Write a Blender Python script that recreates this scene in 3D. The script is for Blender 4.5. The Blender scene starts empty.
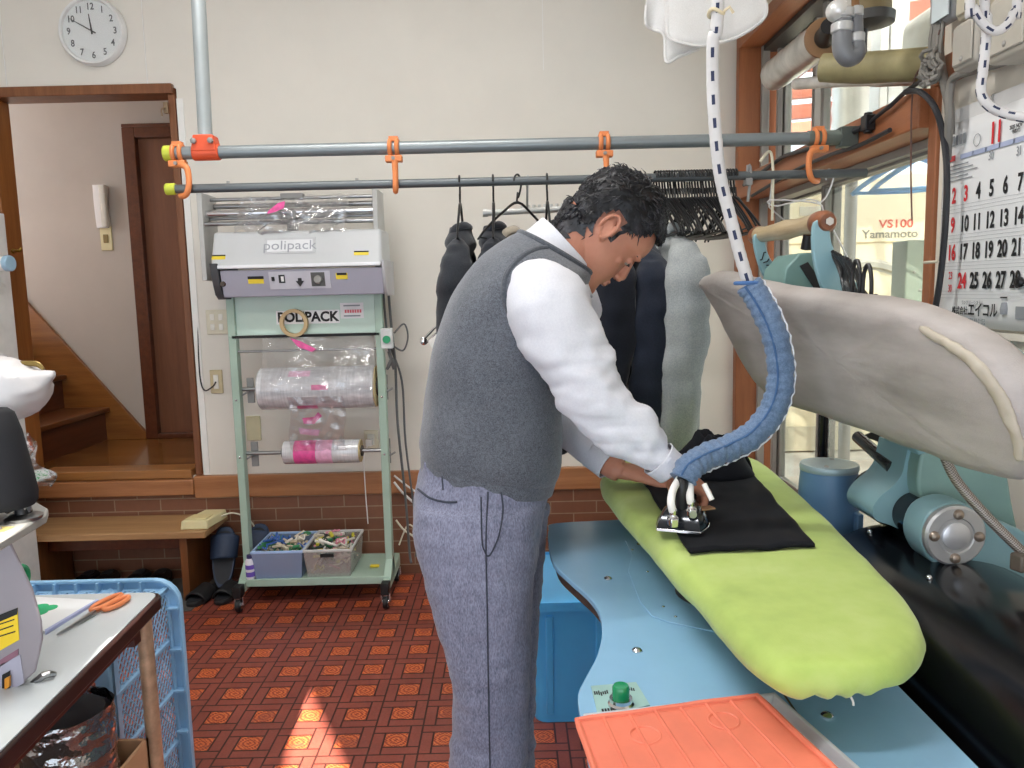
import bpy, bmesh, math, random
from mathutils import Vector, Matrix, noise
random.seed(7)
SC = bpy.context.scene
COL = SC.collection
V = Vector
PI = math.pi
R = math.radians

# ---------------------------------------------------------------- camera model (metres, camera at 0,0,1.4)
PITCH, ROLL, FOC, CAMH = R(6.9), R(1.35), 770.0, 1.4
_r = V((1, 0, 0)); _u = V((0, math.sin(PITCH), math.cos(PITCH))); _f = V((0, math.cos(PITCH), -math.sin(PITCH)))
CR = math.cos(ROLL) * _r - math.sin(ROLL) * _u
CU = math.sin(ROLL) * _r + math.cos(ROLL) * _u
CAM = V((0, 0, CAMH))
def ray(px, py): return _f + (px - 512) / FOC * CR + (384 - py) / FOC * CU
def at(px, py, Y):            # point of the photo at depth Y
    d = ray(px, py); return CAM + d * (Y / d.y)
def onz(px, py, z):           # point of the photo on a level surface
    d = ray(px, py); return CAM + d * ((z - CAMH) / d.z)
def onx(px, py, X):
    d = ray(px, py); return CAM + d * (X / d.x)
def onp(px, py, p0, n):
    d = ray(px, py); n = V(n); return CAM + d * ((V(p0) - CAM).dot(n) / d.dot(n))

cd = bpy.data.cameras.new('camera'); co = bpy.data.objects.new('camera', cd); COL.objects.link(co)
cd.sensor_width = 36; cd.lens = FOC / 1024 * 36; cd.clip_start = 0.02
m4 = Matrix.Identity(4)
for i in range(3):
    m4[i][0] = CR[i]; m4[i][1] = CU[i]; m4[i][2] = -_f[i]
m4.translation = CAM
co.matrix_world = m4
SC.camera = co

# ---------------------------------------------------------------- colours and node helpers
def lin(c):
    if isinstance(c, str):
        c = c.lstrip('#'); c = [int(c[i:i + 2], 16) / 255 for i in (0, 2, 4)]
        return tuple((x / 12.92 if x <= .04045 else ((x + .055) / 1.055) ** 2.4) for x in c)
    return tuple(c)

class NT:
    def __init__(s, name):
        s.m = bpy.data.materials.new(name); s.m.use_nodes = True
        s.t = s.m.node_tree; s.t.nodes.clear()
        s.out = s.t.nodes.new('ShaderNodeOutputMaterial')
    def n(s, typ, **kw):
        nd = s.t.nodes.new(typ)
        for k, v in kw.items(): setattr(nd, k, v)
        return nd
    def l(s, a, b): s.t.links.new(a, b)
    def put(s, sock, v):
        if isinstance(v, bpy.types.NodeSocket): s.l(v, sock)
        elif isinstance(v, (tuple, list)) and sock.type == 'RGBA': sock.default_value = tuple(v)[:3] + (1,)
        else: sock.default_value = v
    def math(s, op, a, b=0.0, c=None):
        nd = s.n('ShaderNodeMath', operation=op); s.put(nd.inputs[0], a); s.put(nd.inputs[1], b)
        if c is not None: s.put(nd.inputs[2], c)
        return nd.outputs[0]
    def mix(s, f, a, b):
        nd = s.n('ShaderNodeMix', data_type='RGBA'); s.put(nd.inputs[0], f); s.put(nd.inputs[6], a); s.put(nd.inputs[7], b)
        return nd.outputs[2]
    def coord(s, scale=(1, 1, 1), rot=(0, 0, 0), kind='Object'):
        tc = s.n('ShaderNodeTexCoord'); mp = s.n('ShaderNodeMapping')
        s.l(tc.outputs[kind], mp.inputs[0]); mp.inputs['Scale'].default_value = scale; mp.inputs['Rotation'].default_value = rot
        return mp.outputs[0]
    def noise(s, vec, scale=5, detail=4, rough=.6):
        nd = s.n('ShaderNodeTexNoise'); s.l(vec, nd.inputs['Vector']); nd.inputs['Scale'].default_value = scale
        nd.inputs['Detail'].default_value = detail; nd.inputs['Roughness'].default_value = rough
        return nd.outputs['Fac']
    def ramp(s, f, stops):
        nd = s.n('ShaderNodeValToRGB'); s.l(f, nd.inputs[0]); cr = nd.color_ramp
        while len(cr.elements) < len(stops): cr.elements.new(.5)
        for e, (p, c) in zip(cr.elements, stops): e.position = p; e.color = tuple(c)[:3] + (1,)
        return nd.outputs[0]
    def bsdf(s, col, rough=.5, metal=0, spec=.5, bump=None, bstr=.3, bdist=.002, **kw):
        b = s.n('ShaderNodeBsdfPrincipled')
        s.put(b.inputs['Base Color'], col); s.put(b.inputs['Roughness'], rough); s.put(b.inputs['Metallic'], metal)
        s.put(b.inputs['Specular IOR Level'], spec)
        for k, v in kw.items(): s.put(b.inputs[k], v)
        if bump is not None:
            bp = s.n('ShaderNodeBump'); bp.inputs['Strength'].default_value = bstr; bp.inputs['Distance'].default_value = bdist
            s.l(bump, bp.inputs['Height']); s.l(bp.outputs[0], b.inputs['Normal'])
        s.l(b.outputs[0], s.out.inputs[0])
        return b

def mat(name, col, rough=.5, metal=0, var=.06, vs=6, bump=0, bs=80, spec=.5, stretch=(1, 1, 1), **kw):
    t = NT(name); c = lin(col); vec = t.coord(stretch)
    f = t.noise(vec, vs, 5)
    a = tuple(x * (1 - 2 * var) for x in c); b = tuple(min(1, x * (1 + 2 * var)) for x in c)
    colr = t.ramp(f, [(.3, a), (.7, b)])
    t.bsdf(colr, rough, metal, spec, bump=t.noise(vec, bs, 3) if bump else None, bstr=bump, **kw)
    return t.m

def wood(name, c1, c2, axis=0, rough=.4, sc=1.0, coat=0.0):
    t = NT(name); st = [14, 14, 14]; st[axis] = .9
    vec = t.coord([x * sc for x in st])
    f1 = t.noise(vec, 2.0, 6, .65); f2 = t.noise(t.coord([x * sc * 5 for x in st]), 3, 3)
    f = t.math('ADD', t.math('MULTIPLY', f1, .75), t.math('MULTIPLY', f2, .25))
    colr = t.ramp(f, [(.3, lin(c1)), (.68, lin(c2))])
    t.bsdf(colr, rough, bump=f2, bstr=.08, **{'Coat Weight': coat, 'Coat Roughness': .15})
    return t.m

def weave(name, c1, c2, scale=700, rough=.9, bump=.25, mel=.5, sheen=.2, stretch=(1, 1, 1)):
    t = NT(name); vec = t.coord(stretch)
    f1 = t.noise(vec, scale, 2); f2 = t.noise(vec, 6, 4); f3 = t.noise(vec, scale * .3, 3)
    f = t.math('ADD', t.math('MULTIPLY', f1, mel * .6), t.math('ADD', t.math('MULTIPLY', f2, .5 - mel * .3), t.math('MULTIPLY', f3, .5 - mel * .3)))
    colr = t.ramp(f, [(.36, lin(c1)), (.62, lin(c2))])
    t.bsdf(colr, rough, spec=.2, bump=f1, bstr=bump, bdist=.001, **{'Sheen Weight': sheen, 'Sheen Roughness': .5})
    return t.m

def film(name, tint='#ffffff', gloss=.18, haze=.0, rough=.12, bumpy=0):
    t = NT(name); tr = t.n('ShaderNodeBsdfTransparent'); tr.inputs[0].default_value = lin(tint) + (1,)
    gl = t.n('ShaderNodeBsdfGlossy'); gl.inputs['Roughness'].default_value = rough
    df = t.n('ShaderNodeBsdfDiffuse'); df.inputs[0].default_value = tuple(x * .92 for x in lin(tint)) + (1,)
    if bumpy:
        bp = t.n('ShaderNodeBump'); bp.inputs['Strength'].default_value = bumpy; bp.inputs['Distance'].default_value = .01
        t.l(t.noise(t.coord(), 22, 3), bp.inputs['Height']); t.l(bp.outputs[0], gl.inputs['Normal'])
    m1 = t.n('ShaderNodeMixShader'); m1.inputs[0].default_value = haze; t.l(tr.outputs[0], m1.inputs[1]); t.l(df.outputs[0], m1.inputs[2])
    lw = t.n('ShaderNodeLayerWeight'); lw.inputs[0].default_value = .25
    fac = t.math('ADD', gloss * .6, t.math('MULTIPLY', lw.outputs['Fresnel'], gloss * 2.0))
    m2 = t.n('ShaderNodeMixShader'); t.l(fac, m2.inputs[0]); t.l(m1.outputs[0], m2.inputs[1]); t.l(gl.outputs[0], m2.inputs[2])
    t.l(m2.outputs[0], t.out.inputs[0])
    return t.m

def glow(name, col, strength):
    t = NT(name); e = t.n('ShaderNodeEmission'); e.inputs[0].default_value = lin(col) + (1,); e.inputs[1].default_value = strength
    t.l(e.outputs[0], t.out.inputs[0]); return t.m

# ---------------------------------------------------------------- mesh builder
def cat(pts, sub, closed=False):
    """Catmull-Rom through a list of vectors (or tuples of numbers)"""
    P = [V(p) if len(p) <= 4 else p for p in pts]; n = len(P); out = []
    rng = range(n if closed else n - 1)
    for i in rng:
        if closed: p0, p1, p2, p3 = P[(i - 1) % n], P[i], P[(i + 1) % n], P[(i + 2) % n]
        else: p0, p1, p2, p3 = P[max(i - 1, 0)], P[i], P[i + 1], P[min(i + 2, n - 1)]
        for k in range(sub):
            t = k / sub
            out.append(.5 * ((2 * p1) + (p2 - p0) * t + (2 * p0 - 5 * p1 + 4 * p2 - p3) * t * t + (3 * p1 - p0 - 3 * p2 + p3) * t ** 3))
    if not closed: out.append(P[-1].copy())
    return out

def lerp_list(a, n):
    """resample a list of numbers to n samples, linearly"""
    if not isinstance(a, (list, tuple)): return [a] * n
    o = []
    for i in range(n):
        t = i / max(1, n - 1) * (len(a) - 1); k = min(int(t), len(a) - 2); o.append(a[k] + (a[k + 1] - a[k]) * (t - k))
    return o

class MB:
    def __init__(s): s.bm = bmesh.new(); s.mi = 0
    def _f(s, vs):
        try:
            f = s.bm.faces.new(vs); f.material_index = s.mi; return f
        except ValueError: return None
    def hexa(s, p):     # 8 points: bottom loop 0-3, top loop 4-7
        v = [s.bm.verts.new(V(q)) for q in p]
        for q in ((3, 2, 1, 0), (4, 5, 6, 7), (0, 1, 5, 4), (1, 2, 6, 5), (2, 3, 7, 6), (3, 0, 4, 7)): s._f([v[i] for i in q])
        return s
    def box(s, c, d, rot=None):
        c = V(c); h = V(d) / 2; M = rot or Matrix.Identity(3); p = []
        for z in (-1, 1):
            for x, y in ((-1, -1), (1, -1), (1, 1), (-1, 1)): p.append(c + M @ V((x * h.x, y * h.y, z * h.z)))
        return s.hexa(p)
    def bb(s, x0, x1, y0, y1, z0, z1): return s.box(((x0 + x1) / 2, (y0 + y1) / 2, (z0 + z1) / 2), (abs(x1 - x0), abs(y1 - y0), abs(z1 - z0)))
    def rings(s, R_, closed_u=True, cap0=True, cap1=True, loop=False):
        rows = [[s.bm.verts.new(q) for q in r_] for r_ in R_]; n = len(rows[0]); m = len(rows)
        for i in range(m if loop else m - 1):
            A, B = rows[i], rows[(i + 1) % m]
            for k in range(n if closed_u else n - 1): s._f([A[k], A[(k + 1) % n], B[(k + 1) % n], B[k]])
        if closed_u and not loop:
            if cap0: s._f(list(reversed(rows[0])))
            if cap1: s._f(rows[-1])
        return s
    def tube(s, pts, r, seg=10, cap=True, loop=False, flat=1.0, up=None, sub=0):
        if sub: pts = cat(pts, sub, loop)
        P = [V(q) for q in pts]; n = len(P); rr = lerp_list(r, n); out = []
        prev = None
        for i in range(n):
            if loop: t = P[(i + 1) % n] - P[i - 1]
            else: t = P[min(i + 1, n - 1)] - P[max(i - 1, 0)]
            if t.length < 1e-9: t = V((0, 0, 1))
            t.normalize()
            if prev is None:
                a = V(up) if up is not None else (V((0, 0, 1)) if abs(t.z) < .9 else V((1, 0, 0)))
            else: a = prev
            a = a - t * a.dot(t)
            if a.length < 1e-6: a = t.orthogonal()
            a.normalize(); prev = a; b = t.cross(a)
            out.append([P[i] + (a * math.cos(2 * PI * k / seg) + b * math.sin(2 * PI * k / seg) * flat) * rr[i] for k in range(seg)])
        return s.rings(out, True, cap, cap, loop)
    def cyl(s, p0, p1, r0, r1=None, seg=24): return s.tube([p0, p1], [r0, r0 if r1 is None else r1], seg)
    def lathe(s, prof, o=(0, 0, 0), ax=(0, 0, 1), seg=32, loop=False):   # prof: (radius, height along axis)
        o = V(o); ax = V(ax).normalized(); a = ax.orthogonal().normalized(); b = ax.cross(a)
        return s.rings([[o + ax * h + (a * math.cos(2 * PI * k / seg) + b * math.sin(2 * PI * k / seg)) * max(r, 1e-5) for k in range(seg)] for r, h in prof], loop=loop)
    def loft(s, rg, seg=32, sub=4, cap=(True, True), n=2.0):
        """rg: (centre, a, b) vectors; superellipse rings, Catmull-Rom between"""
        C = cat([q[0] for q in rg], sub); A = cat([q[1] for q in rg], sub); B = cat([q[2] for q in rg], sub); out = []
        for c, a, b in zip(C, A, B):
            ring = []
            for k in range(seg):
                t = 2 * PI * k / seg; x, y = math.cos(t), math.sin(t)
                ring.append(c + a * (math.copysign(abs(x) ** (2 / n), x)) + b * (math.copysign(abs(y) ** (2 / n), y)))
            out.append(ring)
        return s.rings(out, True, *cap)
    def ell(s, c, r, seg=20, rot=None):
        c = V(c); r = V(r) if not isinstance(r, (int, float)) else V((r, r, r)); M = rot or Matrix.Identity(3); out = []
        m = max(6, seg // 2)
        for i in range(m + 1):
            th = PI * i / m; z = -math.cos(th); q = max(math.sin(th), 1e-4)
            out.append([c + M @ V((r.x * q * math.cos(2 * PI * k / seg), r.y * q * math.sin(2 * PI * k / seg), r.z * z)) for k in range(seg)])
        return s.rings(out)
    def prism(s, pts, vec):
        vec = V(vec); A = [s.bm.verts.new(V(p)) for p in pts]; B = [s.bm.verts.new(V(p) + vec) for p in pts]; n = len(A)
        s._f(list(reversed(A))); s._f(B)
        for k in range(n): s._f([A[k], A[(k + 1) % n], B[(k + 1) % n], B[k]])
        return s
    def grid(s, fn, nu, nv):
        rows = [[s.bm.verts.new(V(fn(i / nu, j / nv))) for i in range(nu + 1)] for j in range(nv + 1)]
        for j in range(nv):
            for i in range(nu): s._f([rows[j][i], rows[j][i + 1], rows[j + 1][i + 1], rows[j + 1][i]])
        return s
    def text(s, body, size, M, ext=.0006, align='CENTER', sx=1.0, bold=0.0):
        cu = bpy.data.curves.new('t', 'FONT'); cu.body = body; cu.size = size; cu.extrude = ext; cu.align_x = align; cu.align_y = 'CENTER'
        cu.resolution_u = 3; cu.offset = bold
        ob = bpy.data.objects.new('t', cu); COL.objects.link(ob)
        dg = bpy.context.evaluated_depsgraph_get(); me = bpy.data.meshes.new_from_object(ob.evaluated_get(dg))
        me.transform(M @ Matrix.Diagonal((sx, 1, 1, 1)))
        n0 = len(s.bm.faces); s.bm.from_mesh(me); s.bm.faces.ensure_lookup_table()
        for f in s.bm.faces[n0:]: f.material_index = s.mi
        bpy.data.objects.remove(ob); bpy.data.curves.remove(cu); bpy.data.meshes.remove(me)
        return s
    def jitter(s, amp, sc=(1, 1, 1), freq=8, seed=0, normal=True, mask=None):
        s.bm.normal_update(); o = V((seed * 13.1, seed * 7.7, seed * 3.3))
        mv = []
        for v in s.bm.verts:
            q = V((v.co.x * sc[0], v.co.y * sc[1], v.co.z * sc[2])) * freq + o
            d = noise.noise(q) + .5 * noise.noise(q * 2.1)
            k = amp * (mask(v.co) if mask else 1)
            mv.append(v.normal * d * k if normal else noise.noise_vector(q) * k)
        for v, d in zip(s.bm.verts, mv): v.co += d
        return s
    def build(s, name, m, parent=None, bev=0, bseg=2, smooth=True, ang=38, solid=0, sub=0, label=None, cat_=None, group=None, kind=None, weld=0):
        if weld: bmesh.ops.remove_doubles(s.bm, verts=s.bm.verts, dist=weld)
        bmesh.ops.recalc_face_normals(s.bm, faces=s.bm.faces)
        me = bpy.data.meshes.new(name)
        off = wloc(parent) if parent else V((0, 0, 0))
        if parent is None and kind != 'structure' and len(s.bm.verts):
            xs = [v.co for v in s.bm.verts]
            off = V(((min(q.x for q in xs) + max(q.x for q in xs)) / 2, (min(q.y for q in xs) + max(q.y for q in xs)) / 2, min(q.z for q in xs)))
        for v in s.bm.verts: v.co -= off
        s.bm.to_mesh(me); s.bm.free()
        o = bpy.data.objects.new(name, me); COL.objects.link(o)
        for q in (m if isinstance(m, (list, tuple)) else [m]): me.materials.append(q)
        if smooth:
            me.polygons.foreach_set('use_smooth', [True] * len(me.polygons)); me.set_sharp_from_angle(angle=R(ang))
        if parent: o.parent = parent
        else: o.location = off
        if solid:
            q = o.modifiers.new('solid', 'SOLIDIFY'); q.thickness = solid; q.offset = 0
        if bev:
            q = o.modifiers.new('bevel', 'BEVEL'); q.width = bev; q.segments = bseg; q.limit_method = 'ANGLE'; q.angle_limit = R(40)
        if sub:
            q = o.modifiers.new('sub', 'SUBSURF'); q.levels = sub; q.render_levels = sub
        tag(o, label, cat_, group, kind)
        return o

def wloc(o):
    p = V((0, 0, 0))
    while o is not None: p += o.location; o = o.parent
    return p
def tag(o, label=None, cat_=None, group=None, kind=None):
    if label: o['label'] = label
    if cat_: o['category'] = cat_
    if group: o['group'] = group
    if kind: o['kind'] = kind
    return o
def thing(name, label, cat_, loc=(0, 0, 0), group=None):
    o = bpy.data.objects.new(name, None); COL.objects.link(o); o.location = V(loc); o.empty_display_size = .05
    return tag(o, label, cat_, group)
def dup(root, loc, rotz=None, label=None, group=None):
    r = root.copy(); COL.objects.link(r); r.location = V(loc)
    if rotz is not None: r.rotation_euler = (0, 0, rotz) if not isinstance(rotz, (tuple, list)) else rotz
    if label: r['label'] = label
    if group: r['group'] = group
    for ch in list(root.children):
        c = ch.copy(); COL.objects.link(c); c.parent = r
        for g in list(ch.children):
            d = g.copy(); COL.objects.link(d); d.parent = c
    return r
def struct(name, mb, m, **kw): return mb.build(name, m, kind='structure', **kw)
def remesh(mb, vox, smooth_it=2, fac=.5):
    """union of overlapping shapes into one continuous surface; returns a new MB"""
    me = bpy.data.meshes.new('rm'); bmesh.ops.recalc_face_normals(mb.bm, faces=mb.bm.faces); mb.bm.to_mesh(me); mb.bm.free()
    o = bpy.data.objects.new('rm', me); COL.objects.link(o)
    q = o.modifiers.new('r', 'REMESH'); q.mode = 'VOXEL'; q.voxel_size = vox
    if smooth_it:
        q = o.modifiers.new('s', 'SMOOTH'); q.iterations = smooth_it; q.factor = fac
    dg = bpy.context.evaluated_depsgraph_get(); m2 = bpy.data.meshes.new_from_object(o.evaluated_get(dg))
    out = MB(); out.bm.from_mesh(m2)
    bpy.data.objects.remove(o); bpy.data.meshes.remove(me); bpy.data.meshes.remove(m2)
    return out
def rotz(a): return Matrix.Rotation(a, 3, 'Z')
def frame(o, x, y):          # 4x4 with local x, y axes given (for lettering)
    x = V(x).normalized(); y = V(y).normalized(); z = x.cross(y)
    M = Matrix.Identity(4)
    for i in range(3): M[i][0] = x[i]; M[i][1] = y[i]; M[i][2] = z[i]
    M.translation = V(o); return M
FRONT = ((1, 0, 0), (0, 0, 1))   # lettering on a face that looks towards the camera (-Y)
# ---------------------------------------------------------------- shared materials
M_wallpaper = mat('wallpaper', '#e4dfd5', .75, var=.015, vs=3, bump=.12, bs=160)
M_wallpaper_old = mat('wallpaper_aged', '#dfd8ca', .8, var=.03, vs=4, bump=.15, bs=120)
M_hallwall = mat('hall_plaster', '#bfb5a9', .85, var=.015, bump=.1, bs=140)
M_ceiling = mat('ceiling_board', '#efece6', .9, var=.01)
M_trimwood = wood('trim_wood', '#955e38', '#b67e53', 0, .38, coat=.2)
M_postwood = wood('post_wood', '#8a5228', '#b0733c', 2, .4, coat=.2)
M_framewood = wood('window_wood_vertical', '#8a5232', '#a96a44', 2, .45)
M_framewood_y = wood('window_wood_along', '#8a5232', '#a96a44', 1, .45)
M_darkwood = wood('dark_wood', '#4b2413', '#6b3a20', 1, .35, coat=.3)
M_stairwood = wood('stair_wood', '#542b12', '#7e4a20', 1, .35, coat=.3)
M_stringer = wood('stringer_wood', '#7a481e', '#a06a34', 0, .35, coat=.3)
M_doorwood = wood('door_wood', '#6f4630', '#86583d', 2, .45)
M_benchwood = wood('bench_wood', '#96714a', '#c0986a', 0, .4)
M_alu = mat('aged_aluminium', '#8c8a86', .45, .2, var=.05)
M_alu_dark = mat('dark_aluminium', '#a3a09a', .5, .1, var=.05)
M_chrome = mat('chrome', '#d8d8da', .14, 1, var=.02)
M_steel = mat('steel', '#a9aaab', .3, 1, var=.05)
M_black = mat('black_plastic', '#161618', .4, var=.1)
M_blackgloss = mat('black_enamel', '#0b0c10', .18, var=.1, spec=.6)
M_white = mat('white_plastic', '#eceae6', .4, var=.02)
M_cream = mat('cream_plastic', '#e2d7a8', .45, var=.04)
M_greyplastic = mat('grey_plastic', '#8b8a88', .5, var=.05)
M_ink = mat('black_ink', '#1c1c1e', .7, var=.02)
M_red_ink = mat('red_ink', '#cf2b33', .7, var=.02)
M_grey_ink = mat('grey_ink', '#8f9296', .7, var=.02)
M_glass = film('window_glass', '#f4f8f6', .1, 0, .02)
M_film = film('clear_film', '#f6f6f8', .3, .06, .12, .6)

# floor: vinyl printed with pinwheel brick parquet round ornamented orange squares
def floor_material():
    t = NT('red_vinyl_floor'); c0 = onz(365.3, 690.5, 0); B = .155
    tc = t.n('ShaderNodeTexCoord'); sp = t.n('ShaderNodeSeparateXYZ'); t.l(tc.outputs['Object'], sp.inputs[0])
    def cell(sock, c): return t.math('MULTIPLY', t.math('FRACT', t.math('ADD', t.math('DIVIDE', t.math('SUBTRACT', sock, c - B / 2), B), 40.0)), 4.0)
    u = cell(sp.outputs[0], c0.x); v = cell(sp.outputs[1], c0.y)
    w = .075
    def near(s, k): return t.math('LESS_THAN', t.math('ABSOLUTE', t.math('SUBTRACT', s, k)), w)
    def between(s, a, b): return t.math('MULTIPLY', t.math('GREATER_THAN', s, a - .001), t.math('LESS_THAN', s, b + .001))
    L = [near(u, 0), near(u, 4), near(v, 0), near(v, 4),
         t.math('MULTIPLY', near(u, 1), between(v, 0, 3)), t.math('MULTIPLY', near(v, 1), between(u, 1, 4)),
         t.math('MULTIPLY', near(u, 3), between(v, 1, 4)), t.math('MULTIPLY', near(v, 3), between(u, 0, 3))]
    line = L[0]
    for q in L[1:]: line = t.math('MAXIMUM', line, q)
    sq = t.math('MULTIPLY', between(u, 1.1, 2.9), between(v, 1.1, 2.9))
    # rosette ornament inside the square
    du = t.math('SUBTRACT', u, 2.0); dv = t.math('SUBTRACT', v, 2.0)
    rr = t.math('SQRT', t.math('ADD', t.math('MULTIPLY', du, du), t.math('MULTIPLY', dv, dv)))
    o1 = t.math('MULTIPLY', t.math('SINE', t.math('MULTIPLY', du, 19)), t.math('SINE', t.math('MULTIPLY', dv, 19)))
    o2 = t.math('SINE', t.math('MULTIPLY', rr, 17))
    orn = t.math('GREATER_THAN', t.math('ADD', o1, t.math('MULTIPLY', o2, .7)), .12)
    vec = t.coord()
    n1 = t.noise(vec, 7, 5); n2 = t.noise(vec, 120, 4)
    # wear: orange rubbed off in places
    base = t.ramp(t.math('ADD', t.math('MULTIPLY', n1, .6), t.math('MULTIPLY', n2, .4)), [(.3, lin('#793d33')), (.7, lin('#9a5042'))])
    orange = t.ramp(n2, [(.3, lin('#b9502c')), (.7, lin('#e07c44'))])
    dark = lin('#93402a')
    sqc = t.mix(orn, orange, dark)
    wear = t.math('GREATER_THAN', t.noise(vec, 5, 3), .62)
    c = t.mix(t.math('MULTIPLY', sq, t.math('SUBTRACT', 1.0, t.math('MULTIPLY', wear, .5))), base, sqc)
    c = t.mix(t.math('MULTIPLY', line, .95), c, lin('#3d211d'))
    t.bsdf(c, t.math('ADD', .33, t.math('MULTIPLY', n1, .2)), spec=.45, bump=t.math('SUBTRACT', n2, line), bstr=.12, bdist=.001)
    return t.m
M_floor = floor_material()

def brick_material():
    t = NT('brown_brick_tile'); tc = t.n('ShaderNodeTexCoord'); sp = t.n('ShaderNodeSeparateXYZ'); t.l(tc.outputs['Object'], sp.inputs[0])
    cb = t.n('ShaderNodeCombineXYZ'); t.l(t.math('ADD', sp.outputs[0], .05), cb.inputs[0]); t.l(t.math('ADD', sp.outputs[2], .012), cb.inputs[1])
    b = t.n('ShaderNodeTexBrick'); t.l(cb.outputs[0], b.inputs['Vector']); b.inputs['Scale'].default_value = 1
    b.inputs['Brick Width'].default_value = .228; b.inputs['Row Height'].default_value = .061; b.inputs['Mortar Size'].default_value = .003
    b.inputs['Color1'].default_value = lin('#7d5039') + (1,); b.inputs['Color2'].default_value = lin('#8b5b43') + (1,); b.inputs['Mortar'].default_value = lin('#a28a72') + (1,)
    n = t.noise(t.coord(), 30, 4)
    c = t.mix(t.math('MULTIPLY', n, .35), b.outputs['Color'], lin('#4f2d20'))
    t.bsdf(c, .45, bump=t.math('SUBTRACT', 1.0, b.outputs['Fac']), bstr=.4, bdist=.003)
    return t.m
M_brick = brick_material()

# ---------------------------------------------------------------- room shell
WB, WR, WL, WF, CZ = 3.75, 1.12, -3.0, -1.1, 3.2
DX0, DX1, DZ0, DZ1 = -2.335, -1.60, .545, 2.35
struct('floor', MB().bb(WL - .1, WR + .18, WF - .1, WB, -.1, 0), M_floor)
b = MB(); b.bb(WL - .1, DX0 - .1, WB, WB + .1, 0, CZ); b.bb(DX1 + .06, WR + .18, WB, WB + .1, 0, CZ); b.bb(DX0 - .1, DX1 + .06, WB, WB + .1, DZ1 + .03, CZ); b.bb(DX0 - .1, DX1 + .06, WB, WB + .1, 0, DZ0 - .02)
struct('wall_back', b, M_wallpaper)
# wall seams and the plain pilaster strip beside the doorway
b = MB(); b.bb(-1.672, -1.669, WB - .003, WB, 2.38, CZ); b.bb(-1.54, -1.51, WB - .008, WB, .53, DZ1 - .02); b.bb(.18, .183, WB - .002, WB, 2.42, CZ); b.bb(-2.33, -2.327, WB - .003, WB, 2.38, CZ)
struct('trim_1', b, M_white)
# right wall with the window opening
OY0, OY1, OZ0, OZ1 = 2.085, 3.70, .46, 2.49
b = MB(); b.bb(WR, WR + .18, WF - .1, OY0, 0, CZ); b.bb(WR, WR + .18, OY1, WB, 0, CZ); b.bb(WR, WR + .18, OY0, OY1, 0, OZ0); b.bb(WR, WR + .18, OY0, OY1, OZ1, CZ)
struct('wall_right', b, M_wallpaper_old)
b = MB(); b.bb(WL - .1, WL, WF - .1, WB, 0, CZ); struct('wall_left', b, M_wallpaper)
struct('ceiling', MB().bb(WL - .1, WR + .18, WF - .1, WB + .1, CZ, CZ + .1), M_ceiling)
# brick tile dado and wooden rail on the back wall
struct('trim_2', MB().bb(WL, WR, WB - .018, WB, 0, .43), M_brick)
struct('trim_3', MB().bb(DX1 + .02, WR - .02, WB - .035, WB, .418, .528), M_trimwood, bev=.004)
struct('baseboard_right', MB().bb(WR - .015, WR, .9, WB - .02, 0, .08), M_trimwood, bev=.003)
# threshold boards of the raised hall
b = MB(); b.bb(DX0 - .2, DX1 + .02, WB - .05, WB + .1, .438, .515); struct('trim_4', b, M_trimwood, bev=.005)
b = MB(); b.bb(DX0 - .02, DX1 + .005, WB - .02, WB + .12, .517, .56); struct('trim_5', b, wood('threshold_wood', '#8a5a2c', '#b27a42', 0, .35, coat=.3), bev=.004)
# door lining
b = MB(); b.bb(DX0 - .1, DX1 + .05, WB - .03, WB + .11, DZ1, DZ1 + .045); b.bb(DX1 + .022, DX1 + .055, WB - .012, WB + .11, .53, DZ1)
struct('trim_6', b, wood('door_lining_wood', '#6d4026', '#8e5c3a', 2, .4), bev=.004)
struct('trim_7', MB().bb(DX0 - .14, DX0 - .055, WB - .035, WB + .1, .44, DZ1), M_postwood, bev=.004)

# ---------------------------------------------------------------- hall behind the doorway
HB = 4.72
b = MB(); b.bb(-4.2, -1.1, WB + .1, HB, DZ0 - .06, DZ0)
hf = NT('hall_floor_planks')
def hall_floor():
    t = hf; vec = t.coord(); sp = t.n('ShaderNodeSeparateXYZ'); t.l(vec, sp.inputs[0])
    pl = t.math('FLOOR', t.math('MULTIPLY', sp.outputs[1], 11)); f = t.noise(t.coord((1.2, 12, 1)), 3, 5)
    g = t.math('FRACT', t.math('MULTIPLY', t.math('SINE', t.math('MULTIPLY', t.math('ADD', pl, t.math('FLOOR', t.math('MULTIPLY', sp.outputs[0], 3))), 12.98)), 43758.5))
    c = t.ramp(t.math('ADD', t.math('MULTIPLY', f, .7), t.math('MULTIPLY', g, .3)), [(.3, lin('#6e431c')), (.75, lin('#a06c34'))])
    t.bsdf(c, .22, spec=.5, **{'Coat Weight': .4, 'Coat Roughness': .1}); return t.m
struct('floor_hall', b, hall_floor())
BDX0 = at(148, 432, HB).x; BDTOP = at(140, 128, HB).z
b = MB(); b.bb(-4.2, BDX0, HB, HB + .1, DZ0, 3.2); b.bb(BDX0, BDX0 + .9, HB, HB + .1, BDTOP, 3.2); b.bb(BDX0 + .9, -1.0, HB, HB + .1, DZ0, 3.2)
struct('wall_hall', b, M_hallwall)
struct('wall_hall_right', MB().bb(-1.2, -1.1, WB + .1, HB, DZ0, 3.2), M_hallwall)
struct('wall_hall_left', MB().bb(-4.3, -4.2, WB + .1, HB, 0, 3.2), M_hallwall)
struct('ceiling_hall', MB().bb(-4.2, -1.1, WB + .1, HB, 3.0, 3.1), M_ceiling)
d1 = MB().bb(BDX0 + .075, BDX0 + .86, HB + .01, HB + .045, DZ0 + .03, BDTOP - .06).build('door_1', M_doorwood, bev=.003, kind='structure')
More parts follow.
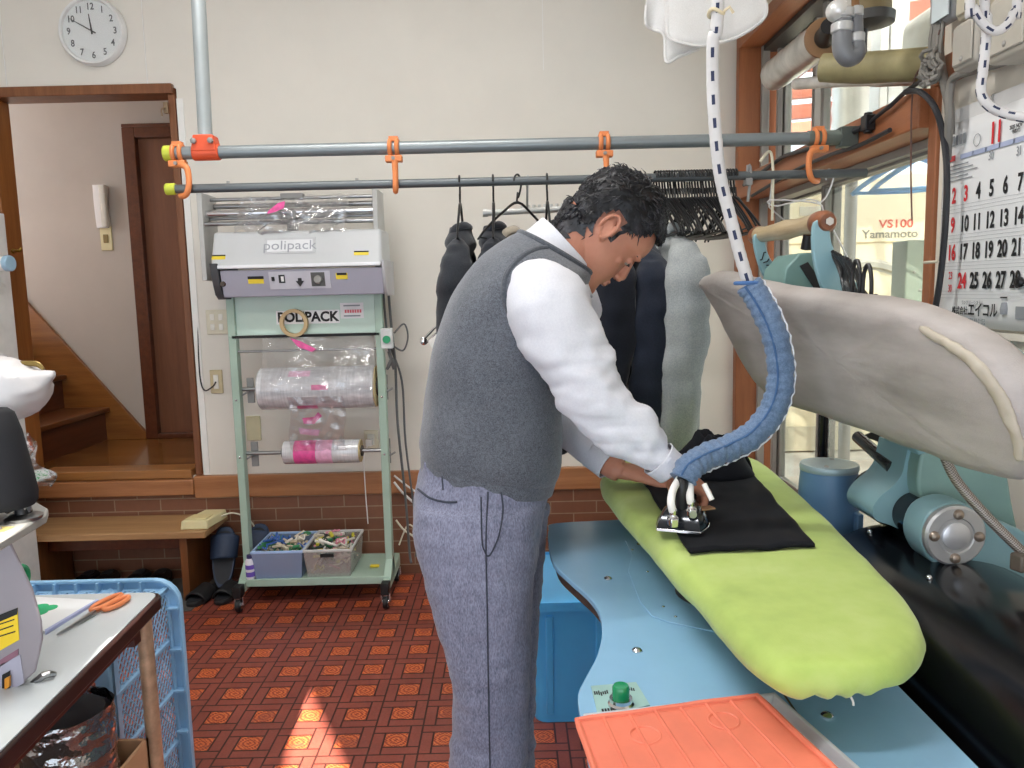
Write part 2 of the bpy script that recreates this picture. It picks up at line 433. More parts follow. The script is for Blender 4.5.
b = MB(); b.bb(BDX0, BDX0 + .075, HB - .03, HB + .06, DZ0, BDTOP); b.bb(BDX0 + .86, BDX0 + .93, HB - .03, HB + .06, DZ0, BDTOP); b.bb(BDX0, BDX0 + .93, HB - .03, HB + .06, BDTOP, BDTOP + .02); b.bb(BDX0 + .075, BDX0 + .86, HB - .03, HB + .06, BDTOP - .06, BDTOP); b.bb(BDX0 + .075, BDX0 + .86, HB - .03, HB + .06, DZ0, DZ0 + .03)
struct('trim_8', b, M_darkwood, bev=.004)
# staircase climbing to the left
st = thing('staircase', 'steep brown wooden staircase climbing left inside the hall', 'staircase', (-2.5, 4.3, DZ0))
x = at(108, 432, HB - .02).x; rz, tr = .205, .245
for k in range(6):
    x0 = x - k * tr; z0 = DZ0 + k * rz
    MB().bb(x0 - .02, x0, WB + .125, HB - .03, z0, z0 + rz - .03).build('riser', M_darkwood, st)
    MB().bb(x0 - tr - .02, x0 + .03, WB + .125, HB - .03, z0 + rz - .03, z0 + rz).build('tread', M_stairwood, st, bev=.006)
p = [at(146, 434, HB - .03), at(20, 296, HB - .03)]
dz = (p[1].z - p[0].z) / (p[1].x - p[0].x); x1 = -4.0; zt = p[0].z + dz * (x1 - p[0].x)
MB().prism([(p[0].x, HB - .035, DZ0), (p[0].x, HB - .035, p[0].z + .01), (x1, HB - .035, zt), (x1, HB - .035, DZ0)], (0, .03, 0)).build('stringer', M_stringer, st, bev=.003)

# ---------------------------------------------------------------- wooden step bench below the doorway
bn = thing('step_bench', 'low wooden step bench below the hall doorway', 'bench', (-1.75, 3.57, 0))
BT = at(130, 515.5, 3.725).z; bx0, bx1, by0, by1 = -2.34, -1.425, onz(130, 533.5, at(130, 515.5, 3.725).z).y, 3.725
MB().bb(bx0, bx1, by0, by1, BT - .032, BT).build('bench_top', M_benchwood, bn, bev=.004)
MB().bb(bx1 - .13, bx1 - .095, by0 + .02, by1 - .01, 0, BT - .032).build('side_panel', wood('bench_side', '#5c3317', '#7f4e28', 2), bn, bev=.003)
MB().bb(bx0 + .09, bx0 + .13, by0 + .02, by1 - .01, 0, BT - .032).build('side_panel', wood('bench_side2', '#5c3317', '#7f4e28', 2), bn, bev=.003)
MB().bb(bx0 + .12, bx1 - .13, by0 + .1, by0 + .12, BT - .11, BT - .032).build('apron', M_darkwood, bn, bev=.003)
# grey mat area under the bench
struct('floor_recess', MB().bb(-2.9, -1.47, 3.33, 3.732, -.02, .004), mat('grey_concrete', '#5d5a56', .8, var=.12, bump=.3))

# ---------------------------------------------------------------- window in the right wall
XI = WR - .04
# wood lining
struct('trim_9', MB().bb(XI, WR + .14, OY1 - .008, OY1 + .04, OZ0 - .03, OZ1 + .045), M_framewood, bev=.004)
struct('trim_10', MB().bb(XI, WR + .065, OY0 - .05, OY1 + .04, OZ1 - .008, OZ1 + .045), M_framewood_y, bev=.004)
struct('trim_17', MB().bb(WR + .065, WR + .20, OY0 - .02, OY1 - .012, OZ1 - .03, OZ1 + .02), mat('track_dark', '#3d3a37', .5), bev=.002)
struct('trim_11', MB().bb(WR - .012, WR + .035, OY0 - .04, OY0, OZ0, OZ1), M_framewood, bev=.004)
struct('trim_12', MB().bb(XI, WR + .14, OY0, OY1, 1.80, 1.90), M_framewood_y, bev=.004)
struct('trim_13', MB().bb(XI, WR + .14, OY0, OY1 - .008, OZ0 - .03, OZ0 + .008), M_framewood_y, bev=.004)
def sash(nm, y0, y1, z0, z1, X, w=.035, mull=()):
    f = MB()
    f.bb(X, X + .03, y0, y0 + w, z0, z1); f.bb(X, X + .03, y1 - w, y1, z0, z1); f.bb(X, X + .03, y0 + w, y1 - w, z0, z0 + w); f.bb(X, X + .03, y0 + w, y1 - w, z1 - w, z1)
    o = f.build(nm, M_alu, bev=.003, kind='structure')
    MB().bb(X + .012, X + .017, y0 + w, y1 - w, z0 + w, z1 - w).build('glass_pane', M_glass, o)
    return o
XG = WR + .10
ym = 3.04
sash('window_1', OY0, ym + .02, OZ0, 1.80, XG); sash('window_2', ym - .02, OY1 - .09, OZ0, 1.80, XG + .035)
sash('window_3', OY0, ym + .05, 1.92, OZ1, XG, .03); sash('window_4', ym + .2, OY1 - .09, 1.92, OZ1, XG + .035, .03)
# aluminium tracks and stacked sash stiles at the far jamb
b = MB()
for y, xx in ((OY1 - .02, XG - .04), (OY1 - .06, XG + .02), (OY1 - .10, XG + .035)): b.bb(xx, xx + .035, y - .012, y + .012, OZ0, OZ1)
b.bb(XG - .03, XG + .08, OY0, OY1, 1.775, 1.80); b.bb(XG - .03, XG + .08, OY0, OY1, 1.90, 1.925)
struct('trim_14', b, M_alu_dark, bev=.002)
# board and cable duct above the calendar
p0 = onx(946, 68, WR - .02); p1 = onx(1024, 35, WR - .02)
zb = (p0.z + p1.z) / 2
struct('trim_15', MB().bb(WR - .03, WR, .8, OY0 - .05, zb - .03, zb + .035), M_framewood_y, bev=.003)
struct('trim_16', MB().bb(WR - .018, WR, 1.2, OY0 - .05, 1.265, 1.28), M_wallpaper_old)
# front of the shop: header, side piers and an added sun-blocking awning; its glazing is open to the street
b = MB(); b.bb(WL - .1, WL + .25, WF - .1, WF, 0, 2.2); b.bb(WR - .15, WR + .18, WF - .1, WF, 0, 2.2)
struct('wall_front', b, M_wallpaper)
# header board; its three-cornered gap is invented, shaped to throw the floor's sun patch
SUN = V((.06, .793, -.608)).normalized()
def back(p, Y): return p - SUN * ((p.y - Y) / SUN.y)
tri = [onz(303, 681, 0), onz(284, 768, 0), onz(345, 768, 0)]
tri = [tri[0], tri[0] + (tri[1] - tri[0]) * 1.3, tri[0] + (tri[2] - tri[0]) * 1.3]
T = [back(q, WF - .02) for q in tri]
A_, B_, C_ = T; y0 = WF - .02; HZ = 2.2
b = MB()
b.prism([(WL - .1, y0, HZ), (B_.x, y0, HZ), (B_.x, y0, B_.z), (A_.x, y0, A_.z), (A_.x, y0, CZ), (WL - .1, y0, CZ)], (0, .02, 0))
b.prism([(C_.x, y0, HZ), (WR + .18, y0, HZ), (WR + .18, y0, CZ), (A_.x, y0, CZ), (A_.x, y0, A_.z), (C_.x, y0, C_.z)], (0, .02, 0))
b.prism([(B_.x, y0, HZ), (C_.x, y0, HZ), (C_.x, y0, C_.z), (B_.x, y0, B_.z)], (0, .02, 0))
struct('wall_front_sun_gap', b, M_wallpaper, smooth=False)
struct('roof_sun_blocker', MB().bb(WL - 2, WR + 3, -4.2, WF - .12, 2.24, 2.28), M_ceiling)  # unseen slab, added to keep direct sun out of the room

# ---------------------------------------------------------------- the yard behind the window
struct('ground_outside', MB().bb(WR + .18, 6, .2, 9, -.05, .45), mat('yard_concrete', '#b9b2a6', .9, var=.08))
M_poly = NT('polycarbonate_roof')
def poly():
    t = M_poly; tr = t.n('ShaderNodeBsdfTranslucent'); tr.inputs[0].default_value = (.75, .76, .77, 1)
    tp = t.n('ShaderNodeBsdfTransparent'); tp.inputs[0].default_value = (.5, .5, .5, 1); m = t.n('ShaderNodeMixShader'); m.inputs[0].default_value = .2
    t.l(tr.outputs[0], m.inputs[1]); t.l(tp.outputs[0], m.inputs[2]); t.l(m.outputs[0], t.out.inputs[0]); return t.m
b = MB(); b.grid(lambda u, v: (WR + .2 + 4.0 * u, .2 + 7.0 * v, 2.95 + .25 * u + .012 * math.sin(v * 7.0 / .07 * 2 * PI / 2)), 6, 400)
struct('roof_outside', b, poly())
M_rafter = wood('red_brown_rafter', '#8a4a38', '#a8624c', 0, .6)
b = MB()
for k in range(8):
    y = 2.0 + k * .85; b.hexa([(WR + .2, y, 2.78), (5, y, 3.03), (5, y + .06, 3.03), (WR + .2, y + .06, 2.78), (WR + .2, y, 2.9), (5, y, 3.15), (5, y + .06, 3.15), (WR + .2, y + .06, 2.9)])
for xx in (1.9, 2.9, 3.9): b.bb(xx, xx + .05, .3, 7.2, 2.72 + (xx - 1.3) * .06, 2.8 + (xx - 1.3) * .06)
struct('wall_outside_sun_blocker', MB().bb(WR + .2, 6, .1, .2, 0, 3.3), M_wallpaper_old)  # unseen wall, added to stop direct sun reaching the washing machine
struct('beam_outside', b, M_rafter)
struct('wall_outside', MB().bb(WR + .2, 6, 7.4, 7.5, 0, 2.2), mat('outside_wall', '#e8e6e0', .9))
#struct('wall_outside_side', MB().bb(3.4, 3.5, .2, 7.4, 0, 2.4), mat('outside_wall2', '#e4e0d6', .9))
# ---------------------------------------------------------------- wall clock
c = at(95, 33, WB); CRD = .153
ck = thing('wall_clock', 'round white wall clock with black numerals above the hall doorway', 'clock', (c.x, WB - .02, c.z))
MB().lathe([(CRD * .93, .0), (CRD, .008), (CRD * 1.0, .03), (CRD * .95, .042), (CRD * .9, .04), (CRD * .87, .026), (.0001, .024)], (c.x, WB, c.z), (0, -1, 0), 64).build('rim', mat('clock_rim', '#e6e6e4', .35), ck)
MB().lathe([(.0001, .0), (CRD * .88, .0), (CRD * .88, .002), (.0001, .002)], (c.x, WB - .0245, c.z), (0, -1, 0), 48).build('dial', mat('clock_dial', '#e9eceb', .6, var=.01), ck)
b = MB()
for h in range(1, 13):
    a = R(90 - 30 * h); rr = CRD * .70
    b.text(str(h), .042, frame((c.x + rr * math.cos(a), WB - .0275, c.z + rr * math.sin(a)), *FRONT), .0003, bold=.0006, sx=.85)
b.build('numerals', M_grey_ink if False else mat('clock_ink', '#4c5054', .6), ck, smooth=False)
def hand(nm, ang, L, w, m, y):
    a = R(90 - ang); d = V((math.cos(a), 0, math.sin(a))); n = V((-d.z, 0, d.x)); o = V((c.x, WB - y, c.z))
    MB().prism([o - d * L * .2 - n * w, o - d * L * .2 + n * w, o + d * L + n * w * .4, o + d * L - n * w * .4], (0, .001, 0)).build(nm, m, ck)
hand('hour_hand', -6 + 0, .075, .004, M_ink, .031); hand('minute_hand', 300, .11, .003, mat('clock_hand', '#3a3d40', .5), .033)
MB().lathe([(.0001, 0), (CRD * .88, 0), (CRD * .88, .0015), (.0001, .0015)], (c.x, WB - .038, c.z), (0, -1, 0), 48).build('cover_glass', film('clock_glass', '#ffffff', .1, 0, .03), ck)

# ---------------------------------------------------------------- hall: intercom handset on the wall
p = at(105, 218, HB); hx, hz = p.x, p.z
hz = at(105, 207, HB).z; ic = thing('intercom_handset', 'cream intercom handset on the hall wall left of the brown door', 'intercom', (hx, HB - .03, hz - .3))
b = MB(); b.loft([(V((hx - .005, HB - .022, hz - .125)), V((.032, 0, 0)), V((0, .02, 0))), (V((hx - .005, HB - .025, hz)), V((.034, 0, 0)), V((0, .024, 0))), (V((hx - .005, HB - .022, hz + .125)), V((.036, 0, 0)), V((0, .022, 0)))], 24, 4, n=5)
b.build('base', M_white, ic)
b = MB(); b.loft([(V((hx + .03, HB - .05, hz - .118)), V((.02, 0, 0)), V((0, .026, 0))), (V((hx + .03, HB - .058, hz)), V((.017, 0, 0)), V((0, .016, 0))), (V((hx + .03, HB - .05, hz + .118)), V((.021, 0, 0)), V((0, .026, 0)))], 20, 6, n=4)
b.build('handset', mat('handset', '#dcd8ca', .4), ic)
q = at(107, 238, HB)
MB().bb(q.x - .035, q.x + .035, HB - .012, HB, q.z - .075, q.z + .075).build('wall_plate', M_cream, ic, bev=.004)
MB().bb(q.x - .015, q.x + .015, HB - .018, HB - .012, q.z - .03, q.z + .02).build('jack', mat('brass_tone', '#8e7b4a', .4), ic, bev=.003)
# brass hook on the post
p = at(20, 251, WB - .04)
tag(MB().tube([p + V((-.03, .0, 0)), p + V((-.005, -.02, 0)), p + V((.012, -.024, .0)), p + V((.02, -.02, .014))], [.006, .007, .007, .004], 10, sub=4).ell(p + V((-.032, .002, 0)), (.012, .008, .012)).build('coat_hook', mat('brass', '#a0843c', .3, .9)), 'small brass hook on the left door post', 'hook')
p = at(166, 108, WB - .03)
tag(MB().box(p, (.02, .016, .05)).tube([p + V((0, -.01, .0)), p + V((-.012, -.022, -.012)), p + V((-.014, -.014, -.04))], .004, 8, sub=3).build('door_latch', mat('latch_metal', '#a08a70', .35, .7), bev=.002), 'small metal latch at the upper right of the doorway frame', 'latch')

# ---------------------------------------------------------------- white rack at the far left
pr = at(16, 330, 3.6)
rk = thing('storage_rack', 'white open rack beside the left door post', 'rack', (-2.6, 3.25, 0))
x1 = at(13, 300, 3.40).x; x0 = -2.98; zt = at(6, 208, 3.2).z
M_rack = mat('rack_white', '#e6e5e2', .45)
for xx in (x0, x1 - .025): MB().bb(xx, xx + .025, 3.20, 3.40, 0, zt).build('side_panel', M_rack, rk, bev=.003)
zs = [.1, at(10, 400, 3.2).z, at(12, 333, 3.2).z, at(10, 274, 3.2).z, zt - .02]
for z in zs: MB().bb(x0 + .025, x1 - .025, 3.20, 3.40, z - .012, z + .012).build('shelf_board', M_rack, rk, bev=.002)
MB().bb(x0 + .02, x1 - .02, 3.39, 3.40, .05, zt).build('back_panel', M_rack, rk)
z = at(6, 247, 3.12).z; x = at(7, 247, 3.24).x
t_ = thing('plastic_tube', 'white tube with a pale blue cap lying in the left rack', 'tube', (x - .1, 3.25, zs[3] + .012))
zc = zs[3] + .012 + .033
MB().cyl((x - .22, 3.26, zc), (x - .01, 3.24, zc), .031).build('body', M_white, t_, bev=.003)
MB().cyl((x - .012, 3.24, zc), (x + .012, 3.238, zc), .033).build('cap', mat('pale_blue_cap', '#9fc0d6', .4), t_, bev=.004)

# ---------------------------------------------------------------- switch plates and outlets
def plate(nm, label, px0, py0, px1, py1, cells, col=None, Y=WB):
    a = at(px0, py0, Y); d = at(px1, py1, Y); t_ = thing(nm, label, 'switch' if 'switch' in nm else 'outlet', ((a.x + d.x) / 2, Y, d.z))
    MB().bb(a.x, d.x, Y - .01, Y, d.z, a.z).build('face_plate', col or M_cream_pl, t_, bev=.003)
    w = (d.x - a.x); h = a.z - d.z
    for (u, v, du, dv) in cells: MB().bb(a.x + w * (u - du), a.x + w * (u + du), Y - .016, Y - .01, d.z + h * (v - dv), d.z + h * (v + dv)).build('rocker' if 'switch' in nm else 'socket', M_white2, t_, bev=.002)
    return t_, V(((a.x + d.x) / 2, Y - .016, (a.z + d.z) / 2))
M_cream_pl = mat('plate_cream', '#ddd6c0', .4); M_white2 = mat('plate_white', '#efece2', .35)
plate('light_switch', 'cream double light switch plate left of the packing machine', 206, 310, 229, 334, [(u, v, .1, .13) for u in (.3, .7) for v in (.3, .7)])
t_, o = plate('wall_outlet', 'cream wall outlet with a black cord below the light switch', 210, 370, 224, 393, [(.5, .5, .2, .3)], mat('plate_beige', '#cdbd97', .45))
MB().tube([o, o + V((-.01, -.015, -.02)), o + V((-.05, -.01, -.04)), o + V((-.075, .005, .0)), o + V((-.078, .008, .12)), o + V((-.07, .012, .3))], .0035, 8, sub=6).build('cord', mat('cord_dark', '#3b3a38', .6), t_)
plate('blank_plate', 'cream blank wall plate behind the film roll stand', 246, 416, 262, 440, [], mat('plate_khaki', '#cfc9a6', .5))
t_, o = plate('wall_outlet', 'cream wall outlet with a white plug behind the small film roll', 364, 430, 379, 448, [(.5, .5, .25, .3)], M_cream_pl)
MB().box(o + V((-.005, -.02, -.01)), (.03, .04, .03)).tube([o + V((-.01, -.03, -.02)), o + V((-.03, -.04, -.08)), o + V((-.035, -.02, -.25)), o + V((-.03, -.02, -.42))], .003, 8, sub=6).build('plug', M_white, t_, bev=.003)

# ---------------------------------------------------------------- things at the bench
p = onz(197, 520, BT)
t_ = thing('junction_box', 'cream plastic box with a cable on the right end of the bench', 'box', (p.x, 3.57, BT))
b = MB(); bxm = p.x + .06
b.hexa([(bxm - .075, 3.46, BT), (bxm + .055, 3.46, BT), (bxm + .075, 3.66, BT), (bxm - .035, 3.66, BT), (bxm - .07, 3.465, BT + .042), (bxm + .05, 3.465, BT + .042), (bxm + .07, 3.655, BT + .042), (bxm - .03, 3.655, BT + .042)])
b.build('body', M_cream, t_, bev=.006)
MB().hexa([(bxm - .06, 3.475, BT + .0425), (bxm + .042, 3.475, BT + .0425), (bxm + .05, 3.56, BT + .0425), (bxm - .046, 3.56, BT + .0425), (bxm - .056, 3.48, BT + .049), (bxm + .038, 3.48, BT + .049), (bxm + .046, 3.555, BT + .049), (bxm - .042, 3.555, BT + .049)]).build('cover', mat('cream_cover', '#dccf9a', .45), t_, bev=.003)
MB().tube([(bxm + .06, 3.6, BT + .02), (bxm + .12, 3.62, BT + .03), (bxm + .18, 3.66, BT - .02), (bxm + .2, 3.70, BT - .12), (bxm + .2, 3.715, .02)], .004, 8, sub=6).build('cable', M_cream_pl, t_)

# slippers
M_slide = mat('black_rubber', '#1d1d1f', .6, bump=.1); M_slipper = mat('navy_slipper', '#27364f', .6, var=.12, bump=.2); M_insole = mat('dark_insole', '#23262c', .7)
def slipper(name, label, cat_, group, ms, mi):
    """built flat at the origin, toe towards +Y"""
    root = thing(name, label, cat_, (0, 0, 0), group)
    L = .265
    def w(t): return .034 + .014 * math.sin(PI * min(1, t * .9 + .1)) ** 1 * (0.4 + .9 * t)
    o = []
    for k in range(28):
        a = 2 * PI * k / 28; y = -L / 2 * math.cos(a); t = (y + L / 2) / L
        xx = math.sin(a); o.append(V((math.copysign(abs(xx) ** .7, xx) * (.035 + .013 * t), y, 0)))
    b = MB(); b.rings([[q * .96 for q in o], [q + V((0, 0, .008)) for q in o], [q + V((0, 0, .02)) for q in o], [q * .97 + V((0, 0, .024)) for q in o]]); b.build('sole', ms, root)
    MB().rings([[q * .86 + V((0, 0, .0242)) for q in o], [q * .86 + V((0, 0, .026)) for q in o]]).build('insole', mi, root)
    def arch(u, v):
        y = -.005 + .09 * v; a = PI * u; wv = .045 + .004 * v; h = .055 - .012 * v
        return (-math.cos(a) * wv, y + .012 * math.sin(a) * (1 if v > .5 else -.5), .012 + math.sin(a) * h)
    MB().grid(arch, 20, 8).build('strap', ms, root, solid=.006)
    return root
sl = slipper('slide_sandal', 'black slide sandal on the floor, left one of the pair by the bench', 'sandal', 'black slides on the floor', M_slide, M_insole)
p = onz(206, 597, 0); sl.location = (p.x, p.y, .001); sl.rotation_euler = (0, 0, R(170))
p2 = onz(229, 595, 0); dup(sl, (p2.x + .01, p2.y + .0, .001), R(176), 'black slide sandal on the floor, right one of the pair beside the green caster stand')
ns = slipper('house_slipper', 'navy slipper leaning on the bench side, left of the green stand post', 'slipper', 'navy slippers leaning on the wall', M_slipper, M_insole)
pa = at(226, 552, 3.62); ns.location = (pa.x, 3.60, .15); ns.scale = (1.3, 1.12, 1.1); ns.rotation_euler = (R(62), 0, R(8))
ns2 = dup(ns, (at(259, 545, 3.66).x, 3.64, .15), (R(64), 0, R(-6)), 'navy slipper leaning on the brick wall, right behind the green stand post')

# dark leather shoes under the bench
def shoe(name, label, cat_, group, m):
    root = thing(name, label, cat_, (0, 0, 0), group)
    prof = [(-.135, .033, .01, .06), (-.12, .036, .01, .075), (-.08, .036, .01, .075), (-.03, .035, .01, .078), (.01, .038, .01, .068), (.06, .046, .01, .05), (.1, .044, .01, .042), (.13, .03, .01, .034), (.142, .012, .012, .026)]
    rg = [(V((0, y, (z0 + z1) / 2)), V((w, 0, 0)), V((0, 0, (z1 - z0) / 2))) for y, w, z0, z1 in prof]
    MB().loft(rg, 24, 4, n=2.6).build('upper', m, root)
    rg = [(V((0, y, .006)), V((w * 1.05, 0, 0)), V((0, 0, .007))) for y, w, z0, z1 in prof]
    MB().loft(rg, 24, 3, n=4).build('sole', M_black, root)
    MB().ell((0, -.075, .074), (.026, .045, .006)).build('opening', M_ink, root)
    return root
M_leather = mat('black_leather', '#131417', .25, var=.1)
xs = [-2.20, -2.10, -1.95, -1.84]
lb = ['black leather shoe under the bench, first from the left', 'black leather shoe under the bench, second from the left', 'black leather shoe under the bench, third from the left', 'black leather shoe under the bench, fourth from the left']
s0 = shoe('leather_shoe', lb[0], 'shoe', 'shoes under the bench', M_leather)
for i in range(4):
    o = s0 if i == 0 else dup(s0, (0, 0, 0), 0, lb[i])
    o.location = (xs[i] + .1, 3.56, .004); o.rotation_euler = (0, 0, R(178 + 4 * (i % 2)))

# ---------------------------------------------------------------- work table at the lower left
TZ = .72
cR = onz(165, 591, TZ); cF = onz(0, 757, TZ)
tx1 = cR.x; ty1 = cR.y
wt = thing('work_table', 'white-topped work table with dark edge in the lower left', 'table', (-1.2, 1.2, 0))
sl_ = (cF.x - cR.x) / (cF.y - cR.y)
def rx(y): return tx1 + sl_ * (y - ty1)
yn = .25
def rrect(x0, y0, x1a, y1, x1b, r=.03):   # corner at far right rounded
    pts = [V((x0, y0, 0)), V((x1b, y0, 0))]
    for k in range(7):
        a = PI / 2 * k / 6; pts.append(V((x1a - r + r * math.cos(a), y1 - r + r * math.sin(a), 0)))
    pts.append(V((x0, y1 + .0, 0))); return pts
o = rrect(-2.1, yn, tx1, ty1, rx(yn))
MB().prism([q + V((0, 0, TZ - .034)) for q in o], (0, 0, .032)).build('edge_band', mat('dark_edge', '#2a1512', .35), wt, bev=.004)
o2 = rrect(-2.1, yn + .002, tx1 - .008, ty1 - .008, rx(yn) - .008)
MB().prism([q + V((0, 0, TZ - .002)) for q in o2], (0, 0, .0025)).build('table_top', mat('white_laminate', '#ccd3d6', .25, var=.02), wt)
MB().bb(-2.0, tx1 - .03, ty1 - .1, ty1 - .07, TZ - .09, TZ - .034).build('rail', mat('red_brown_rail', '#4a1f18', .4), wt)
MB().prism([(rx(yn) - .03, yn, TZ - .07), (tx1 - .03, ty1 - .07, TZ - .07), (tx1 - .055, ty1 - .07, TZ - .07), (rx(yn) - .055, yn, TZ - .07)], (0, 0, .036)).build('rail', mat('red_brown_rail2', '#4a1f18', .4), wt)
M_copper = mat('copper_leg', '#c4a284', .35, .3, var=.15, vs=25)
p = at(152, 620, ty1 - .07)
MB().cyl((tx1 - .03, ty1 - .05, 0), (tx1 - .03, ty1 - .05, TZ - .034), .017).build('leg', M_copper, wt)
MB().cyl((-2.0, ty1 - .06, 0), (-2.0, ty1 - .06, TZ - .034), .017).build('leg', M_copper, wt)
MB().cyl((rx(.35) - .05, .35, 0), (rx(.35) - .05, .35, TZ - .034), .017).build('leg', M_copper, wt)

# scissors
sc = thing('scissors', 'orange-handled scissors lying open on the white table', 'scissors', onz(95, 615, TZ))
pt = onz(57, 638, TZ); pj = onz(90, 618, TZ); ph = onz(120, 603, TZ)
d = (ph - pt).normalized(); n_ = V((-d.y, d.x, 0)); zz = V((0, 0, .004))
for s_ in (1, -1):
    off = n_ * .004 * s_
    MB().prism([pt + zz, pj + zz + n_ * .007 * s_, pj + zz + d * .03 + n_ * .006 * s_, pj + zz - n_ * .003 * s_], (0, 0, .002 + .0015 * (s_ + 1))).build('blade', M_steel, sc)
    cen = pj + d * .065 + n_ * (.013 * s_) + V((0, 0, .008)); loop = []
    for k in range(20):
        a = 2 * PI * k / 20; loop.append(cen + d * (.04 + .004 * s_) * math.cos(a) + n_ * .0125 * math.sin(a))
    MB().tube(loop, .0055, 10, loop=True).build('handle', mat('orange_plastic', '#e88a58', .45), sc)
# papers with a green clover
pp = [onz(26, 596, TZ), onz(98, 601, TZ), onz(60, 632, TZ), onz(30, 640, TZ)]
pc = thing('paper_sheet', 'white paper sheet with a green clover print on the work table', 'paper', pp[0])
q = [onz(22, 598, TZ), onz(97, 602, TZ), onz(45, 633, TZ), onz(-12, 628, TZ)]
MB().prism([v + V((0, 0, .001)) for v in q], (0, 0, .004)).build('sheet', mat('paper', '#eceef0', .6, var=.01), pc)
MB().prism([q[1] + V((0, 0, .001)), q[1] + V((.006, -.004, .001)), q[2] + V((.008, -.012, .001)), q[2] + V((0, 0, .001))], (0, 0, .006)).build('edge', mat('lilac_edge', '#aab2d8', .5), pc)
b = MB(); ce = onz(40, 612, TZ) + V((0, 0, .0052))
for k in range(4):
    a = PI / 2 * k + .5; e = ce + V((math.cos(a), math.sin(a), 0)) * .018
    b.prism([e + V((.017 * math.cos(t), .017 * math.sin(t), 0)) for t in [2 * PI * j / 16 for j in range(16)]], (0, 0, .0006 + .0001 * k))
b.build('clover', mat('clover_green', '#2fae74', .6), pc)
# roll of green tape beside the grey machine
p = onz(22, 590, TZ)
tag(MB().tube([p + V((.0, .026 * math.cos(t), .03 + .026 * math.sin(t))) for t in [2 * PI * j / 28 for j in range(28)]], .007, 8, loop=True).build('tape_roll', mat('green_tape', '#2f9a66', .4)), 'green tape roll standing behind the grey machine', 'tape')

# grey marking machine on the table (only its right cheek is in view)
gm = thing('label_machine', 'grey machine with a yellow caution label at the left edge on the work table', 'machine', (-1.0, 1.1, TZ))
GY = 1.30
M_gm = mat('machine_mauve_grey', '#938c92', .45, var=.02)
sil = [(-70, 690), (0, 722), (24, 700), (37, 672), (44, 640), (43, 622), (34, 590), (20, 560), (8, 535), (-5, 520), (-70, 500)]
def gp(px, py, Y): q = at(px, py, Y); return q
pts = [gp(*q, GY) for q in sil]; zmin = min(q.z for q in pts)
pts = [V((q.x, q.y, max(q.z, TZ + .003) )) for q in pts]
MB().prism(pts, (-.13, .14, 0)).build('housing', M_gm, gm, bev=.006)
yf = GY - .0015
def patch(poly, nm, m, dy=0.0, ext=.0015):
    return MB().prism([at(px_, py_, yf - dy) for px_, py_ in poly], (0, ext, 0)).build(nm, m, gm, smooth=False)
patch([(-8, 618), (17, 608), (19, 640), (-8, 655)], 'caution_label', mat('yellow_label', '#eecb22', .5))
patch([(-8, 618), (17, 608), (17, 614.5), (-8, 625)], 'label_header', M_ink, .0008)
b = MB()
for k, (y_, L_) in enumerate(((627, 14), (633, 13), (639, 15))):
    b.prism([at(-4, y_ - 2 , yf - .001), at(L_, y_ - 8, yf - .001), at(L_, y_ - 6.8, yf - .001), at(-4, y_ - .8, yf - .001)], (0, .001, 0))
b.build('label_text', M_ink, gm, smooth=False)
patch([(0, 660), (18, 649), (18, 655), (0, 667)], 'small_label', mat('mauve_label', '#8a5f70', .5))
patch([(-6, 668), (20, 655), (24, 683), (-6, 700)], 'switch_panel', mat('panel_lilac', '#a9a7b8', .35), .0)
patch([(2, 675), (9, 671.5), (9, 692), (2, 696)], 'switch_bezel', M_black, .004, .004)
patch([(4.5, 679), (9, 676.5), (9, 687), (4.5, 690)], 'rocker_switch', mat('amber_switch', '#d8902c', .35), .008, .005)
patch([(-6, 706), (23, 690), (22, 697), (-6, 716)], 'red_label', mat('label_red', '#d86868', .5), .001)
p0 = onz(40, 690, TZ)
MB().tube([at(24, 690, GY + .02), p0 + V((-.01, .03, .012)), p0 + V((.0, .045, .006))], [.004, .007, .005], 8, sub=3).build('lead', M_steel, gm)

# grey arm with a black cone form and a film-wrapped pad on it (sleeve press at the left edge)
sp_ = thing('sleeve_press', 'grey press arm with a black cone at the left edge above the table', 'press', (-1.25, 1.45, TZ))
AY = 1.42
top = [at(-70, 545, AY), at(-70, 500, AY + .12), at(36, 497, AY + .12), at(49, 508, AY + .06), at(46, 516, AY), at(0, 540, AY - .1)]
zt = at(48, 510, AY).z
top = [onz(-110, 560, zt), onz(-110, 500, zt), onz(34, 500, zt), onz(48, 508, zt), onz(46, 514, zt), onz(0, 541, zt), onz(-40, 562, zt)]
MB().prism([q - V((0, 0, .018)) for q in top], (0, 0, .018)).build('arm_plate', mat('arm_grey', '#a9a8a4', .4), sp_, bev=.004)
q = onz(3, 532, zt); q2 = onz(15, 527, zt)
MB().prism([q + V((-.04, .0, .0002)), q + V((0, 0, .0002)), q2 + V((0, 0, .0002)), q2 + V((-.045, .005, .0002))], (0, 0, .0006)).build('arm_label', mat('arm_label', '#cdbd78', .5), sp_)
q = onz(24, 519, zt)
MB().lathe([(.03, 0), (.032, .006), (.022, .01), (.014, .012), (.014, .05), (.02, .052)], q, (0, 0, 1), 28).build('post', M_steel, sp_)
ct = at(-2, 412, q.y); cb = at(10, 500, q.y); 
a_ = at(20, 506, q.y); 
ax = (at(-6, 412, q.y) - at(8, 508, q.y)).normalized()
base = at(7, 505, q.y)
Lc = (at(-6, 412, q.y) - at(8, 508, q.y)).length
MB().lathe([(.0001, -.004), (.044, -.004), (.05, .004), (.052, .02), (.047, Lc * .4), (.04, Lc * .75), (.032, Lc * .95), (.022, Lc), (.0001, Lc + .003)], base, ax, 36).build('cone_form', mat('black_felt', '#1c1d22', .8, bump=.1), sp_)
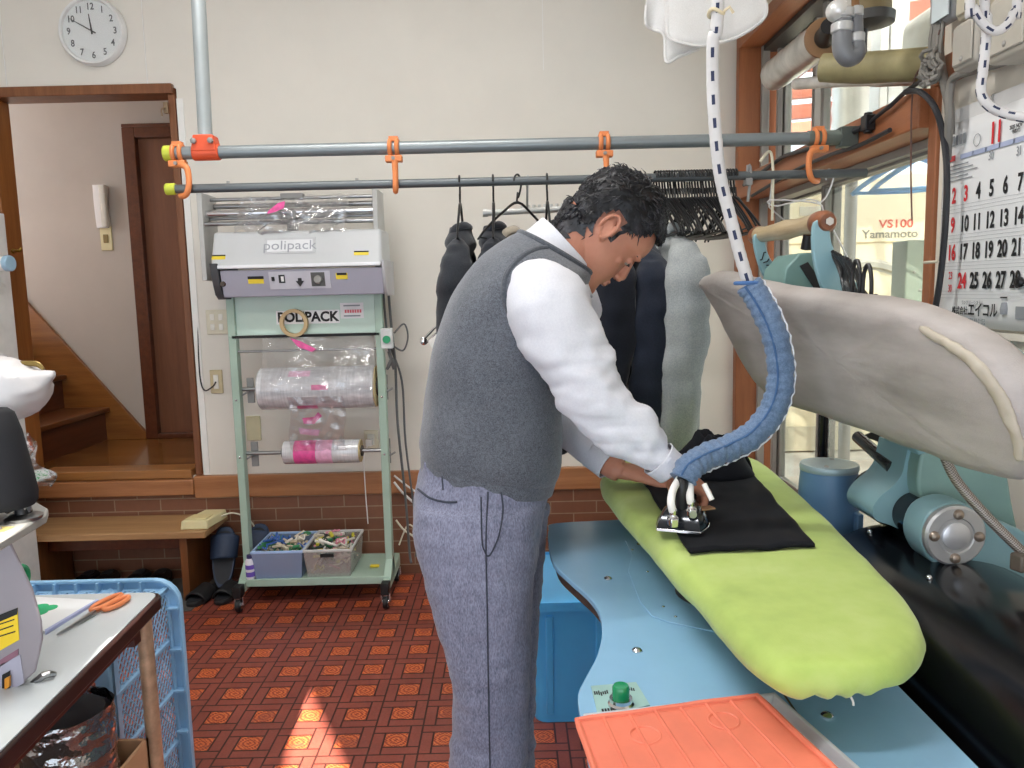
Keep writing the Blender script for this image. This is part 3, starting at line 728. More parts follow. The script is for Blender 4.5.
MB().tube([base - ax * .0 + V((.0, 0, -.0)), V((q.x, q.y, zt + .03)), V((q.x, q.y, zt))], .016, 12).build('stem', M_black, sp_)
MB().bb(-1.6, -1.28, AY + .06, AY + .12, TZ + .002, zt - .018).build('column', M_gm, sp_, bev=.006)
PYp = 1.50
pc_ = [at(-60, 372, PYp), at(-20, 372, PYp), at(10, 377, PYp), at(32, 378, PYp), at(44, 377, PYp)]
b = MB(); prof = [(-50, 400, 44), (-20, 394, 40), (2, 389, 36), (14, 387, 32), (24, 384, 26), (33, 379.5, 17.5), (40, 374, 8.5), (44, 370, 1)]
rg = []
for px_, py_, hh in prof:
    c_ = at(px_, py_, PYp); rg.append((c_, V((0, .055 * min(1, hh / 22), 0)), V((-.02 if hh < 33 else 0, 0, hh / 770 * PYp))))
b.loft(rg, 36, 5, n=2.4); b.jitter(.007, (1, 1, 1), 14); b.jitter(.005, (.5, 1, 2.5), 26, seed=3)
b.build('wrapped_pad', mat('white_padding', '#d0cdcd', .45, var=.03, bump=.6, bs=30), sp_)
q = at(37, 366, PYp)
MB().tube([q + V((-.03, 0, .006)), q + V((0, 0, .004)), q + V((.012, 0, -.008))], [.005, .006, .003], 8, sub=3).build('clip', mat('brass2', '#8a7440', .4, .6), sp_)
MB().cyl((at(-30, 420, PYp)), V((at(-30, 420, PYp).x, PYp, zt)), .015).build('stand_rod', M_steel, sp_)
# loose plastic film hanging behind the cone
b = MB(); f0 = at(22, 440, AY + .15); f1 = at(46, 500, AY + .12)
b.grid(lambda u, v: (f0.x - .06 + .09 * u + .025 * v + .012 * math.sin(9 * u + 7 * v), AY + .14 + .02 * math.sin(11 * v + 5 * u), f0.z + .02 - (f0.z - zt + .012) * v), 14, 18)
tag(b.build('plastic_sheet', M_film), 'crumpled clear plastic sheet hanging behind the black cone', 'plastic sheet')

# ---------------------------------------------------------------- pale blue folding crate standing behind the table
M_crate = mat('crate_blue', '#93bfe2', .4, var=.05)
cr = thing('plastic_crate', 'pale blue mesh plastic crate lying on its side behind the work table', 'crate', (-1.3, 1.9, 0))
cy0, cy1 = 1.73, 2.05; cx1 = at(184, 700, cy1).x; ctz = at(110, 585, cy1).z; cx0 = -1.75
def net(P0, du, dv, nu, nv, w, nrm, mb):
    """diamond lattice between corner P0 and edges du, dv"""
    for k in range(-nv, nu + 1):
        for sgn in (1, -1):
            a0 = k if sgn == 1 else k
            pts = []
            u0, v0 = (k, 0) if sgn == 1 else (k, nv)
            u1, v1 = (k + nv, nv) if sgn == 1 else (k + nv, 0)
            # clip to 0..nu
            def clip(ua, va, ub, vb):
                if ua < 0: va += (vb - va) * (0 - ua) / (ub - ua); ua = 0
                if ub > nu: vb = va + (vb - va) * (nu - ua) / (ub - ua); ub = nu
                return ua, va, ub, vb
            ua, va, ub, vb = clip(u0, v0, u1, v1)
            if ub - ua < .05: continue
            A = P0 + du * (ua / nu) + dv * (va / nv); B = P0 + du * (ub / nu) + dv * (vb / nv)
            mb.tube([A, B], w, 4)
def frame_bars(P0, du, dv, cols, rows, w, mb, t=.012):
    for i in range(cols + 1): mb.tube([P0 + du * (i / cols), P0 + du * (i / cols) + dv], w, 6)
    for j in range(rows + 1): mb.tube([P0 + dv * (j / rows), P0 + dv * (j / rows) + du], w, 6)
DY = V((0, cy1 - cy0, 0)); DZ = V((0, 0, ctz - .03)); DX = V((cx1 - cx0 - .04, 0, 0))
for nm, P0, du, dv in (('side_panel', V((cx1 - .02, cy0, .02)), DY, DZ), ('side_panel', V((cx0 + .02, cy0, .02)), DY, DZ), ('bottom_panel', V((cx0 + .02, cy0, .02)), DX, DZ), ('side_panel', V((cx0 + .02, cy0, ctz - .012)), DY, DX)):
    b = MB(); frame_bars(P0, du, dv, max(1, round(du.length / .3)), max(2, round(dv.length / .16)), .008, b)
    pan = b.build(nm, M_crate, cr)
    b = MB(); net(P0, du, dv, max(4, round(du.length / .021)), max(4, round(dv.length / .026)), .0024, None, b); b.build('mesh_infill', M_crate, pan, smooth=False)
loop = []; rr_ = .05
for (ccx, ccz, a0) in ((cx1 - rr_, ctz - rr_, 0), (cx0 + rr_, ctz - rr_, 90), (cx0 + rr_, .02 + rr_, 180), (cx1 - rr_, .02 + rr_, 270)):
    for k in range(6): a = R(a0 + 90 * k / 5); loop.append((ccx, ccz, a))
def lp(r_, y): return [V((x + (rr_ + r_) * math.cos(a), y, z + (rr_ + r_) * math.sin(a))) for x, z, a in loop]
rg = [lp(-.02, cy1), lp(.018, cy1), lp(.018, cy1 - .012), lp(-.012, cy1 - .012)]
b = MB(); b.rings(rg, loop=True).tube(lp(.018, cy1 - .02), .006, 6, loop=True).tube(lp(-.012, cy1 - .02), .006, 6, loop=True)
for k in range(12): x = cx0 + .08 + (cx1 - cx0 - .16) * k / 11; b.bb(x - .003, x + .003, cy1 - .035, cy1 - .01, ctz - .012, ctz + .017)
for k in range(5): z = .08 + (ctz - .14) * k / 4; b.bb(cx1 - .012, cx1 + .017, cy1 - .035, cy1 - .01, z - .003, z + .003)
b.build('rim', M_crate, cr)
for x in (cx1 - .035, cx0 + .035): MB().bb(x - .02, x + .02, cy0 - .012, cy0 + .03, .004, ctz).build('corner_post', M_crate, cr, bev=.006)

# carton with a film-wrapped black roll under the table
cb_ = thing('cardboard_box', 'open cardboard box under the work table', 'box', (-1.05, 1.4, 0))
M_card = mat('cardboard', '#cf9f78', .8, var=.05); M_cardedge = mat('cardboard_edge', '#cdbf9c', .8)
bx0_, bx1_, by0_, by1_, bz = -1.25, -.855, 1.12, 1.66, .40
for (x0, x1, y0, y1) in ((bx0_, bx1_, by1_ - .008, by1_), (bx0_, bx1_, by0_, by0_ + .008), (bx0_, bx0_ + .008, by0_, by1_), (bx1_ - .008, bx1_, by0_, by1_)):
    MB().bb(x0, x1, y0, y1, 0.001, bz).build('side', M_card, cb_)
MB().bb(bx0_, bx1_, by0_, by1_, .001, .01).build('bottom', M_card, cb_)
wr = thing('wrapped_roll', 'black roll in shiny crinkled film standing in the cardboard box', 'roll', (-.955, 1.53, .012))
rc = V((-.955, 1.53, .012)); RR = .085; HH = .53
MB().lathe([(.0001, 0), (RR, 0), (RR, HH - .01), (RR - .012, HH), (.02, HH), (.0001, HH - .002)], rc, (0, 0, 1), 32).build('roll', mat('roll_black', '#15151a', .4), wr)
b = MB(); b.grid(lambda u, v: (rc.x + (RR + .006) * math.cos(2 * PI * u), rc.y + (RR + .006) * math.sin(2 * PI * u), rc.z + (HH + .01) * v), 90, 90)
b.jitter(.006, (1, 1, 2.6), 18); b.build('wrap', film('crinkle_wrap', '#e8e2e0', .55, .06, .08, 1.0), wr, weld=.0005)
# ---------------------------------------------------------------- packing machine on its green caster stand
M_green = mat('pale_green_enamel', '#a6bdad', .4, var=.03)
M_cover = mat('cover_grey_white', '#c6c8c9', .4, var=.015)
M_fascia = mat('fascia_lilac_grey', '#a3a1ae', .4, var=.02)
M_yellow = mat('yellow_label2', '#e8cf3a', .5)
PK = thing('packing_machine', 'grey garment packing machine on a pale green caster stand against the back wall', 'packing machine', (-.9, 3.5, 0))
PY = 3.46
LX = at(241, 450, PY).x; RX = at(385, 450, PY).x
ztop = at(300, 298, PY).z
zsh = at(320, 573, PY - .02).z
PW = .034
for xx, lab in ((LX, 'l'), (RX, 'r')):
    MB().bb(xx - PW / 2, xx + PW / 2, PY - .02, PY + .025, zsh - .02, ztop + .05).build('post', M_green, PK, bev=.003)
    ft = MB(); ft.hexa([(xx - PW / 2, PY - .16, .075), (xx + PW / 2, PY - .16, .075), (xx + PW / 2, PY + .2, .075), (xx - PW / 2, PY + .2, .075), (xx - PW / 2, PY - .15, .115), (xx + PW / 2, PY - .15, .115), (xx + PW / 2, PY + .2, .125), (xx - PW / 2, PY + .2, .125)])
    ft.hexa([(xx - PW / 2, PY - .12, .1), (xx + PW / 2, PY - .12, .1), (xx + PW / 2, PY + .04, .1), (xx - PW / 2, PY + .04, .1), (xx - PW / 2, PY - .02, zsh + .06), (xx + PW / 2, PY - .02, zsh + .06), (xx + PW / 2, PY + .02, zsh + .06), (xx - PW / 2, PY + .02, zsh + .06)])
    f_ = ft.build('foot', M_green, PK, bev=.003)
    MB().bb(xx - PW / 2 - .002, xx + PW / 2 + .002, PY - .175, PY - .12, .068, .12).build('end_cap', M_black, f_, bev=.004)
    for yy in (PY - .15, PY + .18):
        cs = MB(); cs.cyl((xx - .011, yy, .031), (xx + .011, yy, .031), .031, seg=20); w_ = cs.build('caster', mat('caster_rubber', '#1b1b1d', .5), PK, bev=.003)
        MB().cyl((xx - .0135, yy, .031), (xx + .0135, yy, .031), .018, seg=16).tube([(xx - .018, yy, .031), (xx - .018, yy + .004, .066), (xx + .018, yy + .004, .066), (xx + .018, yy, .031)], .0055, 6).cyl((xx, yy, .06), (xx, yy, .078), .012, seg=12).build('fork', M_chrome, w_)
    for zz in (at(245, 395, PY).z, at(250, 452, PY).z):
        MB().ell((xx, PY - .022, zz - .02), (.006, .004, .006), 10).build('bolt', M_chrome, PK)
# shelf
MB().bb(LX - .01, RX + .01, PY - .09, PY + .235, zsh - .014, zsh).bb(LX - .01, RX + .01, PY - .095, PY - .085, zsh - .03, zsh + .004).build('shelf', M_green, PK, bev=.002)
# green upper panel with its sign
pz0, pz1 = at(310, 334, PY).z, ztop + .03
MB().bb(LX + PW / 2, RX - PW / 2, PY + .0, PY + .012, pz0, pz1).build('panel', mat('panel_green', '#cadfd2', .4, var=.02), PK)
MB().bb(LX, RX, PY - .02, PY - .008, pz0 - .012, pz0).build('panel_edge', M_ink, PK)
a = at(276, 311, PY); d_ = at(340, 323, PY)
sg = MB().bb(a.x, d_.x, PY - .003, PY, d_.z, a.z).build('name_sign', mat('sign_white', '#f2f2f0', .5), PK)
MB().text('POLIPACK', .060, frame(((a.x + d_.x) / 2, PY - .0035, (a.z + d_.z) / 2 - .001), *FRONT), .0004, sx=.98, bold=.0022).build('lettering', M_ink, sg, smooth=False)
a = at(340, 303, PY); d_ = at(364, 318, PY)
sg = MB().bb(a.x, d_.x, PY - .002, PY, d_.z, a.z).build('notice_sticker', mat('sticker_white', '#eceaea', .5), PK)
b = MB()
for k in range(7): b.bb(a.x + .02 + k * .011, a.x + .028 + k * .011, PY - .0028, PY - .002, (a.z + d_.z) / 2 - .010, (a.z + d_.z) / 2 + .004)
b.build('red_print', mat('sticker_red', '#d9606c', .6), sg, smooth=False)
b = MB()
for j in (.82, .16): b.bb(a.x + .015, d_.x - .015, PY - .0028, PY - .002, d_.z + (a.z - d_.z) * j - .003, d_.z + (a.z - d_.z) * j + .003)
b.build('grey_print', M_grey_ink, sg, smooth=False)
# cross rod and roll carriers
zr = at(310, 350, PY).z
MB().cyl((LX, PY, zr), (RX, PY, zr), .006, seg=12).build('cross_rod', M_steel, PK)
def roll(nm, lb, x0, x1, z, r, rod0, rod1, Y):
    ro = MB().lathe([(r * .45, 0), (r * .96, 0), (r, .004), (r, x1 - x0 - .004), (r * .96, x1 - x0), (r * .45, x1 - x0)], (x0, Y, z), (1, 0, 0), 40)
    rl = ro.build(nm, M_rollfilm, PK, label=lb)
    MB().cyl((x0 - .012, Y, z), (x1 + .014, Y, z), r * .46, seg=28).build('core', M_black if r > .07 else mat('core_dark', '#3a332c', .6), rl)
    MB().cyl((x1 + .001, Y, z), (x1 + .006, Y, z), r * .97).build('end_ring', mat('kraft_ring', '#c8b184', .7), rl)
    MB().cyl((rod0, Y, z), (rod1, Y, z), .009, seg=14).build('spindle', M_steel, PK)
    return rl
t = NT('film_on_roll')
def rollfilm():
    vec = t.coord((40, 1, 1)); n = t.noise(vec, 3, 4); n2 = t.noise(t.coord((3, 10, 10)), 4, 4)
    f = t.math('ADD', t.math('MULTIPLY', n, .4), t.math('MULTIPLY', n2, .6))
    c = t.ramp(f, [(.3, lin('#b2b3b7')), (.65, lin('#e4e4e6'))]); t.bsdf(c, .16, spec=.8, bump=n, bstr=.25, **{'Coat Weight': .6}); return t.m
M_rollfilm = rollfilm()
RY = PY + .02
a = at(262, 389, RY); e = at(376, 386, RY)
z1 = (a.z + e.z) / 2; r1 = (at(320, 367, RY).z - at(320, 409, RY).z) / 2
big = roll('film_roll', 'large clear film roll', a.x, e.x, z1, r1, LX - .02, RX + .02, RY)
a2 = at(285, 453, RY); e2 = at(360, 450, RY); z2 = (a2.z + e2.z) / 2; r2 = (at(320, 440, RY).z - at(320, 463, RY).z) / 2
sm = roll('film_roll', 'small film roll with pink print', a2.x, e2.x, z2, r2, LX - .02, RX + .02, RY)
M_pink = mat('pink_print', '#ef5aa0', .3, var=.12, vs=40); M_pinkpale = mat('pale_pink_print', '#f3b3d0', .3, var=.12, vs=40)
def band(parent, x0, x1, z, r, a0, a1, m, nm):
    MB().grid(lambda u, v: (x0 + (x1 - x0) * u, RY - (r + .0012) * math.cos(R(a0 + (a1 - a0) * v)), z + (r + .0012) * math.sin(R(a0 + (a1 - a0) * v))), 2, 12).build(nm, m, parent)
xx = lambda px: at(px, 450, RY).x
band(sm, xx(296), xx(318), z2, r2, -85, 85, M_pink, 'pink_print'); band(sm, xx(318.5), xx(334), z2, r2, -85, 85, M_pinkpale, 'pale_print')
band(big, xx(320), xx(336), z1, r1, 0, 14, M_pink, 'pink_print'); band(big, xx(297), xx(318), z1, r1, 38, 58, M_pinkpale, 'pale_print')
band(big, xx(303), xx(323), z1, r1, -70, -48, M_pink, 'pink_print')
for xx_, s_ in ((LX, 1), (RX, 1)):
    for zz in (z1, z2):
        MB().bb(xx_ + (.02 if xx_ == LX else -.02) - .004 + (.018 if xx_ == LX else .012), xx_ + (.02 if xx_ == LX else -.02) + .028 + (.018 if xx_ == LX else .012), RY + .012, RY + .022, zz - .065, zz + .05).tube([(xx_, RY, zz - .035), (xx_ + .045, RY, zz - .01)], .005, 8).build('roll_bracket', M_greyplastic, PK, bev=.002)
# film web hanging over the rolls
b = MB(); f0 = at(250, 337, PY - .03); f1 = at(376, 337, PY - .03); zb_ = z1
def web(u, v):
    x = f0.x + .05 + (f1.x - f0.x - .06) * u
    z = f0.z + (z1 - f0.z) * v
    y = PY - .012 - (r1 + .0 - .02) * v + .006 * math.sin(13 * u + 4 * v) + .004 * noise.noise(V((u * 9, v * 9, 1)))
    return (x, y, z)
b.grid(web, 40, 22); wb = b.build('film_web', M_film, PK)
b = MB(); b.grid(lambda u, v: (xx(296) + (xx(350) - xx(296)) * u + .01 * math.sin(6 * v), RY - r1 * (1 - v) - r2 * v - .004 + .012 * noise.noise(V((u * 7, v * 7, 4))), z1 - r1 * .3 + (z2 + r2 * .3 - z1 + r1 * .3) * v), 30, 24)
b.build('film_web', M_film, PK)
for pts_, m_ in (([(290, 338), (300, 341), (316, 349), (312, 352), (298, 347)], M_pink), ([(302, 418), (314, 417), (318, 412), (322, 416), (314, 424), (304, 424)], M_pink), ([(299, 428), (320, 430), (318, 436), (300, 434)], M_pinkpale)):
    MB().prism([at(px_, py_, PY - .045) for px_, py_ in pts_], (0, .001, 0)).build('pink_streak', m_, PK, smooth=False)
# head: sloping cover, fascia, cheeks
HYF = 3.30
c0, c1 = at(207, 270, HYF), at(380, 263, HYF); hx0, hx1 = at(209, 250, HYF).x, at(381, 250, HYF).x
zc1 = at(295, 231, HYF + .08).z; zc0 = at(295, 266, HYF).z
MB().hexa([(hx0, HYF, zc0), (hx1, HYF, zc0), (hx1, HYF + .26, zc0), (hx0, HYF + .26, zc0), (hx0 + .004, HYF + .05, zc1), (hx1 - .004, HYF + .05, zc1), (hx1 - .004, HYF + .26, zc1), (hx0 + .004, HYF + .26, zc1)]).build('cover', M_cover, PK, bev=.012, bseg=3)
MB().bb(hx0 + .004, hx1 - .004, HYF - .004, HYF + .03, zc0 - .006, zc0 + .01).build('cover_lip', mat('lip_white', '#e6e7ea', .35), PK, bev=.004)
zf0, zf1 = at(295, 296, HYF + .03).z, zc0 - .012
def fy(z): return HYF + .008 + (zf1 - z) * .25
MB().hexa([(hx0 + .035, fy(zf0), zf0), (hx1 + .0, fy(zf0), zf0), (hx1, HYF + .24, zf0), (hx0 + .035, HYF + .24, zf0), (hx0 + .035, fy(zf1), zf1), (hx1, fy(zf1), zf1), (hx1, HYF + .24, zf1), (hx0 + .035, HYF + .24, zf1)]).build('fascia', M_fascia, PK, bev=.004)
for x0_ in (hx0 + .001, hx1 + .001):
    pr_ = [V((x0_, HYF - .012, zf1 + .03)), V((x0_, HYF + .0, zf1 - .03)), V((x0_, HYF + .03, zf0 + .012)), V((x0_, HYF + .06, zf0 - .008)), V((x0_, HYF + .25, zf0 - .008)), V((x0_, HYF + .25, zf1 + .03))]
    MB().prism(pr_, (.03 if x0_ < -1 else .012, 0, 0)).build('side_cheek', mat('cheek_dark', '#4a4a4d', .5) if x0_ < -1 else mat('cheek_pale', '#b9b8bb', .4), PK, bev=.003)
def onface(px, py, z=None): return at(px, py, HYF + .02)
def fpatch(x0, y0, x1, y1, m, nm, dy=.0, t_=.002, par=None):
    a_ = at(x0, y0, HYF + .02); b_ = at(x1, y1, HYF + .02)
    return MB().hexa([(a_.x, fy(b_.z) - t_ - dy, b_.z), (b_.x, fy(b_.z) - t_ - dy, b_.z), (b_.x, fy(b_.z) + .001, b_.z), (a_.x, fy(b_.z) + .001, b_.z), (a_.x, fy(a_.z) - t_ - dy, a_.z), (b_.x, fy(a_.z) - t_ - dy, a_.z), (b_.x, fy(a_.z) + .001, a_.z), (a_.x, fy(a_.z) + .001, a_.z)]).build(nm, m, par or PK, bev=0, smooth=False)
fpatch(248, 276.5, 264, 283.5, M_yellow, 'caution_label'); fpatch(248, 276.5, 264, 279, M_ink, 'label_header', .0008)
fpatch(336, 273, 348, 279, M_yellow, 'caution_label'); fpatch(337, 273, 347, 275, M_ink, 'label_header', .0008)
pn = fpatch(269, 272, 331, 288, mat('panel_grey', '#c4c2ca', .35), 'control_panel', .001)
fpatch(272, 277, 275, 281, M_ink, 'knob', .006); fpatch(279, 275, 285.5, 283, M_ink, 'switch', .004); fpatch(281.5, 276.5, 284.5, 281.5, M_white, 'rocker', .006)
b = MB(); q = at(300, 279, HYF + .02); yq = fy(q.z) - .004
b.prism([(q.x - .008, yq, q.z + .03), (q.x + .008, yq, q.z + .03), (q.x + .008, yq, q.z - .008), (q.x + .018, yq, q.z - .008), (q.x, yq, q.z - .032), (q.x - .018, yq, q.z - .008), (q.x - .008, yq, q.z - .008)], (0, .003, 0)); b.bb(q.x - .024, q.x + .024, yq, yq + .003, q.z + .022, q.z + .032)
b.build('down_arrow', M_ink, PK, smooth=False)
dl = fpatch(311, 272.5, 325.5, 286, mat('dial_dark', '#5b5a58', .4), 'dial_plate', .002)
q = at(318.5, 279.5, HYF + .02); MB().cyl((q.x, fy(q.z) - .002, q.z), (q.x, fy(q.z) - .018, q.z), .019, .016, 24).build('dial_knob', mat('dial_grey', '#8d8a84', .35), PK, bev=.002)
q = at(223, 284, HYF + .02); MB().cyl((q.x, fy(q.z), q.z), (q.x, fy(q.z) - .012, q.z), .012, .01, 16).build('knob', mat('knob_brown', '#4a3f35', .5), PK)
# name plate on the cover
a = at(264, 238, HYF + .03); d_ = at(316, 253, HYF + .03)
def cy(z): return HYF + .05 * (z - zc0) / (zc1 - zc0)
def cpatch(xa, za, xb, zb2, m, nm, t_=.003):
    return MB().hexa([(xa, cy(zb2) - t_, zb2), (xb, cy(zb2) - t_, zb2), (xb, cy(zb2) + .002, zb2), (xa, cy(zb2) + .002, zb2), (xa, cy(za) - t_, za), (xb, cy(za) - t_, za), (xb, cy(za) + .002, za), (xa, cy(za) + .002, za)]).build(nm, m, PK, bev=.001)
np_ = cpatch(a.x, a.z, d_.x, d_.z, mat('plate_silver', '#c2c3c5', .35), 'name_plate')
cpatch(a.x + .012, a.z - .009, d_.x - .012, d_.z + .009, mat('plate_silver_light', '#e2e3e5', .35), 'name_plate_field', .004)
zm = (a.z + d_.z) / 2; sl2 = .05 / (zc1 - zc0)
MB().text('polipack', .058, frame(((a.x + d_.x) / 2, cy(zm) - .0048, zm), (1, 0, 0), (0, sl2, 1)), .0004, sx=1.18).build('lettering', mat('plate_letter', '#9a9ea4', .4), PK, smooth=False)
for (x0, y0, x1, y1) in ((212, 255, 226, 259.5), (354, 251, 369, 255)):
    a = at(x0, y0, HYF + .02); d_ = at(x1, y1, HYF + .02); cpatch(a.x, a.z, d_.x, d_.z, M_yellow, 'caution_label', .0015)
    cpatch(a.x, a.z, d_.x, a.z - .006, M_ink, 'label_header', .0022)
# open top: side plates, rods, film crumpled over them
zt_ = at(295, 192, 3.46).z; ux0, ux1 = at(206, 210, 3.5).x, at(381, 210, 3.5).x
for x0_, s_ in ((ux0, 1), (ux1 - .02, 1)):
    MB().bb(x0_, x0_ + .022, HYF + .1, HYF + .27, zc0 - .05, zt_).build('side_plate', mat('side_plate_grey', '#b7b7b4', .4), PK, bev=.003)
for k, (py_, r_, yy) in enumerate(((198, .008, .2), (205, .012, .24), (212, .016, .14), (217, .008, .18), (222, .01, .12))):
    q = at(295, py_, HYF + yy); MB().cyl((ux0 + .01, HYF + yy, q.z), (ux1 - .01, HYF + yy, q.z), r_, seg=16).build('roller', M_steel if k != 2 else M_chrome, PK)
q = at(292, 196, HYF + .19); MB().bb(q.x - .05, q.x + .05, HYF + .18, HYF + .22, q.z - .012, q.z + .012).build('slider', M_greyplastic, PK, bev=.003)
q = at(290, 222, HYF + .13); MB().bb(q.x - .012, q.x + .03, HYF + .12, HYF + .15, q.z - .05, q.z + .05).build('guide_block', M_greyplastic, PK, bev=.003)
b = MB(); a = at(240, 198, HYF + .16); d_ = at(346, 232, HYF + .08)
b.grid(lambda u, v: (a.x + (d_.x - a.x) * u + .02 * noise.noise(V((u * 5, v * 6, 7))), HYF + .19 - .13 * v - .015 + .04 * noise.noise(V((u * 8, v * 5, 2))), a.z + (d_.z - a.z) * v + .03 * noise.noise(V((u * 7, v * 4, 5)))), 40, 22)
b.build('film_web', film('film_crumple', '#f8f8fa', .4, .1, .1, .9), PK)
MB().prism([at(px_, py_, HYF + .05) for px_, py_ in ((268, 211), (278, 203), (285, 201), (284, 208), (275, 212), (267, 214))], (0, .001, 0)).build('pink_streak', M_pink, PK, smooth=False)
# hand switch with green button on the right post
q = at(388, 338, PY - .02)
hs = MB().bb(q.x - .026, q.x + .024, PY - .06, PY - .02, q.z - .045, q.z + .045).build('switch_box', mat('switch_box_grey', '#dcdcda', .4), PK, bev=.004)
MB().cyl((q.x, PY - .06, q.z - .004), (q.x, PY - .068, q.z - .004), .017, seg=24).build('green_button', mat('button_green', '#1c9a63', .35), hs)
cb = MB()
cb.tube([q + V((.0, -.0, -.04)), q + V((.012, -.01, -.1)), q + V((-.01, -.01, -.14)), q + V((.015, -.005, -.09)), q + V((.02, .0, -.14)), q + V((.0, .0, -.06))], .006, 8, sub=6)
cb.tube([q + V((.025, .02, .02)), q + V((.07, .03, .06)), q + V((.085, .03, 0)), q + V((.06, .03, -.06)), q + V((.01, .02, -.03))], .004, 8, sub=6)
cb.tube([q + V((.0, .04, .3)), q + V((.01, .045, .05)), q + V((.02, .05, -.12)), q + V((.02, .05, -.4)), q + V((.04, .06, -.75)), q + V((.05, .05, -1.0)), q + V((.06, .02, -1.05))], .006, 8, sub=6)
cb.tube([q + V((-.02, .04, .25)), q + V((-.008, .05, .0)), q + V((.045, .06, -.2)), q + V((.05, .07, -.5)), q + V((.085, .07, -.9)), q + V((.08, .05, -1.03))], .005, 8, sub=6)
cb.build('cable', mat('cable_grey', '#5a5a5a', .5), PK)
# cords loose on the wall to the right of the stand
b = MB(); w0 = at(394, 482, WB - .06)
b.tube([w0, at(402, 492, WB - .06), at(413, 502, WB - .06), at(421, 508, WB - .07)], .006, 8, sub=5)
b.tube([w0 + V((0, .01, .03)), at(406, 485, WB - .05), at(416, 492, WB - .06), at(424, 498, WB - .07)], .005, 8, sub=5)
tag(b.build('power_cable', M_white), 'white power cable on the brown rail right of the packing machine', 'cable')
b = MB(); b.tube([at(396, 520, WB - .06), at(404, 530, WB - .07), at(413, 536, WB - .08), at(425, 545, WB - .1)], .005, 8, sub=5); b.tube([at(399, 545, WB - .06), at(408, 525, WB - .05), at(418, 532, WB - .06)], .004, 8, sub=5)
tag(b.build('power_cable', M_cream_pl), 'pale cable looped low on the brick tiles right of the packing machine', 'cable')
# red-brown stick leaning beside the stand
tag(MB().cyl(at(236, 368, WB - .02), V((at(243, 480, WB - .03).x + .01, WB - .05, .001)), .008, seg=10).build('stick', mat('stick_red', '#8a3a2c', .5)), 'thin red-brown stick leaning on the wall beside the green stand', 'stick')
# roll of tape resting on the rod in front of the sign
q = at(294, 323, PY - .03)
MBt = MB(); MBt.lathe([(.047, -.012), (.062, -.012), (.062, .012), (.047, .012)], q, V((0, 1, 0)), 36, True)
tag(MBt.build('tape_roll', mat('tape_tan', '#c9ad80', .5)), 'tan tape roll hanging in front of the black and white machine sign', 'tape')

# baskets on the shelf
def basket(name, label, px0, px1, colr, haze, tint, Y0, Y1):
    a = at(px0, 577, Y0); d_ = at(px1, 577, Y0); x0, x1 = a.x, d_.x; z0 = zsh + .001; H_ = .125
    bk = thing(name, label, 'basket', ((x0 + x1) / 2, (Y0 + Y1) / 2, z0))
    m = film(name + '_plastic', tint, .2, haze, .2)
    f = .012
    def wall(A, B, A2, B2): MB().prism([A, B, B2, A2], ((B - A).cross(A2 - A)).normalized() * .003).build('side', m, bk, smooth=False)
    lo = [V((x0 + f, Y0 + f, z0)), V((x1 - f, Y0 + f, z0)), V((x1 - f, Y1 - f, z0)), V((x0 + f, Y1 - f, z0))]; hi = [V((x0, Y0, z0 + H_)), V((x1, Y0, z0 + H_)), V((x1, Y1, z0 + H_)), V((x0, Y1, z0 + H_))]
    for k in range(4): wall(lo[k], lo[(k + 1) % 4], hi[k], hi[(k + 1) % 4])
    MB().bb(x0 + f, x1 - f, Y0 + f, Y1 - f, z0, z0 + .003).build('bottom', m, bk)
    MB().tube(hi, .007, 8, loop=True, flat=1).build('rim', mat(name + '_rim', colr, .35), bk)
    return bk, x0, x1, z0, H_
bk1, x0, x1, z0, H_ = basket('storage_basket', 'translucent blue basket of small items on the green stand shelf', 253, 303, '#a5c0e6', .38, '#c8dcfa', PY - .085, PY + .20)
def clutter(nm, label, x0, x1, y0, y1, z0, h, cols, n, seed):
    rnd = random.Random(seed); b = MB(); ms = [mat(nm + '_c%d' % i, c_, .5) for i, c_ in enumerate(cols)]
    for k in range(n):
        b.mi = rnd.randrange(len(cols)); u = V((rnd.uniform(x0, x1), rnd.uniform(y0, y1), z0 + h * rnd.uniform(.55, 1.0) if k > n * .4 else z0 + h * rnd.uniform(.1, .6)))
        L = rnd.uniform(.02, .05); a = rnd.uniform(0, PI); t_ = rnd.uniform(-.4, .4)
        d = V((math.cos(a) * math.cos(t_), math.sin(a) * math.cos(t_), math.sin(t_))) * L
        for q in (u - d, u + d):
            pass
        p0, p1 = u - d, u + d
        for p_ in (p0, p1): p_.x = min(max(p_.x, x0), x1); p_.y = min(max(p_.y, y0), y1); p_.z = max(p_.z, z0 + .008)
        if rnd.random() < .55: b.tube([p0, p1], rnd.uniform(.004, .009), 6)
        elif rnd.random() < .5: b.tube([u + V((.02 * math.cos(t), .02 * math.sin(t), .008 * math.sin(3 * t))) for t in [2 * PI * j / 12 for j in range(12)]], .004, 6, loop=True)
        else: b.box(u, (L, .02, .008), Matrix.Rotation(a, 3, 'Z') @ Matrix.Rotation(t_, 3, 'X'))
    return tag(b.build(nm, ms), label, 'small items', kind='stuff')
clutter('assorted_clips', 'jumble of cream and green clips and tags in the blue basket', x0 + .022, x1 - .022, PY - .05, PY + .16, z0 + .004, .14, ['#d9cdb6', '#c7b9a0', '#3b8a5a', '#3d68b4', '#e6e0d4', '#d4c8b0'], 120, 3)
bk2, x0, x1, z0, H_ = basket('storage_basket', 'translucent grey basket of small items on the green stand shelf', 305, 352, '#cfcecb', .3, '#f0eeea', PY - .08, PY + .21)
MB().bb((x0 + x1) / 2 - .03, (x0 + x1) / 2 + .03, PY - .088, PY - .080, z0 + H_ - .028, z0 + H_ - .012).build('handle_slot', M_ink, bk2)
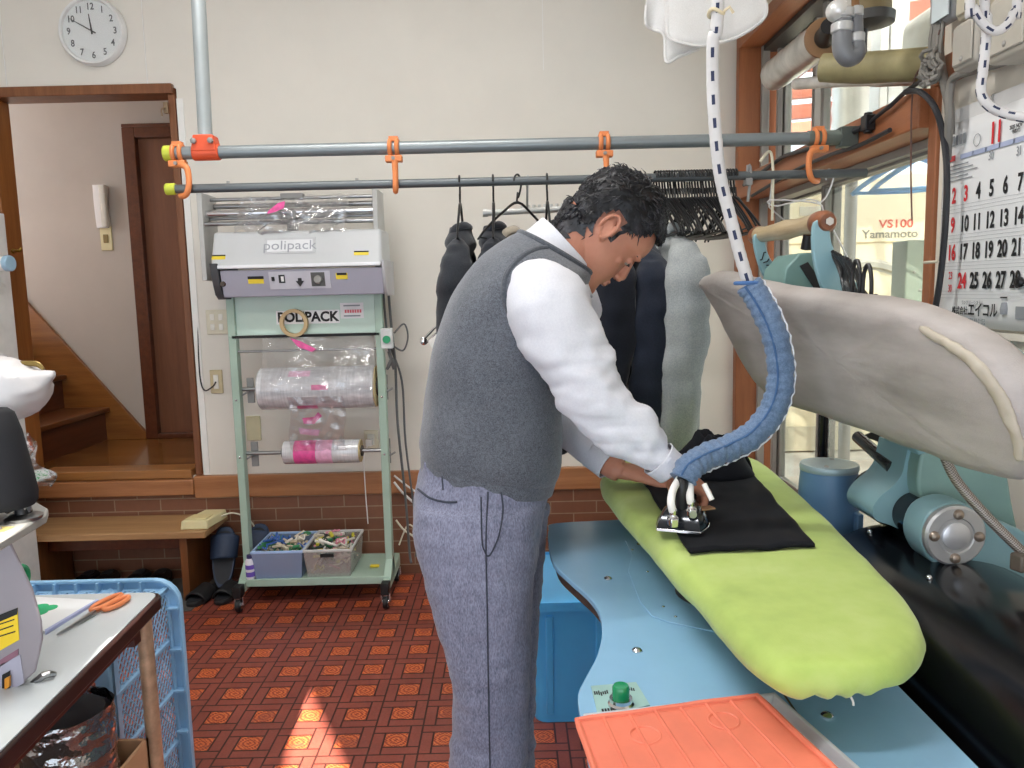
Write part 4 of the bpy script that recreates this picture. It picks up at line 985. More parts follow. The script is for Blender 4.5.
clutter('assorted_tags', 'jumble of white, green and yellow tags in the grey basket', x0 + .022, x1 - .022, PY - .045, PY + .17, z0 + .004, .145, ['#e4ded0', '#d2c6b2', '#2f7d54', '#d8cf4a', '#f0ece4', '#3c4a48', '#d98aa0'], 130, 5)
# small white and purple bottle between post and basket
q = at(253, 577, PY - .08); bt = thing('small_bottle', 'small white and purple bottle at the left end of the green shelf', 'bottle', (q.x - .018, PY - .075, zsh + .002))
bx, by = q.x - .012, PY - .075
MB().lathe([(.0001, 0), (.018, 0), (.02, .006), (.02, .085), (.012, .098), (.0001, .098)], (bx, by, zsh + .001), (0, 0, 1), 24).build('body', mat('bottle_white', '#e6e2ea', .35), bt)
MB().lathe([(.0205, 0), (.0205, .022)], (bx, by, zsh + .015), (0, 0, 1), 24).lathe([(.0205, 0), (.0205, .02)], (bx, by, zsh + .05), (0, 0, 1), 24).build('purple_band', mat('bottle_purple', '#6a4fae', .4), bt)
MB().lathe([(.0125, 0), (.0125, .016), (.0001, .016)], (bx, by, zsh + .098), (0, 0, 1), 20).build('cap', mat('bottle_cap', '#3c3a6a', .4), bt)
q = at(377, 563, PY + .05)
tag(MB().bb(q.x - .03, q.x + .012, PY + .03, PY + .05, zsh + .001, zsh + .012).build('yellow_clip', M_yellow, bev=.003), 'small yellow clip on the right of the green shelf', 'clip')

# ---------------------------------------------------------------- hanging rails
RLY = 2.45
M_pipe = mat('grey_pipe', '#7f8688', .35, .3, var=.04); M_pipe2 = mat('dark_grey_pipe', '#5d6264', .4, .3, var=.04)
M_orange = mat('orange_clamp', '#d8814a', .5, var=.05); M_redorange = mat('red_orange_bracket', '#d2502a', .5); M_lime = mat('lime_cap', '#b9c23c', .5)
zr1, zr2 = 1.846, 1.738
rx0, rx1 = at(168, 152, RLY).x, 1.03
rail = thing('hanging_rail', 'thick grey pipe rail running across the room to the window', 'rail', (0, RLY, zr1))
MB().cyl((rx0, RLY, zr1), (rx1, RLY, zr1), .0195, seg=28).build('pipe', M_pipe, rail)
MB().cyl((rx1 - .1, RLY, zr1), (rx1 + .0, RLY, zr1), .023, seg=28).build('sleeve', mat('sleeve_pipe', '#6a716a', .4, .3), rail)
MB().bb(rx1 - .005, XI, RLY - .022, RLY + .022, zr1 - .03, zr1 + .03).cyl((rx1 - .03, RLY, zr1), (XI, RLY, zr1), .02).build('wall_flange', mat('flange', '#5f6660', .5, .4), rail, bev=.003)
MB().cyl((rx0 - .012, RLY, zr1), (rx0 + .022, RLY, zr1), .0235, seg=24).build('end_cap', M_lime, rail, bev=.004)
rx0b, rx1b = at(169, 188, RLY).x, at(866, 173, RLY).x
rail2 = thing('hanging_rail', 'thinner dark grey rail hung below the thick pipe rail', 'rail', (0, RLY, zr2))
MB().cyl((rx0b, RLY, zr2), (rx1b, RLY, zr2), .0135, seg=24).build('pipe', M_pipe2, rail2)
MB().cyl((rx0b - .01, RLY, zr2), (rx0b + .022, RLY, zr2), .018, seg=24).build('end_cap', M_lime, rail2, bev=.004)
for px_ in (228, 357, 604):
    q = at(px_, 181, RLY); MB().cyl((q.x, RLY, zr2 + .013), (q.x, RLY, zr2 + .02), .005, seg=10).build('screw', M_alu_dark, rail2)
# vertical drop pipe with bracket
vp = thing('drop_pipe', 'vertical grey pipe from the ceiling holding the rail at left', 'pipe', (at(205, 140, RLY).x, RLY, 1.9))
q0 = at(206, 147, RLY); q1 = at(198, -8, RLY)
q2 = q0 + (q1 - q0) * ((CZ - q0.z) / (q1.z - q0.z))
MB().cyl((q0.x, RLY, zr1 + .02), q2, .0215, seg=28).build('pipe', mat('light_grey_pipe', '#a2a9aa', .35, .3), vp)
br = MB(); br.cyl((q0.x - .04, RLY, zr1), (q0.x + .042, RLY, zr1), .0245, seg=28); br.hexa([(q0.x - .04, RLY - .026, zr1 - .0), (q0.x + .042, RLY - .026, zr1), (q0.x + .042, RLY + .026, zr1), (q0.x - .04, RLY + .026, zr1), (q0.x - .03, RLY - .026, zr1 + .05), (q0.x + .03, RLY - .026, zr1 + .05), (q0.x + .03, RLY + .026, zr1 + .05), (q0.x - .03, RLY + .026, zr1 + .05)])
bk_ = br.build('bracket', M_redorange, vp, bev=.004)
for s_ in (-.026, .026): MB().lathe([(.009, 0), (.009, .01), (.004, .012), (.0001, .012)], (q0.x + s_, RLY - .026, zr1 + .03), (0, -1, 0), 6).build('bolt', M_alu, bk_, smooth=False)
# orange double hooks joining both rails
def clamp(label, px_, side):
    q = at(px_, 150, RLY); x = q.x; t_ = thing('rail_hook', label, 'hook', (x, RLY, zr2), 'orange rail hooks')
    MB().tube([V((x - .011, RLY + .023 * math.sin(a), zr1 + .023 * math.cos(a))) for a in [2 * PI * k / 24 for k in range(24)]], .007, 8, loop=True).tube([V((x + .011, RLY + .023 * math.sin(a), zr1 + .023 * math.cos(a))) for a in [2 * PI * k / 24 for k in range(24)]], .007, 8, loop=True).bb(x - .014, x + .014, RLY - .012, RLY + .012, zr1 + .02, zr1 + .034).build('clamp_ring', M_orange, t_)
    MB().bb(x - .026, x + .026, RLY - .022, RLY + .006, zr1 - .044, zr1 - .024).build('clamp_plate', M_orange, t_, bev=.003)
    s = side
    MB().tube([V((x, RLY - .012, zr1 - .035)), V((x + s * .028, RLY - .018, zr1 - .045)), V((x + s * .036, RLY - .022, zr1 - .075)), V((x + s * .034, RLY - .024, zr2 - .0)), V((x + s * .022, RLY - .018, zr2 - .02)), V((x, RLY, zr2 - .022)), V((x - s * .008, RLY + .012, zr2 - .012))], [.010, .010, .009, .009, .009, .009, .006], 10, sub=5).build('hook', M_orange, t_)
    MB().cyl((x, RLY - .024, zr1 - .034), (x, RLY - .03, zr1 - .034), .006, seg=6).build('bolt', M_alu, t_)
clamp('orange hook clamp at the left end of the two rails', 178, 1)
clamp('orange hook clamp on the rails above the green stand', 394, .12)
clamp('orange hook clamp on the rails just above the man', 604, .12)
clamp('orange hook clamp on the rails in front of the window', 818, -1)

# ---------------------------------------------------------------- hangers
def hanger(name, label, group, m, w=.20, drop=.10, hookh=.14, k=1.0):
    root = thing(name, label, 'hanger', (0, 0, 0), group)     # origin on the rail axis, hanger in the YZ plane
    r = .017
    h = [V((0, -.006, -hookh + .0)), V((0, .0, -hookh + .03)), V((0, .002, -.05)), V((0, r * .9, -.02)), V((0, r, .0)), V((0, r * .6, .015)), V((0, 0, r + .003)), V((0, -r * .8, .012)), V((0, -r, -.002))]
    MB().tube(h, .0032, 8, sub=4).build('hook', m, root)
    z0 = -hookh
    arm = [V((0, -w, z0 - drop)), V((0, -w * .8, z0 - drop * .72)), V((0, -w * .4, z0 - drop * .3)), V((0, 0, z0)), V((0, w * .4, z0 - drop * .3)), V((0, w * .8, z0 - drop * .72)), V((0, w, z0 - drop))]
    MB().tube(arm, [k * q for q in (.003, .0036, .004, .0045, .004, .0036, .003)], 8, sub=4).build('arms', m, root)
    MB().tube([V((0, -w * .93, z0 - drop * .95)), V((0, 0, z0 - drop * 1.02)), V((0, w * .93, z0 - drop * .95))], .0026 * k, 6, sub=2).build('bar', m, root)
    return root
M_hanger = mat('hanger_black', '#121214', .35)
h0 = hanger('coat_hanger', 'black hanger in the tight bunch on the rail left of the window', 'bunched black hangers', M_hanger, .19, .12, .065)
N = 30; rnd = random.Random(11)
for i in range(N):
    o = h0 if i == 0 else dup(h0, (0, 0, 0), 0)
    x = at(654, 180, RLY).x + (at(737, 178, RLY).x - at(654, 180, RLY).x) * (i + .5) / N
    o.location = (x, RLY, zr2 + .0); o.rotation_euler = (rnd.uniform(-.03, .03), 0, R(7 + rnd.uniform(-5, 6)))

# ---------------------------------------------------------------- garments
M_char = weave('charcoal_wool', '#1d1f24', '#32353b', 900, .9, .2); M_navy = weave('navy_wool', '#0f121b', '#1c212e', 900, .9, .2)
M_gjack = weave('grey_wool', '#82888a', '#acb0b0', 800, .9, .2); M_gdark = weave('grey_wool_dark', '#3f4345', '#54595b', 800, .9, .2)
M_beige = weave('beige_cloth', '#8f8676', '#aaa192', 500, .9, .2); M_lining = mat('jacket_lining', '#2b3340', .4)
def jacket(name, label, cat_, m, hw, dp, L, sleeve=True, zoff=-.14, lapel=None, group=None, sl_len=.56, open_front=True):
    """hangs in the YZ plane (shoulders along Y), front towards -X"""
    root = thing(name, label, cat_, (0, 0, 0), group)
    prof = [(0, .05, .035), (-.02, .075, .04), (-.05, hw * .7, .05), (-.085, hw * .92, dp * .6), (-.13, hw, dp * .8), (-.25, hw * .98, dp), (-.42, hw * .95, dp), (-.6, hw * 1.0, dp * 1.05), (-L, hw * 1.06, dp * 1.1)]
    b = MB(); b.loft([(V((0, 0, zoff + z)), V((0, w, 0)), V((d, 0, 0))) for z, w, d in prof], 40, 5, n=2.5)
    b.jitter(.012, (1, 1, .35), 7, seed=len(label) % 50)
    b.build('body', m, root)
    if sleeve:
        for s in (-1, 1):
            b = MB()
            k_ = dp / .06
            pts = [V((.0, s * hw * .55, zoff - .045)), V((0, s * hw * .86, zoff - .078)), V((-.004, s * (hw * 1.02), zoff - .125)), V((-.012, s * (hw * 1.10), zoff - .2)), V((-.02, s * hw * 1.13, zoff - .34)), V((-.03, s * hw * 1.10, zoff - .46)), V((-.035, s * hw * 1.06, zoff - sl_len))]
            b.tube(pts, [.022, .040 * k_, .058 * k_, .064 * k_, .062 * k_, .056 * k_, .050 * k_], 24, sub=7, up=(1, 0, 0), flat=.62); b.jitter(.010, (1.4, 1.4, .3), 13, seed=s + 3); b.jitter(.006, (.8, .8, 2.2), 11, seed=s + 9)
            b.build('sleeve', m, root)
    # collar and lapels on the front (-X)
    b = MB()
    cl = [V((-.036, -.05, zoff - .045)), V((-.014, -.066, zoff - .006)), V((.014, -.045, zoff + .004)), V((.022, 0, zoff + .008)), V((.014, .045, zoff + .004)), V((-.014, .066, zoff - .006)), V((-.036, .05, zoff - .045))]
    b.tube(cl, [.008, .014, .017, .018, .017, .014, .008], 10, sub=4, flat=.45)
    b.build('collar', lapel or m, root)
    if open_front:
        for s in (-1, 1):
            b = MB(); q = [V((-dp * .62, s * .05, zoff - .02)), V((-dp * .9, s * .095, zoff - .13)), V((-dp * 1.08, s * .06, zoff - .25)), V((-dp * 1.1, s * .012, zoff - .36)), V((-dp * .98, s * .02, zoff - .2))]
            b.prism(q, (-.006, 0, 0)); b.build('lapel', lapel or m, root, bev=.002)
        for k in range(2): MB().lathe([(.0001, -.004), (.009, -.003), (.009, .002), (.0001, .003)], (-dp * 1.12, .01, zoff - .4 - .1 * k), (-1, 0, 0), 14).build('button', M_black, root)
    return root
def place(o, px_, rot): o.location = (at(px_, 184, RLY).x, RLY, zr2); o.rotation_euler = (0, 0, rot)
def hang(label, px_, rot, grp='hangers carrying garments'):
    o = dup(h0, (at(px_, 184, RLY).x, RLY, zr2), rot, label, grp); return o
j1 = jacket('suit_jacket', 'charcoal suit jacket hanging leftmost on the lower rail', 'jacket', M_char, .175, .048, .72, group='dark jackets on the left of the rail'); place(j1, 459.5, R(0))
hang('black hanger carrying the leftmost charcoal jacket', 459.5, 0)
j2 = jacket('suit_jacket', 'dark navy suit jacket hanging second from the left on the lower rail', 'jacket', weave('dark_navy_wool', '#10131a', '#20242d', 900, .9, .2), .175, .05, .72, group='dark jackets on the left of the rail'); place(j2, 494, R(0))
hang('black hanger carrying the second dark jacket from the left', 493, 0)
j3 = jacket('beige_vest', 'beige vest hanging behind the shoulder of the man', 'vest', M_beige, .10, .035, .5, sleeve=False, zoff=-.155); place(j3, 509, R(0))
# pale trouser bar behind the jackets
tb = MB(); q0 = at(486, 213, RLY + .12); q1 = at(600, 207, RLY + .12); tb.cyl(q0, q1, .010, seg=14); tb.cyl(q0 + V((-.01, 0, 0)), q0 + V((.006, 0, 0)), .013, seg=14)
for k in range(10):
    q = q0 + (q1 - q0) * (.32 + .05 * k); tb.cyl(q + V((0, 0, .008)), q + V((0, 0, .018)), .006, seg=8)
q = at(536, 222, RLY + .12); tb.tube([q + V((0, 0, .02)), q + V((.003, 0, -.01)), q + V((.0, 0, -.025)), q + V((-.006, 0, -.02))], .0025, 6, sub=3)
tb.tube([q0 + (q1 - q0) * .36, q0 + (q1 - q0) * .36 + V((0, -.06, .03)), V((at(524, 190, RLY).x + .012, RLY, zr2 + .016))], .004, 6)
tag(tb.build('trouser_bar', mat('trouser_bar_pale', '#cfcfcb', .35, .3)), 'pale bar of a trouser hanger behind the two dark jackets', 'hanger')
hang('black hanger hanging bare above the shoulder of the man', 517.5, R(-40))
j4 = jacket('dark_garment', 'dark garment mostly hidden behind the collar of the man', 'jacket', M_char, .14, .045, .7); place(j4, 549, 0)
hang('black hanger carrying the garment behind the collar of the man', 547, 0)
j5 = jacket('suit_jacket', 'navy suit jacket hanging just right of the face of the man', 'jacket', M_navy, .2, .06, .70, zoff=-.17, sl_len=.62); place(j5, 617, R(-8))
hang('black hanger carrying the navy jacket', 617, R(-8))
j5b = jacket('suit_jacket', 'dark blue suit jacket between the navy and the grey jackets', 'jacket', weave('blue_black_wool', '#141925', '#232a39', 900, .9, .2), .19, .06, .72, zoff=-.19, sl_len=.6); place(j5b, 640, R(4))
hang('black hanger carrying the dark blue jacket', 640, R(4))
j6 = jacket('suit_jacket', 'grey suit jacket hanging at the right end beside the bunch of black hangers', 'jacket', M_gjack, .205, .064, .72, zoff=-.155, lapel=M_gjack, sl_len=.665); place(j6, 667, R(6))
hang('black hanger carrying the grey jacket', 672, R(8))
# silver clip hanger low behind the back of the man
q = at(434, 330, RLY + .05)
ch = thing('clip_hanger', 'silver clip with a white tag behind the back of the man', 'clip', q)
MB().tube([q + V((-.035, 0, -.03)), q + V((.0, -.0, .005)), q + V((.035, 0, .03))], .004, 8).tube([q + V((-.03, .0, -.045)), q + V((.01, 0, -.005)), q + V((.04, 0, .02))], .003, 8).ell(q + V((-.035, 0, -.035)), (.012, .008, .014), 12).build('clip', M_chrome, ch)
MB().prism([q + V((-.02, -.006, -.035)), q + V((.02, -.006, -.005)), q + V((.02, -.006, -.08)), q + V((.0, -.006, -.075))], (0, .001, 0)).build('tag', mat('paper_tag', '#e8e6e0', .7), ch)
MB().tube([q + V((.035, 0, .03)), q + V((.05, -.02, .2)), V((j1.location.x + .02, RLY - .0, zr2 - .14))], .002, 6, sub=4).build('string', M_greyplastic, ch)

# white shirts hung high at the top
M_shirt2 = weave('white_cotton_hanging', '#dedcda', '#efeeec', 900, .9, .1, sheen=.1)
TY = 2.95
rod = tag(MB().cyl((.25, TY, 2.98), (WR, TY, 2.98), .014, seg=16).build('ceiling_rod', M_pipe), 'grey rod near the ceiling carrying white shirts', 'rod')
def shirt(name, label, poly_px, Y, m, seed, grp):
    """hem outline from left to right (photo), cloth runs up to the rod"""
    hem = [at(x, y, Y) for x, y in poly_px]; b = MB(); hc = cat([V((q.x, q.z, 0)) for q in hem], 6)
    n = len(hc) - 1
    def fn(u, v):
        k = min(int(u * n), n - 1); t_ = u * n - k; q = hc[k] * (1 - t_) + hc[k + 1] * t_
        zt = 2.96 + .015
        w = .005 * math.sin(u * 11 + seed) * (1 - v * .5) + .012 * noise.noise(V((u * 5, v * 4, seed)))
        cx_ = (hc[0].x + hc[n].x) / 2
        return (q.x + (cx_ - q.x) * .18 * v, Y + w, q.y + (zt - q.y) * v)
    b.grid(fn, n, 24); o = b.build(name, m, solid=.003); tag(o, label, 'shirt', grp)
    edge = MB(); edge.tube([V(fn(i / n, 0)) for i in range(n + 1)], .006, 8); edge.build('hem', m, o)
    return o
shirt('white_shirt', 'front white shirt hanging at the top left of the window, with a rounded hem', [(668, 12), (668, 35), (680, 43), (700, 46), (722, 42), (745, 33), (764, 18), (766, 4)], TY - .05, M_shirt2, 1, 'white shirts hanging at the top')
shirt('white_shirt', 'rear white shirt hanging at the top, showing its left corner', [(646, 6), (646, 24), (655, 29), (664, 36), (666, 62), (680, 56), (700, 48)], TY + .03, M_shirt2, 4, 'white shirts hanging at the top')
# ---------------------------------------------------------------- steam press (table, buck, raised head, drum, motor)
def two_tone(name, c, rough, metal=0, **kw): return mat(name, c, rough, metal, var=.03, **kw)
M_teal = mat('press_enamel', '#84a8b0', .3, var=.04, vs=4); M_teal_d = mat('press_enamel_dark', '#74969c', .35, var=.04)
M_tablebl = mat('press_table_enamel', '#8cb9da', .26, var=.04, vs=3)
M_motor = mat('motor_blue_grey', '#5d82a6', .4, var=.04)
def buck_cloth():
    t = NT('green_press_cover'); vec = t.coord(); n = t.noise(vec, 5, 4, .6); n2 = t.noise(vec, 420, 2); n3 = t.noise(t.coord((1, 1, 1)), 16, 4)
    f = t.math('ADD', t.math('MULTIPLY', n, .7), t.math('MULTIPLY', n3, .3))
    c = t.ramp(f, [(.25, lin('#91a854')), (.5, lin('#acc266')), (.75, lin('#bfd082'))])
    t.bsdf(c, .75, spec=.25, bump=t.math('ADD', n2, t.math('MULTIPLY', n3, 2.0)), bstr=.2, bdist=.002, **{'Sheen Weight': .2}); return t.m
M_buck = buck_cloth()
def head_cloth():
    t = NT('grey_press_cover'); vec = t.coord((1, .6, 3)); n = t.noise(vec, 4, 5, .6); n2 = t.noise(t.coord(), 500, 2)
    c = t.ramp(n, [(.3, lin('#98928d')), (.5, lin('#aea7a3')), (.72, lin('#c0b9b5'))])
    t.bsdf(c, .55, spec=.35, bump=t.math('ADD', n2, t.math('MULTIPLY', t.noise(t.coord(), 9, 4), 6.0)), bstr=.25, bdist=.003); return t.m
M_headc = head_cloth()
TP = .80
PR = thing('steam_press', 'teal steam press with green padded board, raised grey head and black drum', 'press', (.45, 1.35, 0))
out = [(630, 519), (556, 523), (549, 529), (548, 540), (553, 562), (568, 578), (588, 596), (599, 612), (602, 632), (597, 655), (585, 678), (578, 694), (580, 714), (584, 735)]
L_ = [onz(x, y, TP) for x, y in out]
pts = cat([V((q.x, q.y, 0)) for q in L_], 4)
pts = pts + [V((pts[-1].x, .72, 0)), V((.568, .72, 0)), V((.568, 1.955, 0)), V((.31, 1.955, 0))]
MB().prism([q + V((0, 0, TP - .012)) for q in pts], (0, 0, .012)).build('table_top', M_tablebl, PR, bev=.002)
def inset2(P, d):
    n = len(P); o = []
    ar = sum(P[i].x * P[(i + 1) % n].y - P[(i + 1) % n].x * P[i].y for i in range(n)); s = 1 if ar > 0 else -1
    for i in range(n):
        e1 = (P[i] - P[i - 1]); e2 = (P[(i + 1) % n] - P[i]); e1 = V((e1.x, e1.y, 0)); e2 = V((e2.x, e2.y, 0))
        if e1.length < 1e-7: e1 = e2
        if e2.length < 1e-7: e2 = e1
        t = (e1.normalized() + e2.normalized()).normalized(); nn = V((-t.y, t.x, 0)) * s
        o.append(P[i] + nn * d)
    return o
ip = inset2(pts, .012)
MB().prism([q + V((0, 0, TP - .040)) for q in ip], (0, 0, .027)).build('edge_trim', mat('edge_brown', '#4b3a30', .6, var=.2, vs=40), PR)
MB().bb(.27, .56, .80, 1.85, .0, TP - .04).build('cabinet', M_teal_d, PR, bev=.006)
# split line and access plate in the table
MB().bb(.3885, .3915, .72, 1.10, TP - .004, TP + .0008).build('split_line', mat('split_dark', '#4a4232', .7), PR)
ap = [onz(x, y, TP) for x, y in ((632, 556), (628, 572), (640, 603), (652, 617), (668, 623), (716, 633))]
app = [V((ap[0].x, ap[0].y + .1, 0))] + [V((q.x, q.y, 0)) for q in ap] + [V((.46, ap[-1].y, 0)), V((.46, ap[0].y + .1, 0))]
pl_ = MB().prism([q + V((0, 0, TP + .0003)) for q in app], (0, 0, .0022)).build('access_plate', M_tablebl, PR, bev=.0012)
for x, y in ((627, 551), (642, 573), (657, 608), (669, 618)): q = onz(x, y, TP); MB().ell((q.x + .012, q.y, TP + .0022), (.0032, .0032, .002), 10).build('screw', M_chrome, pl_)
for x, y in ((608, 579), (637, 651), (827, 716), (640, 545)): q = onz(x, y, TP); MB().lathe([(.0085, 0), (.0085, .002), (.006, .0045), (.0001, .0055)], (q.x, q.y, TP), (0, 0, 1), 18).build('screw', M_chrome, PR)
# green start button on its plate
q = [onz(x, y, TP) for x, y in ((591, 687), (636, 683), (650, 706), (598, 717))]
bp_ = MB().prism([v + V((0, 0, .0003)) for v in q], (0, 0, .0015)).build('button_plate', mat('button_plate', '#9fc4c0', .3), PR)
bt = MB()
q0, ux, uy = q[0], (q[1] - q[0]), (q[3] - q[0])
rnd = random.Random(4)
def dash(u0, u1, v0, v1): bt.prism([q0 + ux * u0 + uy * v0 + V((0, 0, .0019)), q0 + ux * u1 + uy * v0 + V((0, 0, .0019)), q0 + ux * u1 + uy * v1 + V((0, 0, .0019)), q0 + ux * u0 + uy * v1 + V((0, 0, .0019))], (0, 0, .0003))
for k in range(7): u = .03 + .045 * k; dash(u, u + .03, .22 + rnd.uniform(-.03, .03), .34 + rnd.uniform(-.03, .05))
for k in range(5): u = .7 + .045 * k; dash(u, u + .03, .2 + rnd.uniform(-.03, .03), .26 + rnd.uniform(-.0, .06))
for k in range(6): u = .1 + .06 * k; dash(u, u + .045, .80, .93)
bt.build('label_text', M_ink, bp_, smooth=False)
qb = onz(621, 706, TP)
MB().lathe([(.019, 0), (.019, .004), (.0165, .007), (.0165, .012), (.0001, .012)], (qb.x, qb.y, TP + .001), (0, 0, 1), 28).build('button_ring', M_chrome, PR)
MB().lathe([(.0125, 0), (.0125, .017), (.0105, .020), (.0001, .021)], (qb.x, qb.y, TP + .012), (0, 0, 1), 28).build('start_button', mat('button_green2', '#0f8a55', .2, **{'Coat Weight': .5}), PR)

# padded green buck
BZ = .93
bo = [(598, 484), (604, 497), (622, 520), (650, 552), (680, 586), (710, 621), (738, 652), (758, 674), (778, 688), (800, 690), (825, 688), (850, 689), (880, 686), (905, 678), (921, 663), (925, 645), (912, 622), (888, 594), (852, 555), (815, 519), (782, 488), (764, 471), (742, 463), (700, 461), (650, 464), (612, 473)]
PB = cat([V((q.x, q.y, 0)) for q in [onz(x, y, BZ - .034) for x, y in bo]], 4, True)
for _ in range(10): PB = [PB[i] * .5 + (PB[i - 1] + PB[(i + 1) % len(PB)]) * .25 for i in range(len(PB))]
lay = [(.05, -.054), (.012, -.052), (.0, -.043), (-.003, -.028), (.004, -.010), (.014, -.003), (.03, .0), (.06, .002), (.1, .003)]
b = MB(); RG = []
for ins, dz in lay:
    P = inset2(PB, ins) if ins < .02 else [V((PB[i].x + (sum(p.x for p in PB) / len(PB) - PB[i].x) * (ins / .2), PB[i].y + (sum(p.y for p in PB) / len(PB) - PB[i].y) * (ins / .2) * .5, 0)) for i in range(len(PB))]
    RG.append([q + V((0, 0, BZ + dz)) for q in P])
RG.append([V((.41 + (q.x - .41) * .04, q.y * .3 + 1.4 * .7, BZ + .003)) for q in RG[-1]])
b.rings(RG)
bmesh.ops.triangulate(b.bm, faces=[f for f in b.bm.faces if len(f.verts) > 4])
# gathered hem at the near end
for v in b.bm.verts:
    k = max(0, min(1, (1.02 - v.co.y) / .15))
    if v.co.z < BZ - .02 and k > 0: v.co.z += .0055 * k * math.sin(v.co.x * 130 + 4 * math.sin(v.co.x * 31)); v.co.y += .003 * k * math.sin(v.co.x * 60)
b.jitter(.0025, (1, 1, 1), 12)
buck = b.build('buck', M_buck, PR, ang=180)
q = onz(845, 688, BZ - .06)
MB().tube([q + V((-.004, .01, .008)), q + V((0, -.004, -.0)), q + V((.006, -.01, -.012)), q + V((.006, -.012, -.018))], .0016, 6, sub=3).build('draw_string', M_white, buck)
MB().lathe([(.09, 0), (.075, .02), (.07, .045), (.10, .075)], (.40, 1.45, TP), (0, 0, 1), 32).build('buck_pedestal', mat('pedestal_dark', '#2a2f30', .5), PR)
MB().bb(.36, .46, 1.05, 1.8, BZ - .085, BZ - .055).build('buck_beam', mat('beam_dark', '#2a2f30', .5), PR, bev=.006)

# black drum
MB().lathe([(.0001, 0), (.19, 0), (.225, .02), (.232, .06), (.232, .96), (.225, 1.0), (.19, 1.02), (.0001, 1.02)], (.815, .62, .655), (0, 1, 0), 64).build('drum', M_blackgloss, PR)
for x, y in ((929, 578), (870, 532)):
    d = ray(x, y); 
    # bolt heads on the drum shell
    lo, hi = .5, 3.0
    for _ in range(60):
        mi_ = (lo + hi) / 2; q = CAM + d * mi_
        if math.hypot(q.x - .815, q.z - .655) > .232: lo = mi_
        else: hi = mi_
    if q.y < 1.9: MB().ell(q, (.006, .006, .006), 12).build('bolt', M_chrome, PR)
MB().bb(.62, 1.02, .72, 1.7, 0, .46).build('drum_stand', mat('stand_black', '#121316', .5), PR, bev=.01)

# pivot shaft, hub disc and arms
HX, HZ2, HY = .80, .945, 1.36
hubc = at(954, 535, HY)
MB().cyl(hubc + V((0, .004, 0)), V((hubc.x, 1.62, hubc.z)), .044, seg=48).build('pivot_shaft', M_blackgloss, PR, bev=.004)
hd = MB().lathe([(.0001, 0), (.056, 0), (.056, .01), (.052, .014), (.034, .014), (.032, .012), (.0001, .012)], hubc + V((0, .006, 0)), (0, -1, 0), 48).build('hub_disc', mat('hub_aluminium', '#c4c5c8', .35, .7), PR)
MB().lathe([(.0001, .0), (.025, .0), (.025, .003), (.0235, .004), (.0001, .004)], hubc + V((0, -.006, 0)), (0, -1, 0), 36).build('hub_centre', mat('hub_centre', '#d2d2d6', .3, .6), hd)
for k in range(4):
    a = R(88 + 90 * k); q = hubc + V((.041 * math.cos(a), -.008, .041 * math.sin(a)))
    MB().lathe([(.0095, 0), (.0095, .003), (.007, .007), (.0001, .009)], q, (0, -1, 0), 20).build('bolt', mat('bolt_brass', '#a4968a', .3, .8), hd)
# far black collar
q = at(876, 482, 1.70)
MB().cyl((hubc.x, 1.58, hubc.z), (hubc.x, 1.67, hubc.z), .054, seg=40).build('shaft_collar', M_blackgloss, PR, bev=.006)
MB().lathe([(.0001, 0), (.04, 0), (.04, .008), (.0001, .008)], (hubc.x, 1.58, hubc.z), (0, -1, 0), 30).build('collar_plate', mat('collar_dark', '#26272a', .4, .4), PR)
def casting(px, Y, th, nm, m, sub=5, bev=.006, closed=True):
    P = cat([at(x, y, Y) for x, y in px], sub, True)
    return MB().prism(P, (0, th, 0)).build(nm, m, PR, bev=bev, bseg=3)
# lever arm sloping down towards the wall (its hub carries the disc)
casting([(930, 513), (953, 503), (975, 508), (990, 520), (1012, 526), (1040, 541), (1075, 566), (1095, 610), (1085, 652), (1055, 636), (1020, 615), (985, 594), (950, 571), (930, 560), (921, 537)], HY + .012, .07, 'lever_arm', M_teal, 4)
# big web rising behind the head
casting([(926, 446), (960, 440), (990, 450), (1006, 470), (1012, 500), (1017, 525), (1026, 560), (1010, 580), (970, 560), (935, 520), (918, 490)], HY + .10, .05, 'web_plate', mat('press_enamel_web', '#7d9d98', .4, var=.04), 4)
# curved bracket wrapping the shaft
def bracket():
    b = MB(); o = [(908, 448), (905, 462), (902, 474), (893, 486), (880, 497), (873, 509), (876, 520), (890, 525), (905, 532), (915, 536)]
    i_ = [(945, 448), (944, 466), (941, 482), (935, 495), (928, 505), (922, 514), (919, 522), (917, 530), (916, 535), (918, 538)]
    A = cat([at(x, y, 1.50) for x, y in o], 4); B = cat([at(x, y, 1.50) for x, y in i_], 4)
    n = len(A); T_ = V((0, .12, 0))
    b.rings([[A[k], B[k], B[k] + T_, A[k] + T_] for k in range(n)])
    return b.build('curved_bracket', M_teal, PR, bev=.006, bseg=3)
bracket()
# head: tilted slab with a tapering outline
hp0 = V((.505, 2.1, 1.42)); hn = V((1, .09, .35)).normalized()
ho = [(696, 283), (702, 278), (716, 277), (760, 290), (820, 299), (880, 308), (920, 320), (958, 341), (985, 362), (1008, 394), (1022, 432), (1027, 462), (1020, 478), (1004, 483), (975, 476), (930, 460), (870, 438), (815, 418), (768, 400), (742, 368), (718, 322), (703, 296)]
HP = cat([onp(x, y, hp0, hn) for x, y in ho], 4, True)
cen = sum((q for q in HP), V((0, 0, 0))) / len(HP)
e1 = V((0, 1, 0)); e1 = (e1 - hn * e1.dot(hn)).normalized(); e2 = hn.cross(e1)
P2 = [V(((q - cen).dot(e1), (q - cen).dot(e2), 0)) for q in HP]
def to3(P, off): return [cen + e1 * q.x + e2 * q.y + hn * off for q in P]
lay = [(.06, -.001), (.022, .0), (.007, .006), (.0, .018), (.0, .045), (.012, .058), (.04, .062)]
